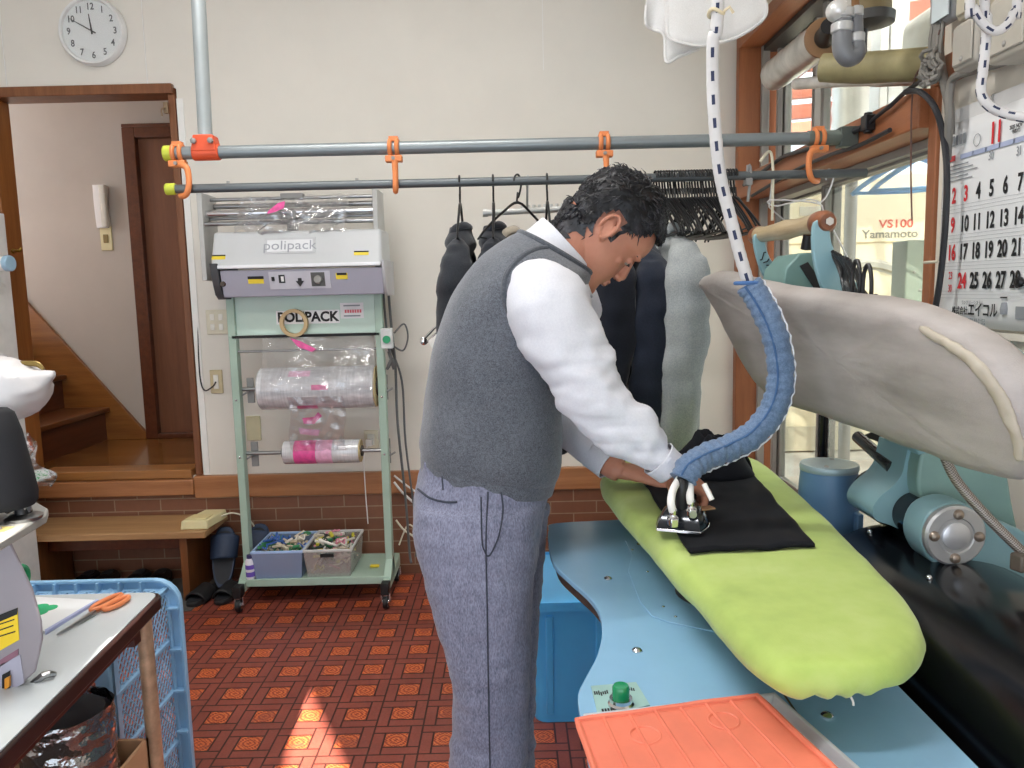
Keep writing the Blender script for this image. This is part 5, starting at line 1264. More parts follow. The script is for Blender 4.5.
b = MB(); RG = [[cen + (q - cen) * .05 for q in to3(P2, -.001)], [cen + (q - cen) * .5 - hn * .001 for q in to3(P2, 0)], ]
for ins, off in lay: RG.append(to3(inset2(P2, ins) if ins < .05 else [q * .72 for q in P2], off))
b.rings(RG); b.jitter(.003, (1, 1, 1), 14)
hd_ = b.build('press_head', M_headc, PR, ang=180)
# gathered cord edge on the near end
cord = [onp(x, y, hp0 + hn * .02, hn) for x, y in ((962, 342), (985, 360), (1004, 383), (1016, 410), (1024, 440), (1027, 462))]
MB().tube(cord, .004, 8, sub=6).build('cover_cord', mat('cover_cord', '#c6bfb6', .7), hd_)
fl = MB(); fa = [onp(x, y, hp0 + hn * .002, hn) for x, y in ((920, 328), (953, 347), (980, 369), (1001, 398), (1014, 430), (1021, 460))]
fl.tube(fa, [.003, .006, .008, .008, .007, .004], 12, sub=10, flat=1.6, up=hn); fl.jitter(.003, (1, 1, 1), 55)
fl.build('cover_flap', mat('cover_flap', '#b9b0a0', .65, var=.08), hd_, ang=180)
# backing plate of the head
MB().rings([to3(inset2(P2, .02), .06), to3(inset2(P2, .03), .075)]).build('backing_plate', M_teal_d, hd_)
# arm joining head and bracket
MB().hexa([(.79, 1.46, 1.06), (.88, 1.46, 1.06), (.88, 1.60, 1.06), (.79, 1.60, 1.06), (.64, 1.46, 1.27), (.72, 1.46, 1.29), (.72, 1.60, 1.29), (.64, 1.60, 1.27)]).build('head_arm', M_teal, PR, bev=.01)

# roller handle on two curved brackets behind the head
HXx = .66
ha, hb = onx(756, 236, HXx), onx(826, 222, HXx)
ax = (hb - ha); L = ax.length; axn = ax.normalized()
woodm = wood('horn_handle', '#a58a62', '#d8c49c', 1, .3, coat=.4)
MB().lathe([(.0001, -.012), (.014, -.012), (.022, -.002), (.0245, .02), (.019, L * .16), (.0205, L * .35), (.024, L * .5), (.0195, L * .66), (.021, L * .8), (.025, L * .93), (.024, L * .99), (.016, L + .012), (.0001, L + .012)], ha, axn, 32).build('roller_handle', woodm, PR)
M_burnt = mat('burnt_wood', '#7a4a30', .35, var=.25, vs=30)
MB().lathe([(.0225, .0), (.0250, .02), (.0232, .035)], ha, axn, 32).build('burnt_end', M_burnt, PR)
MB().lathe([(.0248, L * .915), (.0256, L * .93), (.0246, L * .99), (.0165, L + .0128), (.0001, L + .0128)], ha, axn, 32).build('burnt_end', M_burnt, PR)
MB().cyl(ha + axn * (L + .012), ha + axn * (L + .02), .009, seg=6).cyl(ha - axn * .012, ha - axn * .02, .009, seg=6).build('handle_bolt', M_chrome, PR)
def hplate(px, Y, nm): return MB().prism(cat([at(x, y, Y) for x, y in px], 4, True), (0, .014, 0)).build(nm, M_teal, PR, bev=.003)
hplate([(754, 236), (764, 235), (767, 250), (776, 267), (792, 280), (806, 290), (822, 304), (800, 312), (780, 296), (765, 278), (757, 258)], 2.02, 'handle_bracket')
hplate([(815, 222), (828, 221), (832, 243), (842, 264), (858, 284), (872, 305), (882, 324), (845, 328), (828, 300), (817, 272), (813, 246)], 1.62, 'handle_bracket')
# scribbled marks on the far bracket
b = MB(); rnd = random.Random(2)
for k in range(7):
    x, y = 763 + 3.2 * k, 256 + 4.2 * k; b.tube([at(x + dx_, y + rnd.uniform(-4, 4), 2.017) for dx_ in (-3, -1, 1, 3)], .0016, 5, sub=2)
b.build('ink_marks', M_ink, PR)
# control box between the brackets
q = [onx(784, 278, .62), onx(806, 258, .66), onx(826, 256, .66), onx(812, 278, .62)]
lo = [onx(784, 292, .60), onx(815, 300, .60)]
bxp = [at(x, y, 1.76) for x, y in ((782, 290), (786, 268), (800, 253), (824, 252), (838, 268), (850, 292), (850, 312), (790, 312))]
MB().prism(bxp, (0, .15, 0)).build('control_box', mat('box_teal', '#6f918c', .4), PR, bev=.004)
MB().prism([at(x, y, 1.756) for x, y in ((800, 266), (808, 262), (834, 300), (822, 300))], (0, .003, 0)).build('slot_panel', M_ink, PR)
MB().cyl(onx(806, 249, .66), onx(808, 235, .66), .012, .010, 16).build('limit_switch', M_black, PR)
# bundle of black cords beside the bracket
b = MB(); rnd = random.Random(9)
for k in range(9):
    x0 = 836 + 2.4 * k; pts_ = [onx(x0 - 6, 250 + k * 1.2, .67), onx(x0 + 2 + rnd.uniform(-3, 3), 265 + k, .68), onx(x0 + 8 + rnd.uniform(-4, 4), 282 + k * .8, .68), onx(x0 + 12 + rnd.uniform(-4, 3), 298, .67), onx(x0 + 10, 306, .66)]
    b.tube(pts_, .0042, 7, sub=4)
for k in range(2):
    c_ = onx(856 + 9 * k, 284 + 5 * k, .665); b.tube([c_ + V((.004 * k, .018 * math.cos(t), .045 * math.sin(t))) for t in [2 * PI * j / 18 for j in range(18)]], .004, 7, loop=True)
b.build('cable_bundle', M_black, PR)
MB().tube([onx(868, 300, .655), onx(876, 297, .655), onx(882, 301, .655), onx(886, 307, .655)], .006, 8, sub=3).build('cable_clamp', M_chrome, PR)
# motor behind the board
mc = at(829, 470, 1.76); mx, my = mc.x, 1.76; mzt = at(829, 464, 1.76).z; mr = .064
mt = MB(); mt.lathe([(mr * .92, 0), (mr * .94, .03), (mr * 1.03, .05), (mr * 1.06, .12), (mr * 1.03, .2), (mr * .98, .235)], (mx, my, mzt - .245), (0, 0, 1), 48)
motor = mt.build('motor', M_motor, PR)
MB().lathe([(.0001, .0), (mr * .99, 0), (mr * 1.02, .004), (mr * 1.02, .012), (mr * .98, .016), (.0001, .017)], (mx, my, mzt - .014), (0, 0, 1), 48).build('motor_cap', mat('motor_cap', '#9fb4bb', .35, .2), motor)
for a in (60, 240): MB().ell((mx + mr * .7 * math.cos(R(a)), my + mr * .7 * math.sin(R(a)), mzt + .003), (.006, .006, .003), 10).build('cap_screw', M_alu_dark, motor)
MB().lathe([(mr * 1.12, 0), (mr * 1.12, .012), (mr * .98, .016)], (mx, my, mzt - .262), (0, 0, 1), 48).build('motor_flange', M_motor, motor)
MB().lathe([(.0001, -.1), (mr * .95, -.1), (mr * 1.15, -.04), (mr * 1.12, .0)], (mx + .02, my - .0, mzt - .262), (0, 0, 1), 40).build('gearbox', M_motor, motor)
MB().bb(mx + .035, mx + .05, my - mr - .012, my - mr + .03, mzt - .2, mzt - .1).build('terminal_rib', M_motor, motor, bev=.003)
MB().bb(mx - .05, mx + .06, my - .05, my + .06, 0, mzt - .34).build('motor_stand', mat('stand_dark', '#24262a', .5), PR)
# black strut and rod under the head
MB().tube([at(858, 437, 1.75), at(893, 468, 1.55)], .014, 12).build('strut', M_blackgloss, PR)
MB().hexa([at(862, 436, 1.78), at(905, 452, 1.78), at(905, 452, 1.84), at(862, 436, 1.84), at(880, 428, 1.78), at(908, 428, 1.78), at(908, 428, 1.84), at(880, 428, 1.84)]).build('gusset', M_black, PR)
# braided steam hose
cs = [at(944, 455, 1.30), at(955, 478, 1.28), at(972, 500, 1.26), at(995, 525, 1.24), at(1022, 552, 1.22), at(1050, 585, 1.20)]
hc_ = NT('braided_hose')
def braided():
    t = hc_; vec = t.coord(); sp = t.n('ShaderNodeSeparateXYZ'); t.l(vec, sp.inputs[0])
    w1 = t.math('SINE', t.math('MULTIPLY', t.math('ADD', sp.outputs[0], sp.outputs[2]), 1400)); w2 = t.math('SINE', t.math('MULTIPLY', t.math('SUBTRACT', sp.outputs[0], sp.outputs[2]), 1400))
    f = t.math('ADD', .5, t.math('MULTIPLY', t.math('ADD', w1, w2), .25)); c = t.ramp(f, [(.2, lin('#5c544e')), (.8, lin('#aaa19a'))]); t.bsdf(c, .4, .5, bump=f, bstr=.4, bdist=.001); return t.m
MB().tube(cs, .0085, 12, sub=8).build('steam_hose', braided(), PR)
q = at(1021, 562, 1.21); MB().box(q, (.024, .024, .03), rotz(.3)).build('hose_fitting', mat('fitting_brown', '#6d6258', .5, .3), PR, bev=.004)

# ---------------------------------------------------------------- cloth being pressed
M_blackcloth = weave('black_trouser_cloth', '#090a0e', '#14161d', 900, .85, .25, sheen=.02)
cA, cB, cC, cD = onz(632, 470, BZ), onz(690, 557, BZ), onz(815, 551, BZ), onz(742, 466, BZ)
b = MB()
def cl(u, v):
    p = (cA * (1 - v) + cB * v) * (1 - u) + (cD * (1 - v) + cC * v) * u
    z = BZ + .010 + .0035 * noise.noise(V((p.x * 12, p.y * 16, 0))) + .003 * noise.noise(V((p.x * 30, p.y * 5, 3)))
    e = .006 * noise.noise(V((u * 4, v * 4, 9)))
    return (p.x + e, p.y + e, z)
b.grid(cl, 40, 40)
tag(b.build('pressed_trousers', M_blackcloth, solid=.006), 'black trouser leg spread flat on the green padded board under the iron', 'trousers')
# heap of black trousers at the far end of the board
b = MB(); hp = at(700, 450, 1.88)
def heap(u, v):
    a = 2 * PI * u; r = v
    x = hp.x + .02 + .105 * r * math.cos(a); y = 1.86 + .085 * r * math.sin(a)
    h = .095 * (1 - r ** 2.2) + .016 * noise.noise(V((math.cos(a) * 3 * r, math.sin(a) * 3 * r + r * 4, 2))) * (1.2 - r) * 2
    return (x + .012 * noise.noise(V((a, r * 3, 1))), y, BZ + .012 + max(0, h))
b.grid(heap, 48, 16); b.bm.verts.ensure_lookup_table()
tag(b.build('folded_trousers', M_blackcloth, solid=.004, weld=.0004, ang=180), 'heap of black trousers at the far end of the green board', 'trousers')

# ---------------------------------------------------------------- iron
hl, hr = onz(656, 534, BZ + .014), onz(701, 536, BZ + .014)
fd = V((.38, .92, 0)).normalized(); sd = V((fd.y, -fd.x, 0)); mid = (hl + hr) / 2; hwid = (hr - hl).length / 2
IZ = BZ + .0175
IR = thing('steam_iron', 'steam iron with chrome valves and white hoses on the black cloth', 'iron', (mid.x, mid.y + .07, IZ))
def iron_out(s, L=.175, k=1.0, back=0.0):
    o = []
    for t in [i / 14 for i in range(15)]: o.append(mid + fd * (back + (L - back) * t) + sd * (hwid * k * (1 + .22 * math.sin(min(1, t / .55) * PI)) * (1 - max(0, (t - .3) / .7) ** 1.9)) )
    o2 = [mid + fd * (back + (L - back) * t) - sd * (hwid * k * (1 + .22 * math.sin(min(1, t / .55) * PI)) * (1 - max(0, (t - .3) / .7) ** 1.9)) for t in [i / 14 for i in range(14)]]
    P = o + list(reversed(o2)); return [V((q.x, q.y, s)) for q in P]
MB().rings([iron_out(IZ), iron_out(IZ + .006)]).build('soleplate', M_chrome, IR, bev=.001)
MB().rings([iron_out(IZ + .006, .172, .98, .0), iron_out(IZ + .014, .168, .95, .004), iron_out(IZ + .032, .150, .74, .02), iron_out(IZ + .040, .130, .55, .03)]).build('body', mat('iron_shell', '#23272d', .12, .55, spec=.8), IR, bev=.002)
hb_ = mid + fd * .07 + V((0, 0, IZ - mid.z))
MB().tube([hb_ - fd * .03 + V((0, 0, .03)), hb_ - fd * .035 + V((0, 0, .075)), hb_ - fd * .02 + V((0, 0, .092)), hb_ + fd * .06 + V((0, 0, .092)), hb_ + fd * .075 + V((0, 0, .07)), hb_ + fd * .07 + V((0, 0, .03))], .012, 14, sub=5).build('handle', M_black, IR)
def valve(px, py, nm, dz=.02):
    q = onz(px, py, IZ + dz)
    v_ = MB().lathe([(.009, 0), (.011, .004), (.011, .014), (.007, .018), (.008, .03), (.005, .034), (.0001, .034)], q - V((0, 0, .008)), (0, 0, 1), 18).box(q + V((0, -.006, .0)), (.014, .02, .016)).build(nm, M_chrome, IR, bev=.002); return q
v1 = valve(673, 521, 'valve', .03); v2 = valve(691, 512, 'valve', .035)
MB().cyl(v2 + V((.0, -.012, 0)), v2 + V((.0, -.018, 0)), .007, seg=16).build('valve_knob', M_steel, IR)
MB().box(onz(706, 508, IZ + .034), (.028, .02, .003), rotz(.3)).build('copper_tag', mat('copper_tag', '#b08a68', .35, .6), IR)
MB().tube([v1 + V((0, 0, .016)), at(671, 502, v1.y), at(673, 490, (v1.y + 1.42) / 2), at(678, 481, 1.42), at(682, 474, 1.425)], .0072, 12, sub=5).build('steam_tube', M_white, IR)
MB().tube([v2 + V((0, 0, .016)), at(690, 498, v2.y), at(690, 488, (v2.y + 1.43) / 2), at(689, 478, 1.43), at(689, 472, 1.43)], .0072, 12, sub=5).build('steam_tube', M_white, IR)
MB().tube([at(704, 484, v2.y - .0), at(709, 494, v2.y - .01), at(712, 500, v2.y - .015)], .005, 10, sub=3).build('lever', M_white, IR)

# blue quilted sleeve over the hose, hung from the rope
M_denim = weave('blue_quilted_cloth', '#4e6480', '#768ba8', 500, .85, .3)
hose = [at(748, 284, 1.52), at(758, 299, 1.515), at(771, 325, 1.505), at(779, 355, 1.50), at(780, 385, 1.495), at(771, 412, 1.49), at(752, 435, 1.485), at(728, 448, 1.475), at(706, 457, 1.455), at(690, 467, 1.435), at(683, 480, 1.425)]
hpts = cat(hose, 12); n = len(hpts)
rad = [.0255 * (1 + .055 * math.sin(i * 1.55) + .03 * math.sin(i * .7)) * (1 if i > 1 else .9) * (1.0 if i < n - 8 else .97) for i in range(n)]
HS = thing('hose_sleeve', 'blue quilted fabric sleeve over the iron hose, hung from the rope', 'hose', hose[0])
b = MB(); b.tube(hpts, rad, 24, up=(0, -1, 0)); b.jitter(.0025, (1, 1, 1), 40); b.build('sleeve', M_denim, HS, ang=180)
sm_ = []
for i in range(0, n, 2):
    t = (hpts[min(i + 1, n - 1)] - hpts[max(i - 1, 0)]).normalized(); s = V((0, -1, 0)); s = (s - t * s.dot(t)).normalized(); u = t.cross(s)
    sm_.append(hpts[i] + (s * .86 + u * .5) * .0262)
MB().tube(sm_, .0022, 6).build('seam', mat('seam_blue', '#3f5f8a', .9), HS)
la = []
for i in range(4, n - 20, 2):
    t = (hpts[i + 1] - hpts[i - 1]).normalized(); s = V((0, -1, 0)); s = (s - t * s.dot(t)).normalized(); u = t.cross(s)
    la.append(hpts[i] + (s * .35 - u * .93) * (.0268 + .0018 * math.sin(i * 1.3)))
MB().tube(la, .0018, 5).build('lacing', mat('lace_white', '#dfe2e8', .8), HS)
MB().tube([hpts[0] + V((.024 * math.cos(a), .024 * math.sin(a), .002)) for a in [2 * PI * k / 20 for k in range(20)]], .004, 8, loop=True).build('top_binding', mat('binding_blue', '#46699a', .9), HS)

# ropes, white with dark flecks
def rope(name, label, pts, r, sub=10, seg=12, step=.0):
    P = cat(pts, sub); L = [0]
    for i in range(1, len(P)): L.append(L[-1] + (P[i] - P[i - 1]).length)
    # resample evenly
    m = int(L[-1] / (r * .5)); Q = []; j = 0
    for k in range(m + 1):
        s = L[-1] * k / m
        while j < len(L) - 2 and L[j + 1] < s: j += 1
        t = (s - L[j]) / max(1e-9, L[j + 1] - L[j]); Q.append(P[j] * (1 - t) + P[j + 1] * t)
    b = MB(); b.tube(Q, [r * (1 + .03 * math.sin(i * 2.1)) for i in range(len(Q))], seg)
    b.bm.faces.ensure_lookup_table()
    for i, f in enumerate(b.bm.faces):
        ring, s = divmod(i, seg)
        if len(f.verts) == 4 and s % 3 == 0 and (ring + (s // 3) * 3) % 7 < 3: f.material_index = 1
    return tag(b.build(name, [mat(name + '_white', '#cdcbca', .8, bump=.3, bs=400), mat(name + '_navy', '#2b3350', .8)], ang=180), label, 'rope')
t0 = at(718, -6, 1.52); 
rope('rope', 'white rope with navy flecks hanging from the ceiling to the blue sleeve', [V((t0.x, 1.52, CZ - .01)), V((t0.x - .001, 1.52, 2.6)), t0, at(713, 40, 1.52), at(713, 90, 1.52), at(716, 140, 1.52), at(721, 180, 1.52), at(731, 220, 1.52), at(740, 255, 1.52), at(749, 286, 1.52), at(752, 300, 1.52)], .0122)
q = at(716, 13, 1.52); tag(MB().tube([q + V((.0135 * math.cos(a), .0135 * math.sin(a), .004 * math.sin(2 * a))) for a in [2 * PI * k / 20 for k in range(20)]], .0035, 8, loop=True).tube([q + V((.012, -.008, 0)), q + V((.022, -.012, .006)), q + V((.03, -.01, -.004))], .003, 6).build('twine_knot', mat('twine', '#d6c9a8', .8)), 'pale twine tied round the hanging rope near the top', 'twine')
rope('rope', 'white rope with black flecks looped beside the calendar at the upper right', [V((at(985, -8, 1.32).x, 1.32, CZ - .01)), V((at(985, -8, 1.32).x, 1.32, 2.4)), at(985, -8, 1.32), at(987, 15, 1.32), at(986, 40, 1.32), at(983, 70, 1.32), at(981, 92, 1.32), at(989, 106, 1.31), at(1006, 114, 1.30), at(1026, 118, 1.28), at(1050, 124, 1.26)], .0078)
rope('rope', 'short loop of white flecked rope knotted at the top right corner', [V((at(966, -12, 1.31).x, 1.31, CZ - .01)), V((at(966, -12, 1.31).x, 1.31, 2.3)), at(970, -8, 1.31), at(974, 8, 1.31), at(982, 22, 1.305), at(994, 31, 1.30), at(1006, 26, 1.30), at(1014, 12, 1.31), at(1018, -8, 1.31), V((at(1020, -12, 1.31).x, 1.31, 2.3)), V((at(1020, -12, 1.31).x, 1.31, CZ - .01))], .0075)

# ---------------------------------------------------------------- tray with the orange rubber mat
TRZ = TP + .022
tq = [onz(598, 722, TRZ - .004), onz(762, 700, TRZ - .004), onz(772, 707, TRZ - .004), onz(838, 772, TRZ - .004)]
tx0, tx1_ = .098, .392; tyf = onz(765, 700, TRZ).y
tr_ = thing('metal_tray', 'white metal tray on the near end of the press table', 'tray', (.24, .9, TP))
TQ = [onz(x, y, TP + .018) for x, y in ((583, 714), (775, 692.5), (866, 773), (602, 773))]; A, B = V((TQ[0].x, TQ[0].y, 0)), V((TQ[1].x, TQ[1].y, 0)); C_ = B + (V((TQ[2].x, TQ[2].y, 0)) - B) * 1.9; D = A + (V((TQ[3].x, TQ[3].y, 0)) - A) * 1.9
def quad(z, k): 
    c_ = (A + B + C_ + D) / 4; return [c_ + (q - c_) * k + V((0, 0, z)) for q in (A, B, C_, D)]
MB().rings([quad(TP + .001, .93), quad(TP + .014, .985), quad(TP + .016, 1.0), quad(TP + .019, 1.0), quad(TP + .018, .97), quad(TP + .005, .92)]).build('tray_body', mat('tray_white', '#cfd2da', .3, .2), tr_, bev=.003)
mp = [onz(577, 722, TRZ), onz(757, 700, TRZ), onz(832, 772, TRZ), onz(595, 772, TRZ)]
mA, mB, = mp[0], mp[1]; mC = mB + (mp[2] - mB) * 1.9; mD = mA + (mp[3] - mA) * 1.9
mt_ = thing('rubber_mat', 'orange ribbed silicone mat lying on the white tray', 'mat', (.22, .9, TRZ))
def mpt(u, v): q = (mA * (1 - u) + mB * u) * (1 - v) + (mD * (1 - u) + mC * u) * v; return V((q.x, q.y, TRZ + .004 * u + .0015 * noise.noise(V((u * 5, v * 5, 0)))))
b = MB(); b.grid(lambda u, v: mpt(u, v), 24, 24); M_or = mat('orange_silicone', '#e27a60', .5, var=.05, vs=10)
b.build('sheet', M_or, mt_, solid=.004)
ed = [mpt(t / 12, 0) for t in range(13)] + [mpt(1, t / 12) for t in range(1, 13)] + [mpt(1 - t / 12, 1) for t in range(1, 13)] + [mpt(0, 1 - t / 12) for t in range(1, 12)]
MB().tube([q + V((0, 0, .002)) for q in ed], .0045, 8, loop=True).build('raised_border', M_or, mt_)
for k in range(6):
    u = .14 + .14 * k; MB().tube([mpt(u, t / 14) + V((0, 0, .002)) for t in range(15)], .0024, 6).build('rib', M_or, mt_)
for (u, v) in ((.30, .22), (.72, .16), (.8, .62), (.35, .7)):
    c_ = mpt(u, v); MB().tube([V((c_.x + .02 * math.cos(a), c_.y + .02 * math.sin(a), c_.z + .002)) for a in [2 * PI * k / 28 for k in range(28)]], .0018, 6, loop=True).build('round_boss', M_or, mt_)

# ---------------------------------------------------------------- blue tubs behind the press table
M_tub = mat('blue_tub', '#58bcff', .35, var=.03)
def tub(name, label, x0, x1, y0, y1, H_, m, taper=.03):
    t_ = thing(name, label, 'tub', ((x0 + x1) / 2, (y0 + y1) / 2, 0)); r = .04
    def rr_(ins, z):
        o = []
        for (cx_, cy_, a0) in ((x1 - r, y1 - r, 0), (x0 + r, y1 - r, 90), (x0 + r, y0 + r, 180), (x1 - r, y0 + r, 270)):
            for k in range(5): a = R(a0 + 22.5 * k); o.append(V((cx_ + r * math.cos(a) + (ins if cx_ < (x0 + x1) / 2 else -ins), cy_ + r * math.sin(a) + (ins if cy_ < (y0 + y1) / 2 else -ins), z)))
        return o
    MB().rings([rr_(taper, .001), rr_(0, H_), rr_(.004, H_), rr_(taper + .004, .006)]).build('body', m, t_)
    MB().rings([rr_(-.012, H_ - .03), rr_(-.014, H_), rr_(.0, H_ + .002), rr_(.002, H_ - .004)], ).build('rim', m, t_)
    for k in range(3):
        x = x0 + .08 + (x1 - x0 - .16) * k / 2; MB().hexa([(x - .012, y0 + taper - .006, .03), (x + .012, y0 + taper - .006, .03), (x + .012, y0 + taper + .01, .03), (x - .012, y0 + taper + .01, .03), (x - .012, y0 - .006, H_ - .05), (x + .012, y0 - .006, H_ - .05), (x + .012, y0 + .01, H_ - .05), (x - .012, y0 + .01, H_ - .05)]).build('rib', m, t_, bev=.004)
    return t_
p = onz(545, 728, 0); zr_ = at(560, 601, 2.33).z
tub('plastic_tub', 'deep blue plastic tub on the floor behind the press table', .02, .50, 2.33, 2.78, zr_, M_tub)
tag(MB().box((.30, 2.5, zr_ - .10), (.3, .25, .06), rotz(.3)).jitter(.01).build('dark_cloth', M_blackcloth, bev=.02, sub=1), 'dark cloth lying in the blue tub', 'cloth')
# ---------------------------------------------------------------- the man at the press
def skin_mat():
    t = NT('skin'); vec = t.coord(); n = t.noise(vec, 14, 4); n2 = t.noise(vec, 300, 2)
    c = t.ramp(n, [(.3, lin('#b67a62')), (.7, lin('#c68b73'))])
    t.bsdf(c, .5, spec=.35, bump=n2, bstr=.08, bdist=.001, **{'Subsurface Weight': .12, 'Subsurface Radius': (.01, .004, .002), 'Subsurface Scale': .5}); return t.m
M_skin = skin_mat()
M_vest = weave('heather_grey_knit', '#3f434a', '#6f737b', 420, .95, .5, mel=.9, sheen=.3, stretch=(1, 1, 1))
M_vestrib = weave('dark_grey_rib', '#3c4046', '#5d6168', 420, .95, .5, mel=.6)
M_shirt = weave('white_shirt_cloth', '#c9cad2', '#d8d9df', 800, .8, .12, sheen=.1)
M_trous = weave('grey_blue_trousers', '#5e6173', '#8f91a6', 380, .9, .35, mel=.9, stretch=(1, 1, .35))
M_trous_d = mat('trouser_seam', '#3c404c', .9)
NT_hair = NT('black_hair'); M_hair = NT_hair.m
def hair_m():
    t = NT_hair; n = t.noise(t.coord((1, 1, 1)), 60, 3); n2 = t.noise(t.coord(), 14, 3)
    c = t.ramp(t.math('ADD', t.math('MULTIPLY', n, .5), t.math('MULTIPLY', n2, .5)), [(.40, lin('#101012')), (.54, lin('#26262b')), (.68, lin('#58585e'))])
    t.bsdf(c, .42, spec=.5, bump=n, bstr=.4, bdist=.003); return t.m
hair_m()
PYC = 1.75
MAN = thing('person', 'man in grey knit vest, white shirt and grey trousers bending over with an iron', 'person', (-.03, PYC, 0))

# head frame: x' forward, y' to his left, z' up; pitched down
HPITCH = R(57)
Mh = Matrix.Rotation(HPITCH, 3, 'Y') @ Matrix.Rotation(R(7), 3, 'Z')
def scale_px(Y): return FOC / (Y * 1.0)
HO = V((0, 0, 0))
def hl(p): return HO + Mh @ V(p)
# solve head origin: chin point (local .088,0,.005) sits at photo (593,296), ear at (608,228)
earL = V((-.012, -.074, .112)); ear_w = at(609, 228, PYC - .074)
HO = ear_w - Mh @ earL
HO.y = PYC
LV = [  # z, front, back, half-width
    (-.004, .070, .035, .016), (.004, .086, .018, .030), (.014, .093, .000, .039), (.026, .094, -.03, .047), (.036, .0905, -.05, .052), (.05, .092, -.066, .057),
    (.062, .0935, -.076, .061), (.078, .0915, -.085, .066), (.095, .0875, -.091, .070), (.112, .0845, -.093, .072), (.122, .0855, -.097, .0735), (.134, .0935, -.100, .0755), (.146, .0955, -.101, .077),
    (.165, .0935, -.101, .0785), (.185, .084, -.094, .0755), (.205, .066, -.080, .067), (.220, .044, -.060, .053), (.231, .018, -.034, .034), (.235, -.004, -.014, .008)]
def head_ring(z, f, bk, w, grow=0.0, N=48):
    ring = []; cx = (f + bk) / 2 + (f - bk) * -.05; 
    for k in range(N):
        a = 2 * PI * k / N; ca, sa = math.cos(a), math.sin(a)
        ex = 2.35 if ca > 0 else 2.1
        rx = (f - cx if ca > 0 else cx - bk) + grow; ry = w + grow
        x = cx + math.copysign(abs(ca) ** (2 / ex), ca) * rx; y = math.copysign(abs(sa) ** (2 / ex), sa) * ry
        ring.append(V((x, y, z)))
    return ring
def interp_levels(m):
    o = []; 
    P = [V(q) for q in LV]
    return [tuple(q) for q in cat(P, m)]
body = MB()
lv = interp_levels(3)
body.rings([[hl(q) for q in head_ring(*l)] for l in lv])
def bl(p, r, rot=None): body.ell(hl(p), r, 18, Mh if rot is None else Mh @ rot)
# brow ridge, cheekbones, nose, lips, chin
for s in (-1, 1):
    bl((.083, s * .03, .135), (.012, .022, .007)); bl((.060, s * .042, .096), (.014, .016, .014))
    bl((.0775, s * .031, .116), (.0105, .0145, .0095))       # eyelid mound
nose = [((.0885, 0, .128), .0085, .006), ((.094, 0, .112), .0095, .009), ((.0995, 0, .098), .012, .011), ((.1035, 0, .087), .0145, .0115), ((.1015, 0, .078), .0125, .0095), ((.095, 0, .073), .008, .006)]
body.loft([(hl(c), Mh @ V((0, w, 0)), Mh @ V((h, 0, .3 * h))) for c, w, h in nose], 16, 4)
for s in (-1, 1): bl((.1, s * .0115, .0795), (.011, .0075, .0075))
bl((.0965, 0, .0565), (.006, .021, .0052)); bl((.095, 0, .0465), (.0065, .019, .006)); bl((.0885, 0, .014), (.011, .018, .012))
# ears
Mear = Matrix.Rotation(R(-20), 3, 'Y')
def earp(dx, y, dz): q = Mear @ V((dx, 0, dz)); return hl((-.017 + q.x, y, .112 + q.z))
for s in (-1, 1):
    er = []
    for k in range(15):
        t = k / 14; a = R(205 - 290 * t)
        er.append(earp(.0165 * math.cos(a) + .004 * math.sin(a), s * (.0765 + .010 * (1 - abs(t - .45))), .029 * math.sin(a)))
    body.tube(er, [.003] + [.0046] * 11 + [.0042, .0045, .006], 8)
    body.ell(earp(.002, s * .076, -.004), (.012, .0055, .024), 16, Mh @ Mear)
    body.ell(earp(.007, s * .0765, -.028), (.007, .005, .0085), 14, Mh)
    body.ell(hl((.001, s * .0755, .107)), (.0045, .0045, .008), 12, Mh)
# neck and upper torso under the clothes
nk0 = hl((-.045, 0, .075)); nk1 = at(556, 262, PYC); nk2 = at(535, 285, PYC)
body.loft([(hl((-.03, 0, .09)), V((.045, 0, -.03)), V((0, .05, 0))), (nk0, Mh @ V((.062, 0, -.01)), V((0, .055, 0))), ((nk0 + nk1) / 2 + V((.006, 0, 0)), V((.062, 0, -.012)), V((0, .06, 0))), (nk1, V((.07, 0, -.02)), V((0, .075, 0))), (nk2, V((.09, 0, -.03)), V((0, .13, 0)))], 28, 4)
TR = [((423, 455), (554, 480), .160), ((421, 443), (559, 468), .170), ((422, 425), (561, 440), .174), ((429, 380), (560, 400), .182), ((437, 338), (560, 356), .192), ((452, 298), (566, 322), .202), ((473, 268), (578, 298), .195), ((496, 248), (587, 282), .155), ((520, 233), (590, 274), .098)]
def torso_rings(k=1.0, hw=1.0, top=None):
    o = []
    for (bp, fp, w) in TR[:top]:
        B = at(*bp, PYC); Fp = at(*fp, PYC); o.append(((B + Fp) / 2, (Fp - B) / 2 * k, V((0, w * hw, 0))))
    return o
body.loft(torso_rings(.86, .86), 32, 3)
# pelvis and legs under the trousers
def leg_pts(Yh, Yk, Yf, near):
    if near: return [at(478, 520, Yh), at(484, 590, (Yh + Yk) / 2), at(489, 660, Yk), at(490, 740, Yk), V((-.085, Yf, .09))]
    return [at(488, 520, Yh), at(494, 590, (Yh + Yk) / 2), at(499, 660, Yk), at(500, 740, Yk), V((-.04, Yf, .09))]
LN = leg_pts(1.665, 1.64, 1.63, True); LF = leg_pts(1.84, 1.86, 1.87, False)
for L in (LN, LF): body.tube(L, [.075, .07, .052, .05, .038], 18, sub=4)
pel = [((423, 452), (552, 478), .155), ((416, 495), (545, 505), .168), ((417, 540), (540, 545), .165)]
body.loft([((at(*b_, PYC) + at(*f_, PYC)) / 2, (at(*f_, PYC) - at(*b_, PYC)) / 2 * .82, V((0, w * .85, 0))) for b_, f_, w in pel], 28, 4)
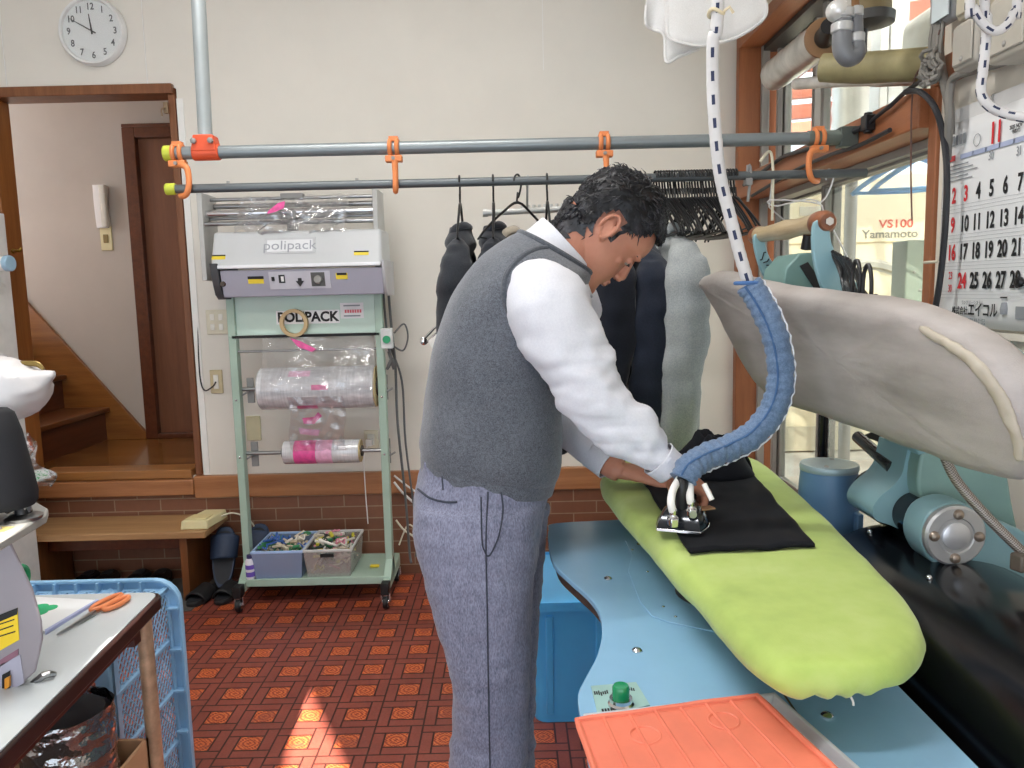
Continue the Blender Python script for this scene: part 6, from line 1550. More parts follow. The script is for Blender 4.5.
# arms
NA = [(547, 300, 1.62), (560, 325, 1.545), (577, 362, 1.525), (589, 392, 1.51), (612, 419, 1.505), (638, 442, 1.50), (660, 460, 1.495), (672, 467, 1.49)]
FA = [(560, 300, 1.90), (560, 345, 1.96), (556, 395, 1.955), (572, 425, 1.92), (592, 448, 1.86), (610, 465, 1.80), (620, 470, 1.785)]
na = [at(*q) for q in NA]; fa_ = [at(*q) for q in FA]
body.tube(na, [.055, .052, .046, .042, .038, .033, .028, .027], 18, sub=4)
body.tube(fa_, [.055, .05, .042, .038, .035, .030, .0285], 18, sub=4)
def hand(Wp, d, s, n, curls, L=1.0, thumb=(.6, .75, -.25), tcurl=20, spread=6):
    """Wp wrist, d to the fingers, s to the thumb side, n out of the back of the hand"""
    d = V(d).normalized(); s = V(s); s = (s - d * s.dot(d)).normalized(); n = d.cross(s) if d.cross(s).dot(V(n)) > 0 else s.cross(d)
    body.loft([(Wp - d * .02, s * .026, n * .021), (Wp, s * .027, n * .02), (Wp + d * .03, s * .034, n * .018), (Wp + d * .065, s * .040, n * .0155), (Wp + d * .088, s * .040, n * .012)], 22, 4, n=2.6)
    for i, (off, ln, r) in enumerate(((.0305, .070, .0088), (.0105, .079, .0092), (-.0095, .073, .0088), (-.0285, .057, .0078))):
        a0 = R(spread * (1.2 - i)); dd = (d * math.cos(a0) + s * math.sin(a0)).normalized()
        p = Wp + d * (.082 - .004 * abs(i - 1)) + s * off; pts = [p - dd * .012, p]; ang = 0; nn = n
        for seg, c_ in zip((.46, .30, .24), curls[i]):
            ang += R(c_); dr = dd * math.cos(ang) - n * math.sin(ang); p = p + dr * ln * L * seg; pts.append(p)
        body.tube(pts, [r * 1.02, r * 1.05, r, r * .92, r * .72], 10, sub=3)
        body.ell(pts[-1], r * .72, 10)
    td = (d * thumb[0] + s * thumb[1] + n * thumb[2]).normalized(); p = Wp + d * .018 + s * .024
    td2 = (td * math.cos(R(tcurl)) + d * math.sin(R(tcurl))).normalized(); td3 = (td2 + d * .4 - n * .25).normalized()
    pts = [p - td * .012, p + td * .016, p + td * .04, p + td * .04 + td2 * .03, p + td * .04 + td2 * .03 + td3 * .022]
    body.tube(pts, [.013, .0135, .0105, .0095, .007], 10, sub=3); body.ell(pts[-1], .007, 10)
# right hand closed round the iron handle, left hand flat on the cloth
W1 = na[-1]; W2 = fa_[-1]
hcen = hb_ + fd * .02 + V((0, 0, .10))
d1 = (hcen + V((.02, 0, .012)) - W1); d1.z = min(d1.z, -.02)
hand(W1, (.72, .30, -.62), (-.2, 1, 0), (.5, 0, .8), ((42, 62, 45), (45, 65, 45), (48, 65, 45), (50, 62, 40)), thumb=(.75, .55, -.45), tcurl=10)
hand(W2, (.97, -.12, -.18), (0, -1, 0), (0, 0, 1), ((10, 16, 12), (8, 18, 12), (10, 20, 14), (14, 22, 14)), thumb=(.97, .28, -.1), tcurl=6)
rb = remesh(body, .0027, 2, .5)
import mathutils
btree = mathutils.bvhtree.BVHTree.FromBMesh(rb.bm)
rb.build('body', M_skin, MAN, ang=180)

# eyes, lids, brows
for s in (-1, 1):
    ey = MB(); ey.ell(hl((.0775, s * .0315, .1135)), .0098, 16); e_ = ey.build('eyeball', mat('eye_white', '#8f7f74', .2), MAN)
    MB().ell(hl((.0855, s * .0315, .1105)), (.0022, .0045, .0045), 14, Mh).build('iris', mat('iris_dark', '#1b1412', .2), e_)
    MB().tube([hl((.079, s * .018, .1105)), hl((.0885, s * .026, .1105)), hl((.0888, s * .034, .1098)), hl((.083, s * .0435, .1105))], [.0008, .0014, .0015, .001], 8, sub=4).build('lash_line', mat('lash_dark', '#1d1512', .7), MAN)
    br_ = MB(); 
    br_.tube([hl((.0945, s * .014, .132)), hl((.0945, s * .026, .137)), hl((.088, s * .04, .1385)), hl((.077, s * .051, .134))], [.0022, .0036, .0032, .0014], 8, sub=4, flat=.55)
    br_.build('eyebrow', M_hair, MAN)
MB().tube([hl((.097, -.019, .0512)), hl((.1005, -.008, .0517)), hl((.1008, 0, .0513)), hl((.1005, .008, .0517)), hl((.097, .019, .0512))], [.0006, .0013, .0014, .0013, .0006], 8, sub=4).build('mouth_line', mat('mouth_dark', '#7a4238', .6), MAN)
for s in (-1, 1): MB().ell(hl((.1045, s * .0075, .0742)), (.0034, .0026, .0016), 10, Mh).build('nostril', mat('nostril_dark', '#4a2a20', .8), MAN)

# hair: cap following the skull plus many short locks
def hairline(q):
    """True where hair grows (head-local point)"""
    x, y, z = q
    if x > .045: return z > .187 - .25 * max(0, .075 - x)
    if x > .014: return z > .165 - (.045 - x) * .9 if abs(y) > .045 else True if z > .17 else False
    if x > .002: return z > .098
    if x > -.042: return z > .150 - max(0, (-.03 - x)) * 2
    return z > .018 + max(0, (x + .085)) * 1.5
hg = MB(); N = 96; lvh = interp_levels(6); rows = [head_ring(*l, grow=.006, N=N) for l in lvh]
vs = [[hg.bm.verts.new(q) for q in r_] for r_ in rows]
for i in range(len(rows) - 1):
    for k in range(N):
        f4 = [vs[i][k], vs[i][(k + 1) % N], vs[i + 1][(k + 1) % N], vs[i + 1][k]]
        c_ = sum((v.co for v in f4), V((0, 0, 0))) / 4
        if hairline(c_): hg._f(f4)
hg._f(vs[-1])
bmesh.ops.delete(hg.bm, geom=[v for v in hg.bm.verts if not v.link_faces], context='VERTS')
bmesh.ops.recalc_face_normals(hg.bm, faces=hg.bm.faces); hg.bm.normal_update()
for v in hg.bm.verts:
    d_ = .004 + .004 * noise.noise(v.co * 40) + .003 * noise.noise(v.co * 90)
    k = max(0, min(1, (v.co.z - .05) / .12)); top = max(0, (v.co.z - .15) / .08)
    v.co += v.normal * (d_ * min(1, .7 + max(0, v.co.z - .03) / .06) + .007 * k * (1 if v.co.x < .03 else .8) + .006 * min(1, top))
ex = bmesh.ops.extrude_face_region(hg.bm, geom=list(hg.bm.faces))
for v in [g for g in ex['geom'] if isinstance(g, bmesh.types.BMVert)]: v.co -= v.co.normalized() * 0
pts0 = [(v.co.copy(), v.normal.copy()) for v in hg.bm.verts if v.normal.length > .5]
rnd = random.Random(21)
for _ in range(1500):
    p, n_ = rnd.choice(pts0)
    # growth: forwards and down over the sides, back at the nape
    flow = V((.75 if p.x > -.03 else -.25, 0, -.6 if p.z < .17 else .05)) + V((rnd.uniform(-.3, .3), rnd.uniform(-.4, .4), rnd.uniform(-.3, .3)))
    if p.x > .028 and p.z > .15: flow = V((-.25, 0, .25)) + V((rnd.uniform(-.4, .4), rnd.uniform(-.6, .6), rnd.uniform(-.3, .3)))
    flow = (flow - n_ * flow.dot(n_)); 
    if flow.length < .1 or (abs(p.y) > .055 and -.055 < p.x < .015 and p.z < .158): continue
    flow.normalize(); Ln = rnd.uniform(.014, .026) * (1.1 if p.z > .15 else .6) * (.6 if p.x > .04 else 1); lift = rnd.uniform(.0, .30) if p.z > .19 else rnd.uniform(0, .12)
    p0 = p - n_ * .002
    q1 = p0 + flow * Ln * .5 + n_ * (lift * Ln + .0025); q2 = p0 + flow * Ln + n_ * (lift * Ln * 1.1 + .0004)
    hg.tube([p0, q1, q2], [.0016, .0013, .0003], 4)
for v in hg.bm.verts: v.co = hl(v.co)
# short hair running down the nape
NU, NV = 26, 16; gridv = []
for j in range(NV + 1):
    z = .13 - .14 * j / NV; w = .068 - .022 * (j / NV) ** 2; row = []
    for i in range(NU + 1):
        y = -w + 2 * w * i / NU; h = btree.ray_cast(hl((-.25, y, z)), Mh @ V((1, 0, 0)))
        row.append((h[0], h[1]) if h[0] is not None and h[3] < .26 else None)
    gridv.append(row)
vv = [[hg.bm.verts.new(q[0] + q[1] * (.0068 * (1 - .85 * j / NV) + .001 * math.sin(i * 5.1 + j * 3.7))) if q else None for i, q in enumerate(row)] for j, row in enumerate(gridv)]
for j in range(NV):
    for i in range(NU):
        f4 = [vv[j][i], vv[j][i + 1], vv[j + 1][i + 1], vv[j + 1][i]]
        if all(f4): hg._f(f4)
dn = Mh @ V((0, 0, -1))
for _ in range(150):
    ry = ray(rnd.uniform(566, 582), rnd.uniform(193, 216)).normalized(); h = btree.ray_cast(CAM, ry)
    if h[0] is None or h[0].y > 2: continue
    fl_ = (dn - h[1] * dn.dot(h[1])).normalized() * rnd.uniform(.01, .016); p0 = h[0] + h[1] * .003
    hg.tube([p0, p0 + fl_ * .5 + h[1] * .003, p0 + fl_ + h[1] * .001], [.003, .0026, .0008], 5)
for _ in range(420):
    q = gridv[rnd.randrange(NV + 1)][rnd.randrange(NU + 1)]
    if q is None: continue
    fl_ = dn - q[1] * dn.dot(q[1])
    if fl_.length < .1: continue
    fl_ = fl_.normalized() * rnd.uniform(.007, .013) + V((0, rnd.uniform(-.003, .003), 0)); p0 = q[0] + q[1] * .002
    hg.tube([p0, p0 + fl_ * .5 + q[1] * .0018, p0 + fl_ + q[1] * .0006], [.0014, .0011, .0003], 4)
hg.build('hair', M_hair, MAN, ang=180)

# ------------------------------------------------ clothes
# trousers: pelvis + two legs fused
tr = MB()
pel = [((424, 447), (553, 470), .160), ((421, 465), (551, 486), .165), ((415, 500), (545, 512), .178), ((416, 530), (541, 538), .182), ((424, 565), (536, 570), .168)]
tr.loft([((at(*b_, PYC) + at(*f_, PYC)) / 2, (at(*f_, PYC) - at(*b_, PYC)) / 2, V((0, w, 0))) for b_, f_, w in pel], 40, 4, n=2.3)
def leg(rows, Yc, hw):
    rg = []
    for k, (y, x0, x1) in enumerate(rows):
        B, Fp = at(x0, y, Yc[k]), at(x1, y, Yc[k]); rg.append(((B + Fp) / 2, (Fp - B) / 2, V((0, hw[k], 0))))
    return rg
near_rows = [(505, 416, 541), (540, 416, 536), (575, 424, 534), (610, 433, 532), (645, 443, 531), (680, 451, 530), (720, 452, 528), (768, 451, 526)]
yc = [1.665, 1.66, 1.655, 1.65, 1.645, 1.64, 1.64, 1.64]
rg = leg(near_rows, yc, [.10, .105, .105, .10, .094, .088, .082, .078])
c_ = rg[-1][0]; rg.append((V((c_.x - .002, 1.638, .17)), V((.073, 0, 0)), V((0, .074, 0)))); rg.append((V((c_.x + .004, 1.636, .05)), V((.082, 0, 0)), V((0, .074, 0))))
tr.loft(rg, 32, 4, n=2.2)
far_rows = [(505, 432, 552), (540, 436, 546), (575, 440, 543), (610, 448, 540), (645, 458, 538), (680, 464, 536), (720, 466, 535), (768, 468, 534)]
rg = leg(far_rows, [1.835, 1.845, 1.85, 1.86, 1.865, 1.87, 1.87, 1.87], [.10, .105, .105, .10, .094, .088, .082, .078])
c_ = rg[-1][0]; rg.append((V((c_.x, 1.872, .17)), V((.073, 0, 0)), V((0, .074, 0)))); rg.append((V((c_.x + .008, 1.872, .05)), V((.082, 0, 0)), V((0, .074, 0))))
tr.loft(rg, 32, 4, n=2.2)
tr = remesh(tr, .007, 6, .5)
def wr(v): return 1.0
tr.jitter(.006, (1, 1, .5), 9, seed=2); tr.jitter(.004, (.6, 1, 2.2), 14, seed=5, mask=lambda c: 1.6 if c.z < .42 else .8)
tr.build('trousers', M_trous, MAN, ang=180)
# find the surface of the near leg for seam and pockets
def nearsurf(px, py, Y0):   # slightly outside the trouser skin at a photo point
    return at(px, py, Y0)
seam = [(488, 492), (486, 540), (487, 600), (488, 660), (489, 720), (490, 768)]
import mathutils
tro = [o for o in MAN.children if o.name.startswith('trousers')][0]
tree = mathutils.bvhtree.BVHTree.FromPolygons([v.co + MAN.location for v in tro.data.vertices], [p.vertices[:] for p in tro.data.polygons])
def hit(px, py, off=.0015):
    d = ray(px, py).normalized(); h = tree.ray_cast(CAM, d)
    return (h[0] - d * off) if h[0] is not None else at(px, py, 1.58)
def stitched(pts, r, nm, m):
    P = cat([V((x, y, 0)) for x, y in pts], 8); Q = [hit(q.x, q.y) for q in P]
    return MB().tube(Q, r, 6).build(nm, m, tro)
stitched(seam, .0016, 'side_seam', M_trous_d)
stitched([(501, 492), (503, 510), (499, 535), (492, 552), (488, 556), (485, 552), (482, 540), (481, 497)], .0017, 'pocket_edge', M_trous_d)
stitched([(418, 489), (430, 498), (445, 502), (457, 502)], .0026, 'back_pocket', M_trous_d)
stitched([(442, 476), (443, 490)], .0016, 'dart_seam', M_trous_d)
# belt and loops just under the vest
bl_ = MB(); c0 = (at(424, 455, PYC) + at(553, 477, PYC)) / 2; a0 = (at(553, 477, PYC) - at(424, 455, PYC)) / 2
bl_.loft([(c0 + V((0, 0, .035)), a0 * .985, V((0, .160, 0))), (c0 + V((0, 0, .005)), a0 * .99, V((0, .163, 0)))], 48, 2, cap=(False, False)); bl_.build('belt', mat('dark_belt', '#2b2b2e', .5), MAN, solid=.004)
stitched([(427, 456), (425, 468)], .004, 'belt_loop', M_trous)
# shoes
for (x, Yf, lab) in ((-.085, 1.636, 'n'), (-.045, 1.872, 'f')):
    prof = [(-.10, .032, .0, .09), (-.06, .036, .0, .10), (-.0, .037, .0, .10), (.06, .042, .0, .07), (.12, .048, .0, .055), (.16, .04, .0, .045), (.185, .015, .003, .03)]
    MB().loft([(V((x + .0 + yy, Yf, (z0 + z1) / 2 + .002)), V((0, w, 0)), V((0, 0, (z1 - z0) / 2))) for yy, w, z0, z1 in prof], 24, 4, n=2.6).build('shoe', M_leather, MAN)

# vest
vb = MB()
C = torso_rings()
vb.loft(C, 64, 6, cap=(False, False), n=2.25)
vb.jitter(.006, (1, 1, .7), 7, seed=3, mask=lambda c: max(0, min(1, (c.z - .98) / .12))); vb.jitter(.004, (.7, 1, 2.4), 9, seed=8, mask=lambda c: max(0, min(1, (1.28 - c.z) / .2)) * max(0, min(1, (c.z - .98) / .1)))
vest = vb.build('vest', M_vest, MAN, ang=180, solid=.006)
# ribbed hem, armhole and neckline bands
h0_, a0_, b0_ = C[0]; h1_, a1_, b1_ = C[1]
vh = MB(); vh.loft([(h0_ - (h1_ - h0_) * .9, a0_ * .985, b0_ * .985), (h0_ - (h1_ - h0_) * .3, a0_ * 1.0, b0_ * 1.0), (h0_ + (h1_ - h0_) * .3, a0_ * 1.015, b0_ * 1.015)], 64, 3, cap=(False, False), n=2.25); vh.build('ribbed_hem', M_vest, vest, solid=.006)
ntop = C[-1]
nb = [ntop[0] + ntop[1] * 1.02 * math.cos(a) + ntop[2] * 1.02 * math.sin(a) for a in [2 * PI * k / 48 for k in range(48)]]
MB().tube(nb, .007, 8, loop=True).build('neckline_band', M_vestrib, vest)
vtree = mathutils.bvhtree.BVHTree.FromPolygons([v.co + MAN.location for v in vest.data.vertices], [p.vertices[:] for p in vest.data.polygons])
ah = [(556, 247), (535, 250), (516, 262), (505, 279), (505, 300), (514, 322), (526, 343), (539, 366), (548, 388)]
Pq = []
for q in cat([V((x, y, 0)) for x, y in ah], 6):
    d = ray(q.x, q.y).normalized(); h = vtree.ray_cast(CAM, d)
    if h[0] is not None: Pq.append(h[0] - d * .002)
MB().tube(Pq, .0065, 8).build('armhole_band', M_vestrib, vest)
# faint argyle line at the vest front
vh2 = []
for q in cat([V((x, y, 0)) for x, y in ((545, 425), (549, 440), (545, 455), (550, 470))], 4):
    d = ray(q.x, q.y).normalized(); h = vtree.ray_cast(CAM, d)
    if h[0] is not None: vh2.append(h[0] - d * .0015)
if len(vh2) > 2: MB().tube(vh2, .001, 5).build('pattern_line', mat('knit_pale', '#a4a8ac', .9), vest)

# shirt sleeves (they start inside the vest and come out of the armhole), cuffs, collar
shirt_ = MB()
d0 = V((0, -1, 0)); up = V((.25, 0, .97)).normalized(); fw = V((.97, 0, -.25))
def sring(px, py, Y, th, b_, a_):
    """th: tilt of the ring normal from -Y towards the arm direction (degrees)"""
    c_ = at(px, py, Y); dn = V((.5, 0, -.86)); bb = V((.86, 0, .5))
    t = R(th); a_v = (-dn) * math.cos(t) + V((0, -1, 0)) * math.sin(t)
    return (c_, a_v * a_, bb * b_)
SR = [sring(543, 312, 1.66, 0, .082, .108), sring(547, 311, 1.61, 8, .088, .114), sring(551, 313, 1.57, 30, .088, .108), sring(555, 324, 1.545, 58, .085, .088)]
def aring(px, py, Y, b_, a_, ang):
    c_ = at(px, py, Y); dn = V((math.cos(R(ang)), 0, -math.sin(R(ang)))); bb = V((math.sin(R(ang)), 0, math.cos(R(ang))))
    return (c_, V((0, -1, 0)) * a_, bb * b_)
SR += [aring(571, 352, 1.532, .076, .068, 60), aring(584, 380, 1.52, .070, .064, 56), aring(600, 404, 1.512, .067, .062, 47), aring(618, 422, 1.507, .062, .058, 43), aring(637, 438, 1.502, .053, .052, 41), aring(653, 453, 1.498, .042, .045, 42), aring(661, 461, 1.496, .035, .041, 43)]
sm = MB(); sm.loft(SR, 56, 10, cap=(True, False))
sm.bm.normal_update()
def folds(c, ax0, amp):
    pass
sm.jitter(.005, (1, 1, 1), 9, seed=4, mask=lambda c: .5 if c.z > 1.36 else 1.0)
sm.jitter(.0105, (1.9, .8, 1.9), 10, seed=11, mask=lambda c: 1.0 if c.z < 1.30 else .35)
sm.jitter(.0055, (.6, .8, 3.0), 15, seed=14, mask=lambda c: .5 if c.z > 1.3 else 1)
SH = sm.build('shirt_sleeve', M_shirt, MAN, ang=180)
cf = MB(); cf.loft([aring(658, 458, 1.497, .038, .043, 43), aring(664, 463.5, 1.495, .035, .041, 43), aring(671, 469, 1.492, .034, .039, 43)], 40, 4, cap=(False, False)); cf.build('cuff', M_shirt, SH, solid=.003)
def aring2(px, py, Y, b_, a_, d):
    c_ = at(px, py, Y); d = V(d).normalized(); bb = V((0, 0, 1)); bb = (bb - d * bb.dot(d)).normalized(); aa = d.cross(bb); return (c_, aa * a_, bb * b_)
fs = MB(); fs.loft([aring2(560, 305, 1.88, .09, .1, (0, 1, -.3)), aring2(560, 330, 1.945, .08, .085, (0, .3, -1)), aring2(556, 375, 1.955, .068, .07, (-.05, 0, -1)), aring2(556, 405, 1.95, .062, .062, (.3, -.1, -.8)), aring2(570, 426, 1.925, .052, .055, (.7, -.4, -.5)), aring2(586, 443, 1.875, .044, .047, (.7, -.5, -.55)), aring2(598, 456, 1.835, .037, .041, (.7, -.5, -.5))], 48, 8, cap=(True, False))
fs.jitter(.006, (1.6, .8, 1.6), 11, seed=6)
SF = fs.build('shirt_sleeve', M_shirt, MAN, ang=180)
cf = MB(); cf.loft([aring2(594, 452, 1.85, .040, .043, (.7, -.5, -.5)), aring2(602, 459, 1.822, .037, .040, (.7, -.5, -.5)), aring2(609, 465, 1.80, .036, .039, (.7, -.5, -.45))], 40, 4, cap=(False, False)); cf.build('cuff', M_shirt, SF, solid=.003)
co_ = MB()
c0 = (at(520, 235, PYC) + at(588, 282, PYC)) / 2; a0 = (at(588, 282, PYC) - at(520, 235, PYC)) / 2
c1 = (at(540, 222, PYC) + at(590, 274, PYC)) / 2; a1 = (at(590, 276, PYC) - at(541, 221, PYC)) / 2
co_.loft([(c0 - V((0, 0, .03)), a0 * 1.1, V((0, .115, 0))), (c0, a0 * .98, V((0, .09, 0))), ((c0 + c1) / 2, (a0 + a1) * .49, V((0, .076, 0))), (c1, a1 * 1.0, V((0, .070, 0))), (c1 + V((.004, 0, .006)), a1 * .96, V((0, .067, 0)))], 48, 5, cap=(False, False))
co_.jitter(.002, (1, 1, 1), 15, seed=9)
co_.build('shirt_collar', M_shirt, MAN, ang=180, solid=.004)
# ---------------------------------------------------------------- calendar on the right wall
CX = WR - .004
cl0, cl1 = onx(947, 126, CX), onx(944, 325, CX)
cyl_, czt, czb = 2.0, cl0.z + .0, cl1.z
cw = .372; cyr = cyl_ - cw
CAL = thing('wall_calendar', 'large white wall calendar with red and black dates on the right wall', 'calendar', (CX, (cyl_ + cyr) / 2, czb))
def cg(u, v): return (CX - .006 - .004 * math.sin(v * 3), cyl_ - cw * u, czb + (czt - czb) * v)
MB().grid(cg, 8, 12).build('sheet', mat('calendar_paper', '#e4e4e4', .55, var=.01), CAL, solid=.002)
MB().bb(CX - .008, CX, cyr, cyl_, czt - .004, czt + .028).build('header_strip', mat('calendar_strip', '#d8d6d4', .5), CAL)
XT = CX - .0125
RIGHTW = ((0, -1, 0), (0, 0, 1))
def ct(mb, s, size, u, v, bold=0, sx=1.0, align='CENTER'): mb.text(s, size, frame((XT, cyl_ - cw * u, czb + (czt - czb) * v), *RIGHTW), .0002, align, sx, bold)
def row_v(k): return .705 - .155 * k
def pv(px, py): q = onx(px, py, XT); return (q.z - czb) / (czt - czb)
def pu(px, py): q = onx(px, py, XT); return (cyl_ - q.y) / cw
rv = [pv(980, 191), pv(980, 222), pv(980, 251), pv(980, 281)]
cu_ = [pu(954, 195), pu(968.5, 195), pu(979, 193), pu(991, 190), pu(1005, 188), pu(1020, 185)]
du = (cu_[5] - cu_[0]) / 5
red = MB(); blk = MB(); gry = MB()
red_days = {2, 3, 9, 16, 24}
for r_, st_ in enumerate((2, 9, 16, 23)):
    for c_ in range(7):
        dnum = st_ + c_; u = cu_[0] + du * c_
        if dnum == 23:
            ct(red, '23', .026, u, rv[r_] + .028, .0004, .62); ct(red, '30', .026, u, rv[r_] - .035, .0004, .62); continue
        if u > .98: continue
        ct(red if dnum in red_days else blk, str(dnum), .052, u, rv[r_], .0016, .66)
ct(gry, '30', .028, pu(991, 156), pv(991, 156), .0003, .7); ct(gry, '31', .028, pu(1019, 151), pv(1019, 151), .0003, .7); ct(gry, '1', .028, cu_[0] + du * 6, pv(1005, 150), .0003, .7)
ct(red, '11', .066, pu(996, 133), pv(996, 133), .002, .72)
ct(blk, '2025 NOV', .012, pu(1016, 126), pv(1016, 126), .0002, .8, 'CENTER'); ct(blk, '令和7年', .010, pu(1016, 131), pv(1016, 131), .0002, .8)
ct(blk, '株式会社', .021, pu(959.5, 311), pv(959.5, 311), .0003, .78)
ct(blk, 'エイコル', .036, pu(982, 311), pv(982, 311), .0008, .80)
ct(gry, 'ランドリーシステム', .011, pu(972, 303), pv(972, 303), .0001, .9)
for py in (320, 323.5): ct(gry, '〒 本社 営業所 電話 サービス', .0075, pu(973, py), pv(973, py), .0001, .95)
# small month tables, note lines and pictograms
def bar(mb, u0, u1, v, h): mb.bb(XT - .0003, XT, cyl_ - cw * u1, cyl_ - cw * u0, czb + (czt - czb) * v - h, czb + (czt - czb) * v + h)
for k in range(6): bar(gry, .03 + .04 * k, .055 + .04 * k, pv(958, 140), .012)
for k in range(5): bar(gry, .04, .30 + .05 * (k % 3), pv(965, 163) - .018 * k, .0012)
for k in range(4):
    for j in range(1, 4): bar(gry, .01, .99, rv[k] - .03 - .017 * j, .0003)
gry.tube([V((XT, cyl_ - cw * pu(977, 140) + .013 * math.cos(a), czb + (czt - czb) * pv(977, 140) + .014 * math.sin(a))) for a in [2 * PI * k / 18 for k in range(18)]], .0009, 5, loop=True)
q = onx(1003, 309, XT)
gry.lathe([(.009, -.012), (.01, .0), (.007, .014), (.0001, .016)], q + V((.004, 0, 0)), (0, 0, 1), 16); blk.bb(XT - .0003, XT, q.y - .012, q.y + .012, q.z + .024, q.z + .027)
q = onx(1019, 313, XT); gry.bb(XT - .0004, XT, q.y - .02, q.y + .012, q.z - .014, q.z + .014)
red.build('red_lettering', M_red_ink, CAL, smooth=False); blk.build('black_lettering', M_ink, CAL, smooth=False); gry.build('grey_print', M_grey_ink, CAL, smooth=False)
vb_ = pv(980, 152)
b = MB()
for c_ in range(7):
    u = cu_[0] - .02 + du * c_
    if c_ == 0: continue
    bar(b, max(.0, u - .06), min(1, u + .085), pv(960, 157), .0055)
b.build('weekday_band', mat('weekday_blue', '#a9b3cf', .6), CAL, smooth=False)
b = MB(); bar(b, .012, .15, pv(957, 157.5), .0065); b.build('sunday_band', mat('sunday_red', '#d2484c', .6), CAL, smooth=False)
q = onx(1021, 282, XT); tag(MB().lathe([(.0001, 0), (.011, 0), (.012, .004), (.009, .01), (.0001, .011)], q, (-1, 0, 0), 20).build('magnet', M_black), 'black round magnet on the calendar beside the 28', 'magnet')
q = onx(947, 322, XT); tag(MB().ell(q - V((.003, 0, 0)), (.004, .006, .006), 12).build('push_pin', M_black), 'black pin at the lower left corner of the calendar', 'pin')
q = onx(998, 96, WR - .002); tag(MB().tube([q + V((0, 0, .004)), q + V((-.012, 0, .002)), q + V((-.014, -.002, -.012)), q + V((-.004, -.004, -.02))], .0025, 8, sub=3).lathe([(.0001, 0), (.007, 0), (.006, .004), (.0001, .005)], q, (-1, 0, 0), 14).build('wall_hook', M_alu_dark), 'small metal hook on the wall above the calendar', 'hook')
# yellow patch of wallpaper below it
tag(MB().bb(WR - .003, WR, 1.83, 1.95, 1.20, 1.268).build('paper_note', mat('yellowed_paper', '#d8d49a', .8)), 'yellowed strip of paper under the calendar', 'paper')

# ---------------------------------------------------------------- cables, boxes and pipes above the window
XB = WR - .03
def sbox(label, x0, y0, x1, y1, d, m, nm='switch_box', extra=True, X=XB):
    a = onx(x0, y0, X - d); c_ = onx(x1, y1, X - d); z0, z1 = min(a.z, c_.z), max(a.z, c_.z); ya, yb = max(a.y, c_.y), min(a.y, c_.y)
    t_ = thing(nm, label, 'switch box', (X, (ya + yb) / 2, z0))
    MB().bb(X - d, X, yb, ya, z0, z1).build('housing', m, t_, bev=.012, bseg=3)
    MB().bb(X - d - .006, X - d, yb + (ya - yb) * .12, ya - (ya - yb) * .12, z0 + (z1 - z0) * .1, z1 - (z1 - z0) * .1).build('cover', m, t_, bev=.006)
    if extra:
        MB().bb(X - d * .7, X - d * .3, yb - .02, yb, z0 + (z1 - z0) * .3, z0 + (z1 - z0) * .45).build('lug', m, t_, bev=.003)
        MB().ell(((X - d - .007), (ya + yb) / 2 + .0, z0 + (z1 - z0) * .2), (.003, .006, .006), 10).build('screw', M_alu_dark, t_)
        MB().lathe([(.016, 0), (.016, .02), (.01, .028)], (X - d / 2, (ya + yb) / 2, z1 - .002), (0, 0, 1), 18).build('gland', m, t_)
    return t_
M_sw = mat('switch_grey_beige', '#a9a49a', .5, var=.06)
sbox('grey switch box on the board above the calendar, nearest the window', 953, 26, 976, 62, .07, M_sw)
sbox('larger grey switch box on the board at the right edge above the calendar', 988, 2, 1030, 46, .08, mat('switch_beige', '#b5b0a4', .5, var=.06))
sbox('flat grey box with a small screen above the window corner', 931, -20, 951, 18, .03, mat('screen_frame', '#9a9b9c', .4), 'controller_box', False)
sbox('beige junction box at the top edge above the switch boxes', 957, -26, 980, 9, .05, mat('junction_beige', '#b9b29e', .5, var=.05), 'junction_box', False)
q0, q1 = onx(934, -12, XB - .037), onx(949, 14, XB - .037)
tag(MB().bb(XB - .040, XB - .0372, q1.y, q0.y, q1.z, q0.z).build('screen', mat('screen_pale', '#c9d4d6', .2)), 'pale screen on the flat grey box above the window corner', 'screen')
def wire(name, label, pts, r, m, seg=8, sub=6): return tag(MB().tube(pts, r, seg, sub=sub).build(name, m), label, 'cable')
XW = WR - .055
M_cable = mat('cable_black', '#26262a', .5); M_cable_g = mat('cable_grey2', '#77736c', .55)
wire('power_cable', 'black cable running down the window post beside the calendar', [onx(905, 92, XW - .02), onx(920, 92, XW - .02), onx(935, 108, XW - .02), onx(944, 140, XW), onx(947, 180, XW), onx(945, 230, XW), onx(940, 280, XW), onx(934, 315, XW)], .0075, M_cable)
wire('power_cable', 'grey conduit running along the wall above the calendar', [onx(1030, 52, XW), onx(1000, 63, XW), onx(975, 70, XW), onx(955, 77, XW), onx(950, 90, XW), onx(949, 120, XW), onx(947, 160, XW + .02)], .010, M_cable_g)
wire('power_cable', 'thick grey cable drop at the tangle on top of the post', [onx(938, -5, XW), onx(938, 30, XW), onx(940, 60, XW), onx(944, 82, XW), onx(949, 105, XW + .01), onx(950, 135, XW + .02)], .011, M_cable_g)
wire('power_cable', 'black cable slung from the post to the rail end', [onx(926, 78, XW - .02), onx(915, 85, XW), onx(903, 94, XW), onx(890, 106, XW), onx(876, 117, XW), onx(868, 124, XW), onx(852, 130, XW)], .006, M_cable)
wire('power_cable', 'black cable curving along the wooden transom above the lower rail', [onx(862, 128, XW), onx(835, 140, XW), onx(805, 150, XW), onx(785, 156, XW), onx(770, 166, XW), onx(757, 176, XW), onx(744, 185, XW)], .008, M_cable)
wire('power_cable', 'second black cable under the wooden transom', [onx(890, 130, XW), onx(860, 145, XW), onx(830, 155, XW), onx(800, 168, XW), onx(775, 182, XW), onx(752, 196, XW)], .007, M_cable)
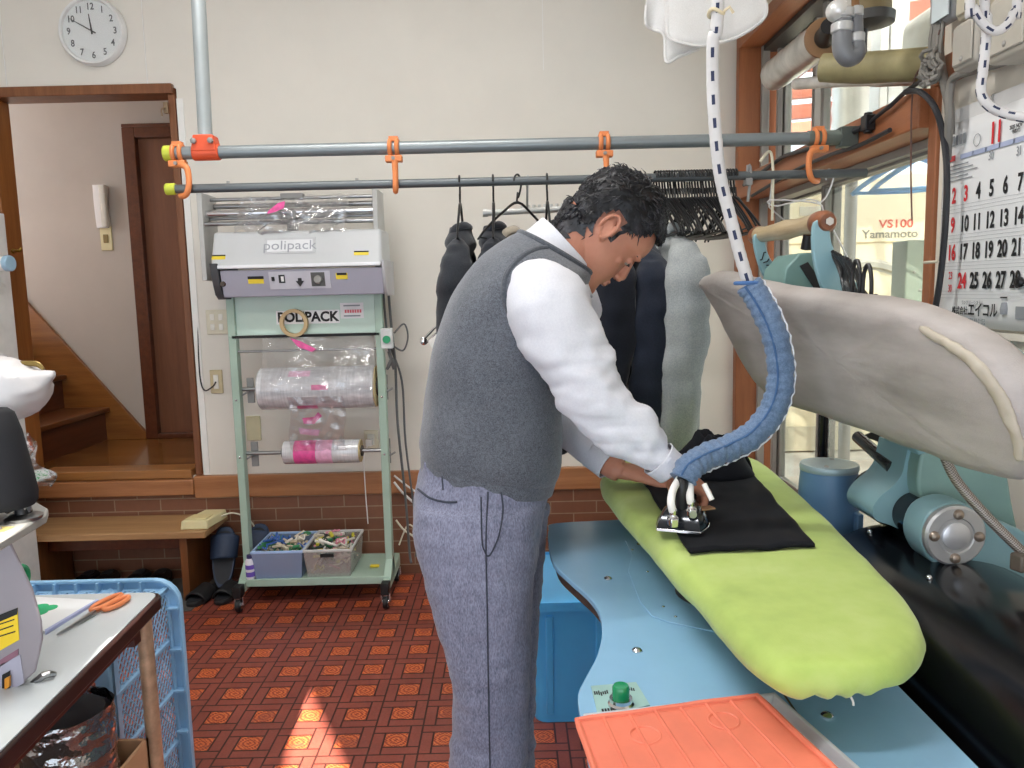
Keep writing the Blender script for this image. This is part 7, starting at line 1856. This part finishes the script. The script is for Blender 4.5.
wire('thin_cable', 'thin brown cable hanging down inside the window', [onx(940, 30, XW - .01), onx(931, 55, XW), onx(916, 75, XW), onx(912, 100, XW), onx(911, 140, XW), onx(911, 180, XW), onx(912, 220, XW)], .0022, mat('cable_brown', '#6a4a40', .6), 6)
b = MB(); rnd = random.Random(5)
for k in range(6):
    c_ = onx(930 + rnd.uniform(-4, 4), 66 + rnd.uniform(-8, 8), XW - .02); b.tube([c_ + V((rnd.uniform(-.01, .01), .035 * math.cos(a) * rnd.uniform(.7, 1), .03 * math.sin(a))) for a in [2 * PI * j / 16 for j in range(16)]], .0055, 7, loop=True)
for k in range(4): x = 932 + 3.5 * k; b.tube([onx(x, -8, XW), onx(x + 1, 20, XW), onx(x - 2, 45, XW - .01), onx(x + rnd.uniform(-3, 3), 70, XW)], .005, 7, sub=4)
tag(b.build('cable_tangle', [M_cable_g]), 'tangle of grey cables tied at the top of the window post', 'cable')
q = onx(868, 123, XW); tag(MB().box(q, (.03, .035, .045)).cyl(q + V((0, 0, -.03)), q + V((0, 0, .03)), .012, seg=14).build('cable_clip', M_black, bev=.003), 'black clip at the end of the thick rail on the transom', 'clip')
q = onx(936, 262, XW); tag(MB().tube([q + V((-.012, .03, 0)), q + V((-.016, 0, 0)), q + V((-.012, -.03, .0))], .0035, 8).build('cable_tie', M_cream_pl), 'pale cable tie on the window post', 'tie')
# pale hook tool hanging on the lower rail
q = at(771, 178, RLY); tag(MB().tube([q + V((-.035, 0, .05)), q + V((-.012, 0, .078)), q + V((0, 0, .072)), q + V((.006, 0, .02)), q + V((.006, 0, -.04)), q + V((.006, 0, -.13))], .0045, 8, sub=4).build('wire_hook', mat('hook_tool', '#cfc8b0', .4)), 'pale wire hook on the lower rail near the far window jamb', 'hook')
q = at(748, 182, RLY); tag(MB().box(q + V((0, 0, .0)), (.02, .03, .02)).tube([q + V((.0, 0, .0)), q + V((-.004, -.01, .05)), q + V((.006, -.008, .03)), q + V((.0, 0, -.06))], .005, 8, sub=3).build('rail_clip', M_greyplastic, bev=.003), 'grey clip on the lower rail at the window jamb', 'clip')
# white wire hanger on the lower rail end
wh = MB(); q = at(829, 176, RLY); M_wire = mat('white_wire', '#d9d9da', .35, .3)
wh.tube([at(826, 180, RLY), q + V((-.008, 0, .016)), q + V((.006, 0, .018)), q + V((.014, 0, .002)), at(831, 186, RLY), at(826, 197, RLY), at(820, 203, RLY)], .0025, 7, sub=4)
wh.tube([at(820, 203, RLY), at(808, 199, RLY), at(778, 206, RLY), at(769, 204, RLY), at(770, 200, RLY), at(800, 201, RLY - .02), at(820, 204, RLY), at(823, 210, RLY), at(836, 235, RLY - .03), at(850, 262, RLY - .04)], .0025, 7, sub=2)
tag(wh.build('wire_hanger', M_wire), 'bent white wire hanger on the end of the lower rail', 'hanger')
wh = MB(); wh.tube([at(769, 207, RLY + .05), at(785, 221, RLY + .05), at(800, 232, RLY + .05)], .0025, 7, sub=2); wh.tube([at(769, 207, RLY + .05), at(771, 190, RLY + .03), at(772, 178, RLY), at(773, 172, RLY)], .0025, 7, sub=3)
tag(wh.build('wire_hanger', M_wire), 'white wire hanger leaning behind the handle of the press', 'hanger')

# pipework in front of the upper window
XP = .92
pw = thing('water_pipe', 'grey elbow pipe with white collar dropping in front of the upper window', 'pipe', (XP, 2.0, 2.1))
def pipe_pt(x, y, Y=2.05): return at(x, y, Y)
top = pipe_pt(843, -10); 
top2 = V((top.x, 2.05, CZ))
MB().tube([top2, top, pipe_pt(843, 22)], .021, 20).build('riser', mat('pipe_white', '#c9cac8', .3, .3), pw)
MB().tube([pipe_pt(843, 20), pipe_pt(842, 38), pipe_pt(843, 50), pipe_pt(849, 57), pipe_pt(857, 52), pipe_pt(857, 38), pipe_pt(856, 14)], [.023, .024, .025, .025, .022, .016, .016], 20, sub=6).build('elbow', mat('pipe_grey', '#6d6f72', .35), pw)
for (x, y, r_) in ((843, 14, .028), (842, 28, .027), (857, 38, .019), (855, 12, .02)):
    q = pipe_pt(x, y); MB().cyl(q + V((0, 0, -.012)), q + V((0, 0, .012)), r_, seg=24).build('collar', mat('collar_white', '#bfc0c0', .3, .4), pw, bev=.004)
q = pipe_pt(838, 11); MB().ell(q, (.03, .03, .028), 20).build('valve_body', mat('valve_white', '#d2d2cf', .3, .4), pw)
q = pipe_pt(852, 0); tq_ = V((q.x, 2.05, CZ)); MB().tube([tq_, q, pipe_pt(853, 14)], .017, 16).build('copper_riser', mat('copper_brown', '#8a6440', .45, .3), pw)
# olive lagged pipe from the post to the elbow
la_ = [at(822, 68, 2.35), at(850, 68, 2.3), at(880, 67, 2.22), at(912, 65, 2.12), at(934, 63, 2.07)]
lp = MB().tube(la_, [.040, .041, .042, .042, .042], 28, sub=6).jitter(.002, (1, 1, 1), 14).build('lagged_pipe', mat('olive_lagging', '#8f8660', .55, var=.1, vs=12, bump=.2)); tag(lp, 'olive lagged pipe running level across the upper window', 'pipe')
dirn = (la_[1] - la_[0]).normalized()
MB().lathe([(.034, -.003), (.030, -.004), (.012, -.005), (.0001, -.006)], la_[0], -dirn, 24).build('pipe_end', mat('pipe_end_brown', '#7a6a50', .6), lp)
# brown lagged vessel at the very top
lv_ = thing('lagged_pipe', 'short brown lagged pipe with a dark flange at the top edge beside the elbow', 'pipe', at(869, 25, 2.25))
q = at(868, 12, 2.25); MB().cyl((q.x, 2.25, q.z - .03), (q.x, 2.25, CZ), .060, seg=32).build('lagging', mat('brown_lagging', '#7d6d4a', .6, var=.12, vs=14), lv_)
q = at(869, 20, 2.25); MB().lathe([(.0001, -.02), (.03, -.02), (.066, -.012), (.068, .012), (.06, .016)], q, (0, 0, 1), 32).build('flange', mat('flange_dark', '#4b4a48', .5, .3), lv_)
q = at(861, 45, 2.25); MB().cyl(q + V((0, 0, -.04)), q + V((0, 0, .04)), .016, seg=18).build('dark_stub', M_black, lv_)

# ---------------------------------------------------------------- outside: foil pipe, duct, air conditioner, washer, hangers
M_foil = mat('foil_lagging', '#c9c7c4', .28, .9, var=.12, vs=10, bump=.5, bs=25)
fp = thing('foil_pipe', 'silver foil lagged pipe in front of the upper window, running towards the elbow', 'pipe', (1.07, 2.7, 2.1))
fpt = [onx(779, 72, 1.09), onx(800, 56, 1.07), onx(824, 38, 1.05)]
MB().tube([fpt[0] + (fpt[0] - fpt[2]) * .1, fpt[0], fpt[1], fpt[2]], .060, 28, sub=5).jitter(.004, (1, 1, 1), 14).build('lagging', M_foil, fp)
dd = (fpt[2] - fpt[1]).normalized(); MB().lathe([(.0625, -.008), (.0625, .003), (.05, .006), (.0001, .008)], fpt[2], dd, 28).build('pipe_end', mat('pipe_end_rust', '#8a6848', .6), fp)
MB().tube([fpt[2], fpt[2] + dd * .04, fpt[2] + dd * .05 + V((-.02, -.05, .01))], [.034, .034, .026], 20).build('black_joint', M_black, fp)
fp2 = tag(MB().tube([at(796, 84, 2.7), at(835, 81, 2.5), at(880, 80, 2.3), at(925, 78, 2.15)], .018, 20, sub=4).jitter(.003, (1, 1, 1), 14).build('foil_pipe', M_foil), 'thin silver pipe just under the olive lagged pipe', 'pipe')
dc = thing('spiral_duct', 'silver spiral air duct rising outside the window', 'duct', at(852, 130, 4.0))
q = at(853, 132, 4.0); MB().lathe([(.10 + (.006 if k % 2 else 0), .045 * k) for k in range(26)], V((q.x, 4.0, q.z - .2)), (0, 0, 1), 32).build('duct', mat('duct_silver', '#c9c7c0', .3, .6, var=.08), dc)
MB().cyl((q.x, 4.0, .45), (q.x, 4.0, q.z - .2), .03, seg=14).build('stand_pipe', M_alu, dc)
ac = thing('air_conditioner', 'white air conditioner hung outside above the window, seen at the top', 'air conditioner', (1.6, 2.8, 2.2))
acp = [onx(866, 36, 1.5), onx(866, 56, 1.5), onx(929, 14, 1.5), onx(931, -10, 1.5)]
y0, y1 = 3.05, 2.25; zc_ = (at(900, 22, 2.55).z)
MB().loft([(V((1.62, y, zc_ + .03)), V((.11, 0, 0)), V((0, 0, .14))) for y in (y0, (y0 + y1) / 2, y1)], 32, 2, n=5).build('casing', mat('ac_white', '#e6e4de', .4), ac)
for k in range(3): MB().bb(1.502, 1.512, y1 + .12, y1 + .30, zc_ + .02 + .03 * k, zc_ + .032 + .03 * k).build('louvre', mat('ac_grey', '#bdbab4', .4), ac)
MB().bb(1.60, 1.66, y1 + .05, y0 - .05, zc_ + .15, 2.80).build('bracket', M_alu, ac)
# the big washer
WSY = 4.3
wm = thing('washing_machine', 'big cream industrial washing machine outside the window', 'washing machine', (2.2, 4.8, .45))
wx0, wx1 = 1.36, 3.1; wz = at(850, 172, WSY).z
M_washer = mat('washer_cream', '#e6d9bb', .45, var=.02); M_washer2 = mat('washer_cream2', '#dccfae', .45, var=.02)
MB().bb(wx0, wx1, WSY, WSY + 1.1, .452, wz).build('cabinet', M_washer, wm, bev=.02, bseg=3)
zs = at(850, 243, WSY).z
MB().bb(wx0, wx1, WSY - .004, WSY + .002, zs - .005, zs + .004).build('panel_joint', mat('joint_dark', '#b6a47c', .6), wm)
MB().bb(wx0 + .01, wx1 - .01, WSY - .012, WSY, .46, .60).build('plinth', mat('plinth', '#c6bda6', .5), wm)
dcx = at(850, 335, WSY); RD = .44
MB().lathe([(RD * 1.0, .0), (RD * 1.0, .03), (RD * .96, .05), (RD * .9, .05), (RD * .88, .03)], V((dcx.x + .05, WSY, dcx.z - .02)), (0, -1, 0), 64).build('door_ring', mat('ring_grey', '#b8b6ac', .35, .4), wm)
MB().lathe([(RD * .86, .0), (RD * .86, .03), (RD * .74, .07), (RD * .5, .09), (.0001, .09)], V((dcx.x + .05, WSY, dcx.z - .02)), (0, -1, 0), 64).build('door', mat('door_beige', '#d6caa8', .4), wm)
q0 = at(896, 224, WSY); q1 = at(895, 234, WSY)
MB().text('VS100', .062, frame((q0.x, WSY - .002, q0.z), *FRONT), .0008, sx=1.2, bold=.001).build('model_lettering', mat('red_letter', '#cf4a38', .5), wm, smooth=False)
MB().text('Yamamoto', .062, frame((at(862, 234, WSY).x, WSY - .002, q1.z), *FRONT), .0008, 'LEFT', sx=1.12, bold=.0008).build('brand_lettering', mat('grey_letter', '#7c7a70', .5), wm, smooth=False)
q = at(812, 212, WSY); MB().bb(q.x - .07, q.x + .10, WSY - .006, WSY, q.z - .02, q.z + .03).build('rating_plate', mat('plate_pale', '#cfcabc', .4), wm, bev=.003)
# sage green panel box in front of it
q0, q1 = at(907, 240, 3.1), at(940, 318, 3.1)
gb = thing('electric_panel', 'sage green steel panel outside at the right end of the window', 'panel', ((q0.x + 1.75) / 2, 3.14, .45))
MB().bb(q0.x, q0.x + .30, 3.1, 3.22, .451, q0.z).build('box', mat('sage_panel', '#9fac9c', .45, var=.04), gb, bev=.006)
for (x, y) in ((914, 272), (925, 268), (920, 290)): v = at(x, y, 3.1); MB().ell((v.x, 3.098, v.z), (.006, .004, .006), 10).build('bolt', M_alu_dark, gb)
# blue hangers on a line outside
bh = hanger('plastic_hanger', 'pale blue plastic hanger hanging outside behind the window', 'blue hangers outside', mat('hanger_sky_blue', '#7fb4e8', .35), .20, .12, .06, 2.6)
q = at(922, 152, 2.75); bh.location = (q.x + .02, 2.85, q.z + .06); bh.rotation_euler = (0, 0, R(62))
dup(bh, (q.x + .05, 2.78, q.z + .065), R(50), 'second pale blue plastic hanger outside, nearer the post')
tag(MB().cyl((q.x - .06, 2.885, q.z + .062), (q.x + .4, 2.6, q.z + .066), .004, seg=8).cyl((q.x + .4, 2.6, q.z + .066), (q.x + .4, 2.6, 2.80), .004, seg=8).cyl((q.x - .06, 2.885, q.z + .062), (q.x - .06, 2.885, 2.80), .004, seg=8).build('washing_line', M_wire), 'thin washing line outside carrying the blue hangers', 'line')
# grey cabinet panel up under the roof
q0, q1 = at(880, 72, 3.6), at(906, 118, 3.6)
tag(MB().bb(q0.x, q1.x, 3.6, 3.7, q1.z, 2.8).build('roof_panel', mat('panel_white', '#e0dedb', .5), bev=.004), 'white panel hanging outside below the clear roof', 'panel')
# black post behind the motor
q = at(823, 445, 3.0); tag(MB().bb(q.x - .018, q.x + .018, 2.55, 2.585, .46, 1.5).build('black_post', M_black) if False else MB().cyl((at(823, 445, 2.2).x, 2.2, .0), (at(823, 445, 2.2).x, 2.2, 1.15), .016, seg=16).build('black_post', M_blackgloss), 'black upright post behind the blue-grey motor', 'post')
# ---------------------------------------------------------------- light
w = bpy.data.worlds.new('world'); SC.world = w; w.use_nodes = True
bg = w.node_tree.nodes['Background']; bg.inputs[0].default_value = (.80, .89, 1.0, 1); bg.inputs[1].default_value = 2.1
sd_ = bpy.data.lights.new('sun', 'SUN'); so = bpy.data.objects.new('sun', sd_); COL.objects.link(so)
sd_.energy = 25.0; sd_.angle = R(.6); sd_.color = (1, .93, .82); so.rotation_euler = SUN.to_track_quat('-Z', 'Y').to_euler()
# two twin-tube ceiling lamps
for i, (x, y) in enumerate(((-.9, .5), (-.5, 1.9))):
    fx = thing('ceiling_lamp', 'fluorescent tube lamp on the ceiling, %s' % ('nearer the street' if i == 0 else 'nearer the back wall'), 'lamp', (x, y, CZ - .06))
    fx['kind'] = 'thing'
    MB().bb(x - .62, x + .62, y - .07, y + .07, CZ - .05, CZ).build('lamp_body', M_white, fx, bev=.006)
    MB().cyl((x - .58, y, CZ - .075), (x + .58, y, CZ - .075), .016, seg=16).build('tube', glow('tube_glow', '#ffffff', 6.0), fx)
    al = bpy.data.lights.new('lamp_light', 'AREA'); ao = bpy.data.objects.new('lamp_light', al); COL.objects.link(ao); ao.location = (x, y, CZ - .10)
    al.shape = 'RECTANGLE'; al.size = 1.2; al.size_y = .12; al.energy = 19; al.color = (1, .98, .95)
SC.view_settings.view_transform = 'Standard'; SC.view_settings.look = 'None'; SC.view_settings.exposure = 0.5; SC.view_settings.gamma = 1; SC.view_settings.use_curve_mapping = False
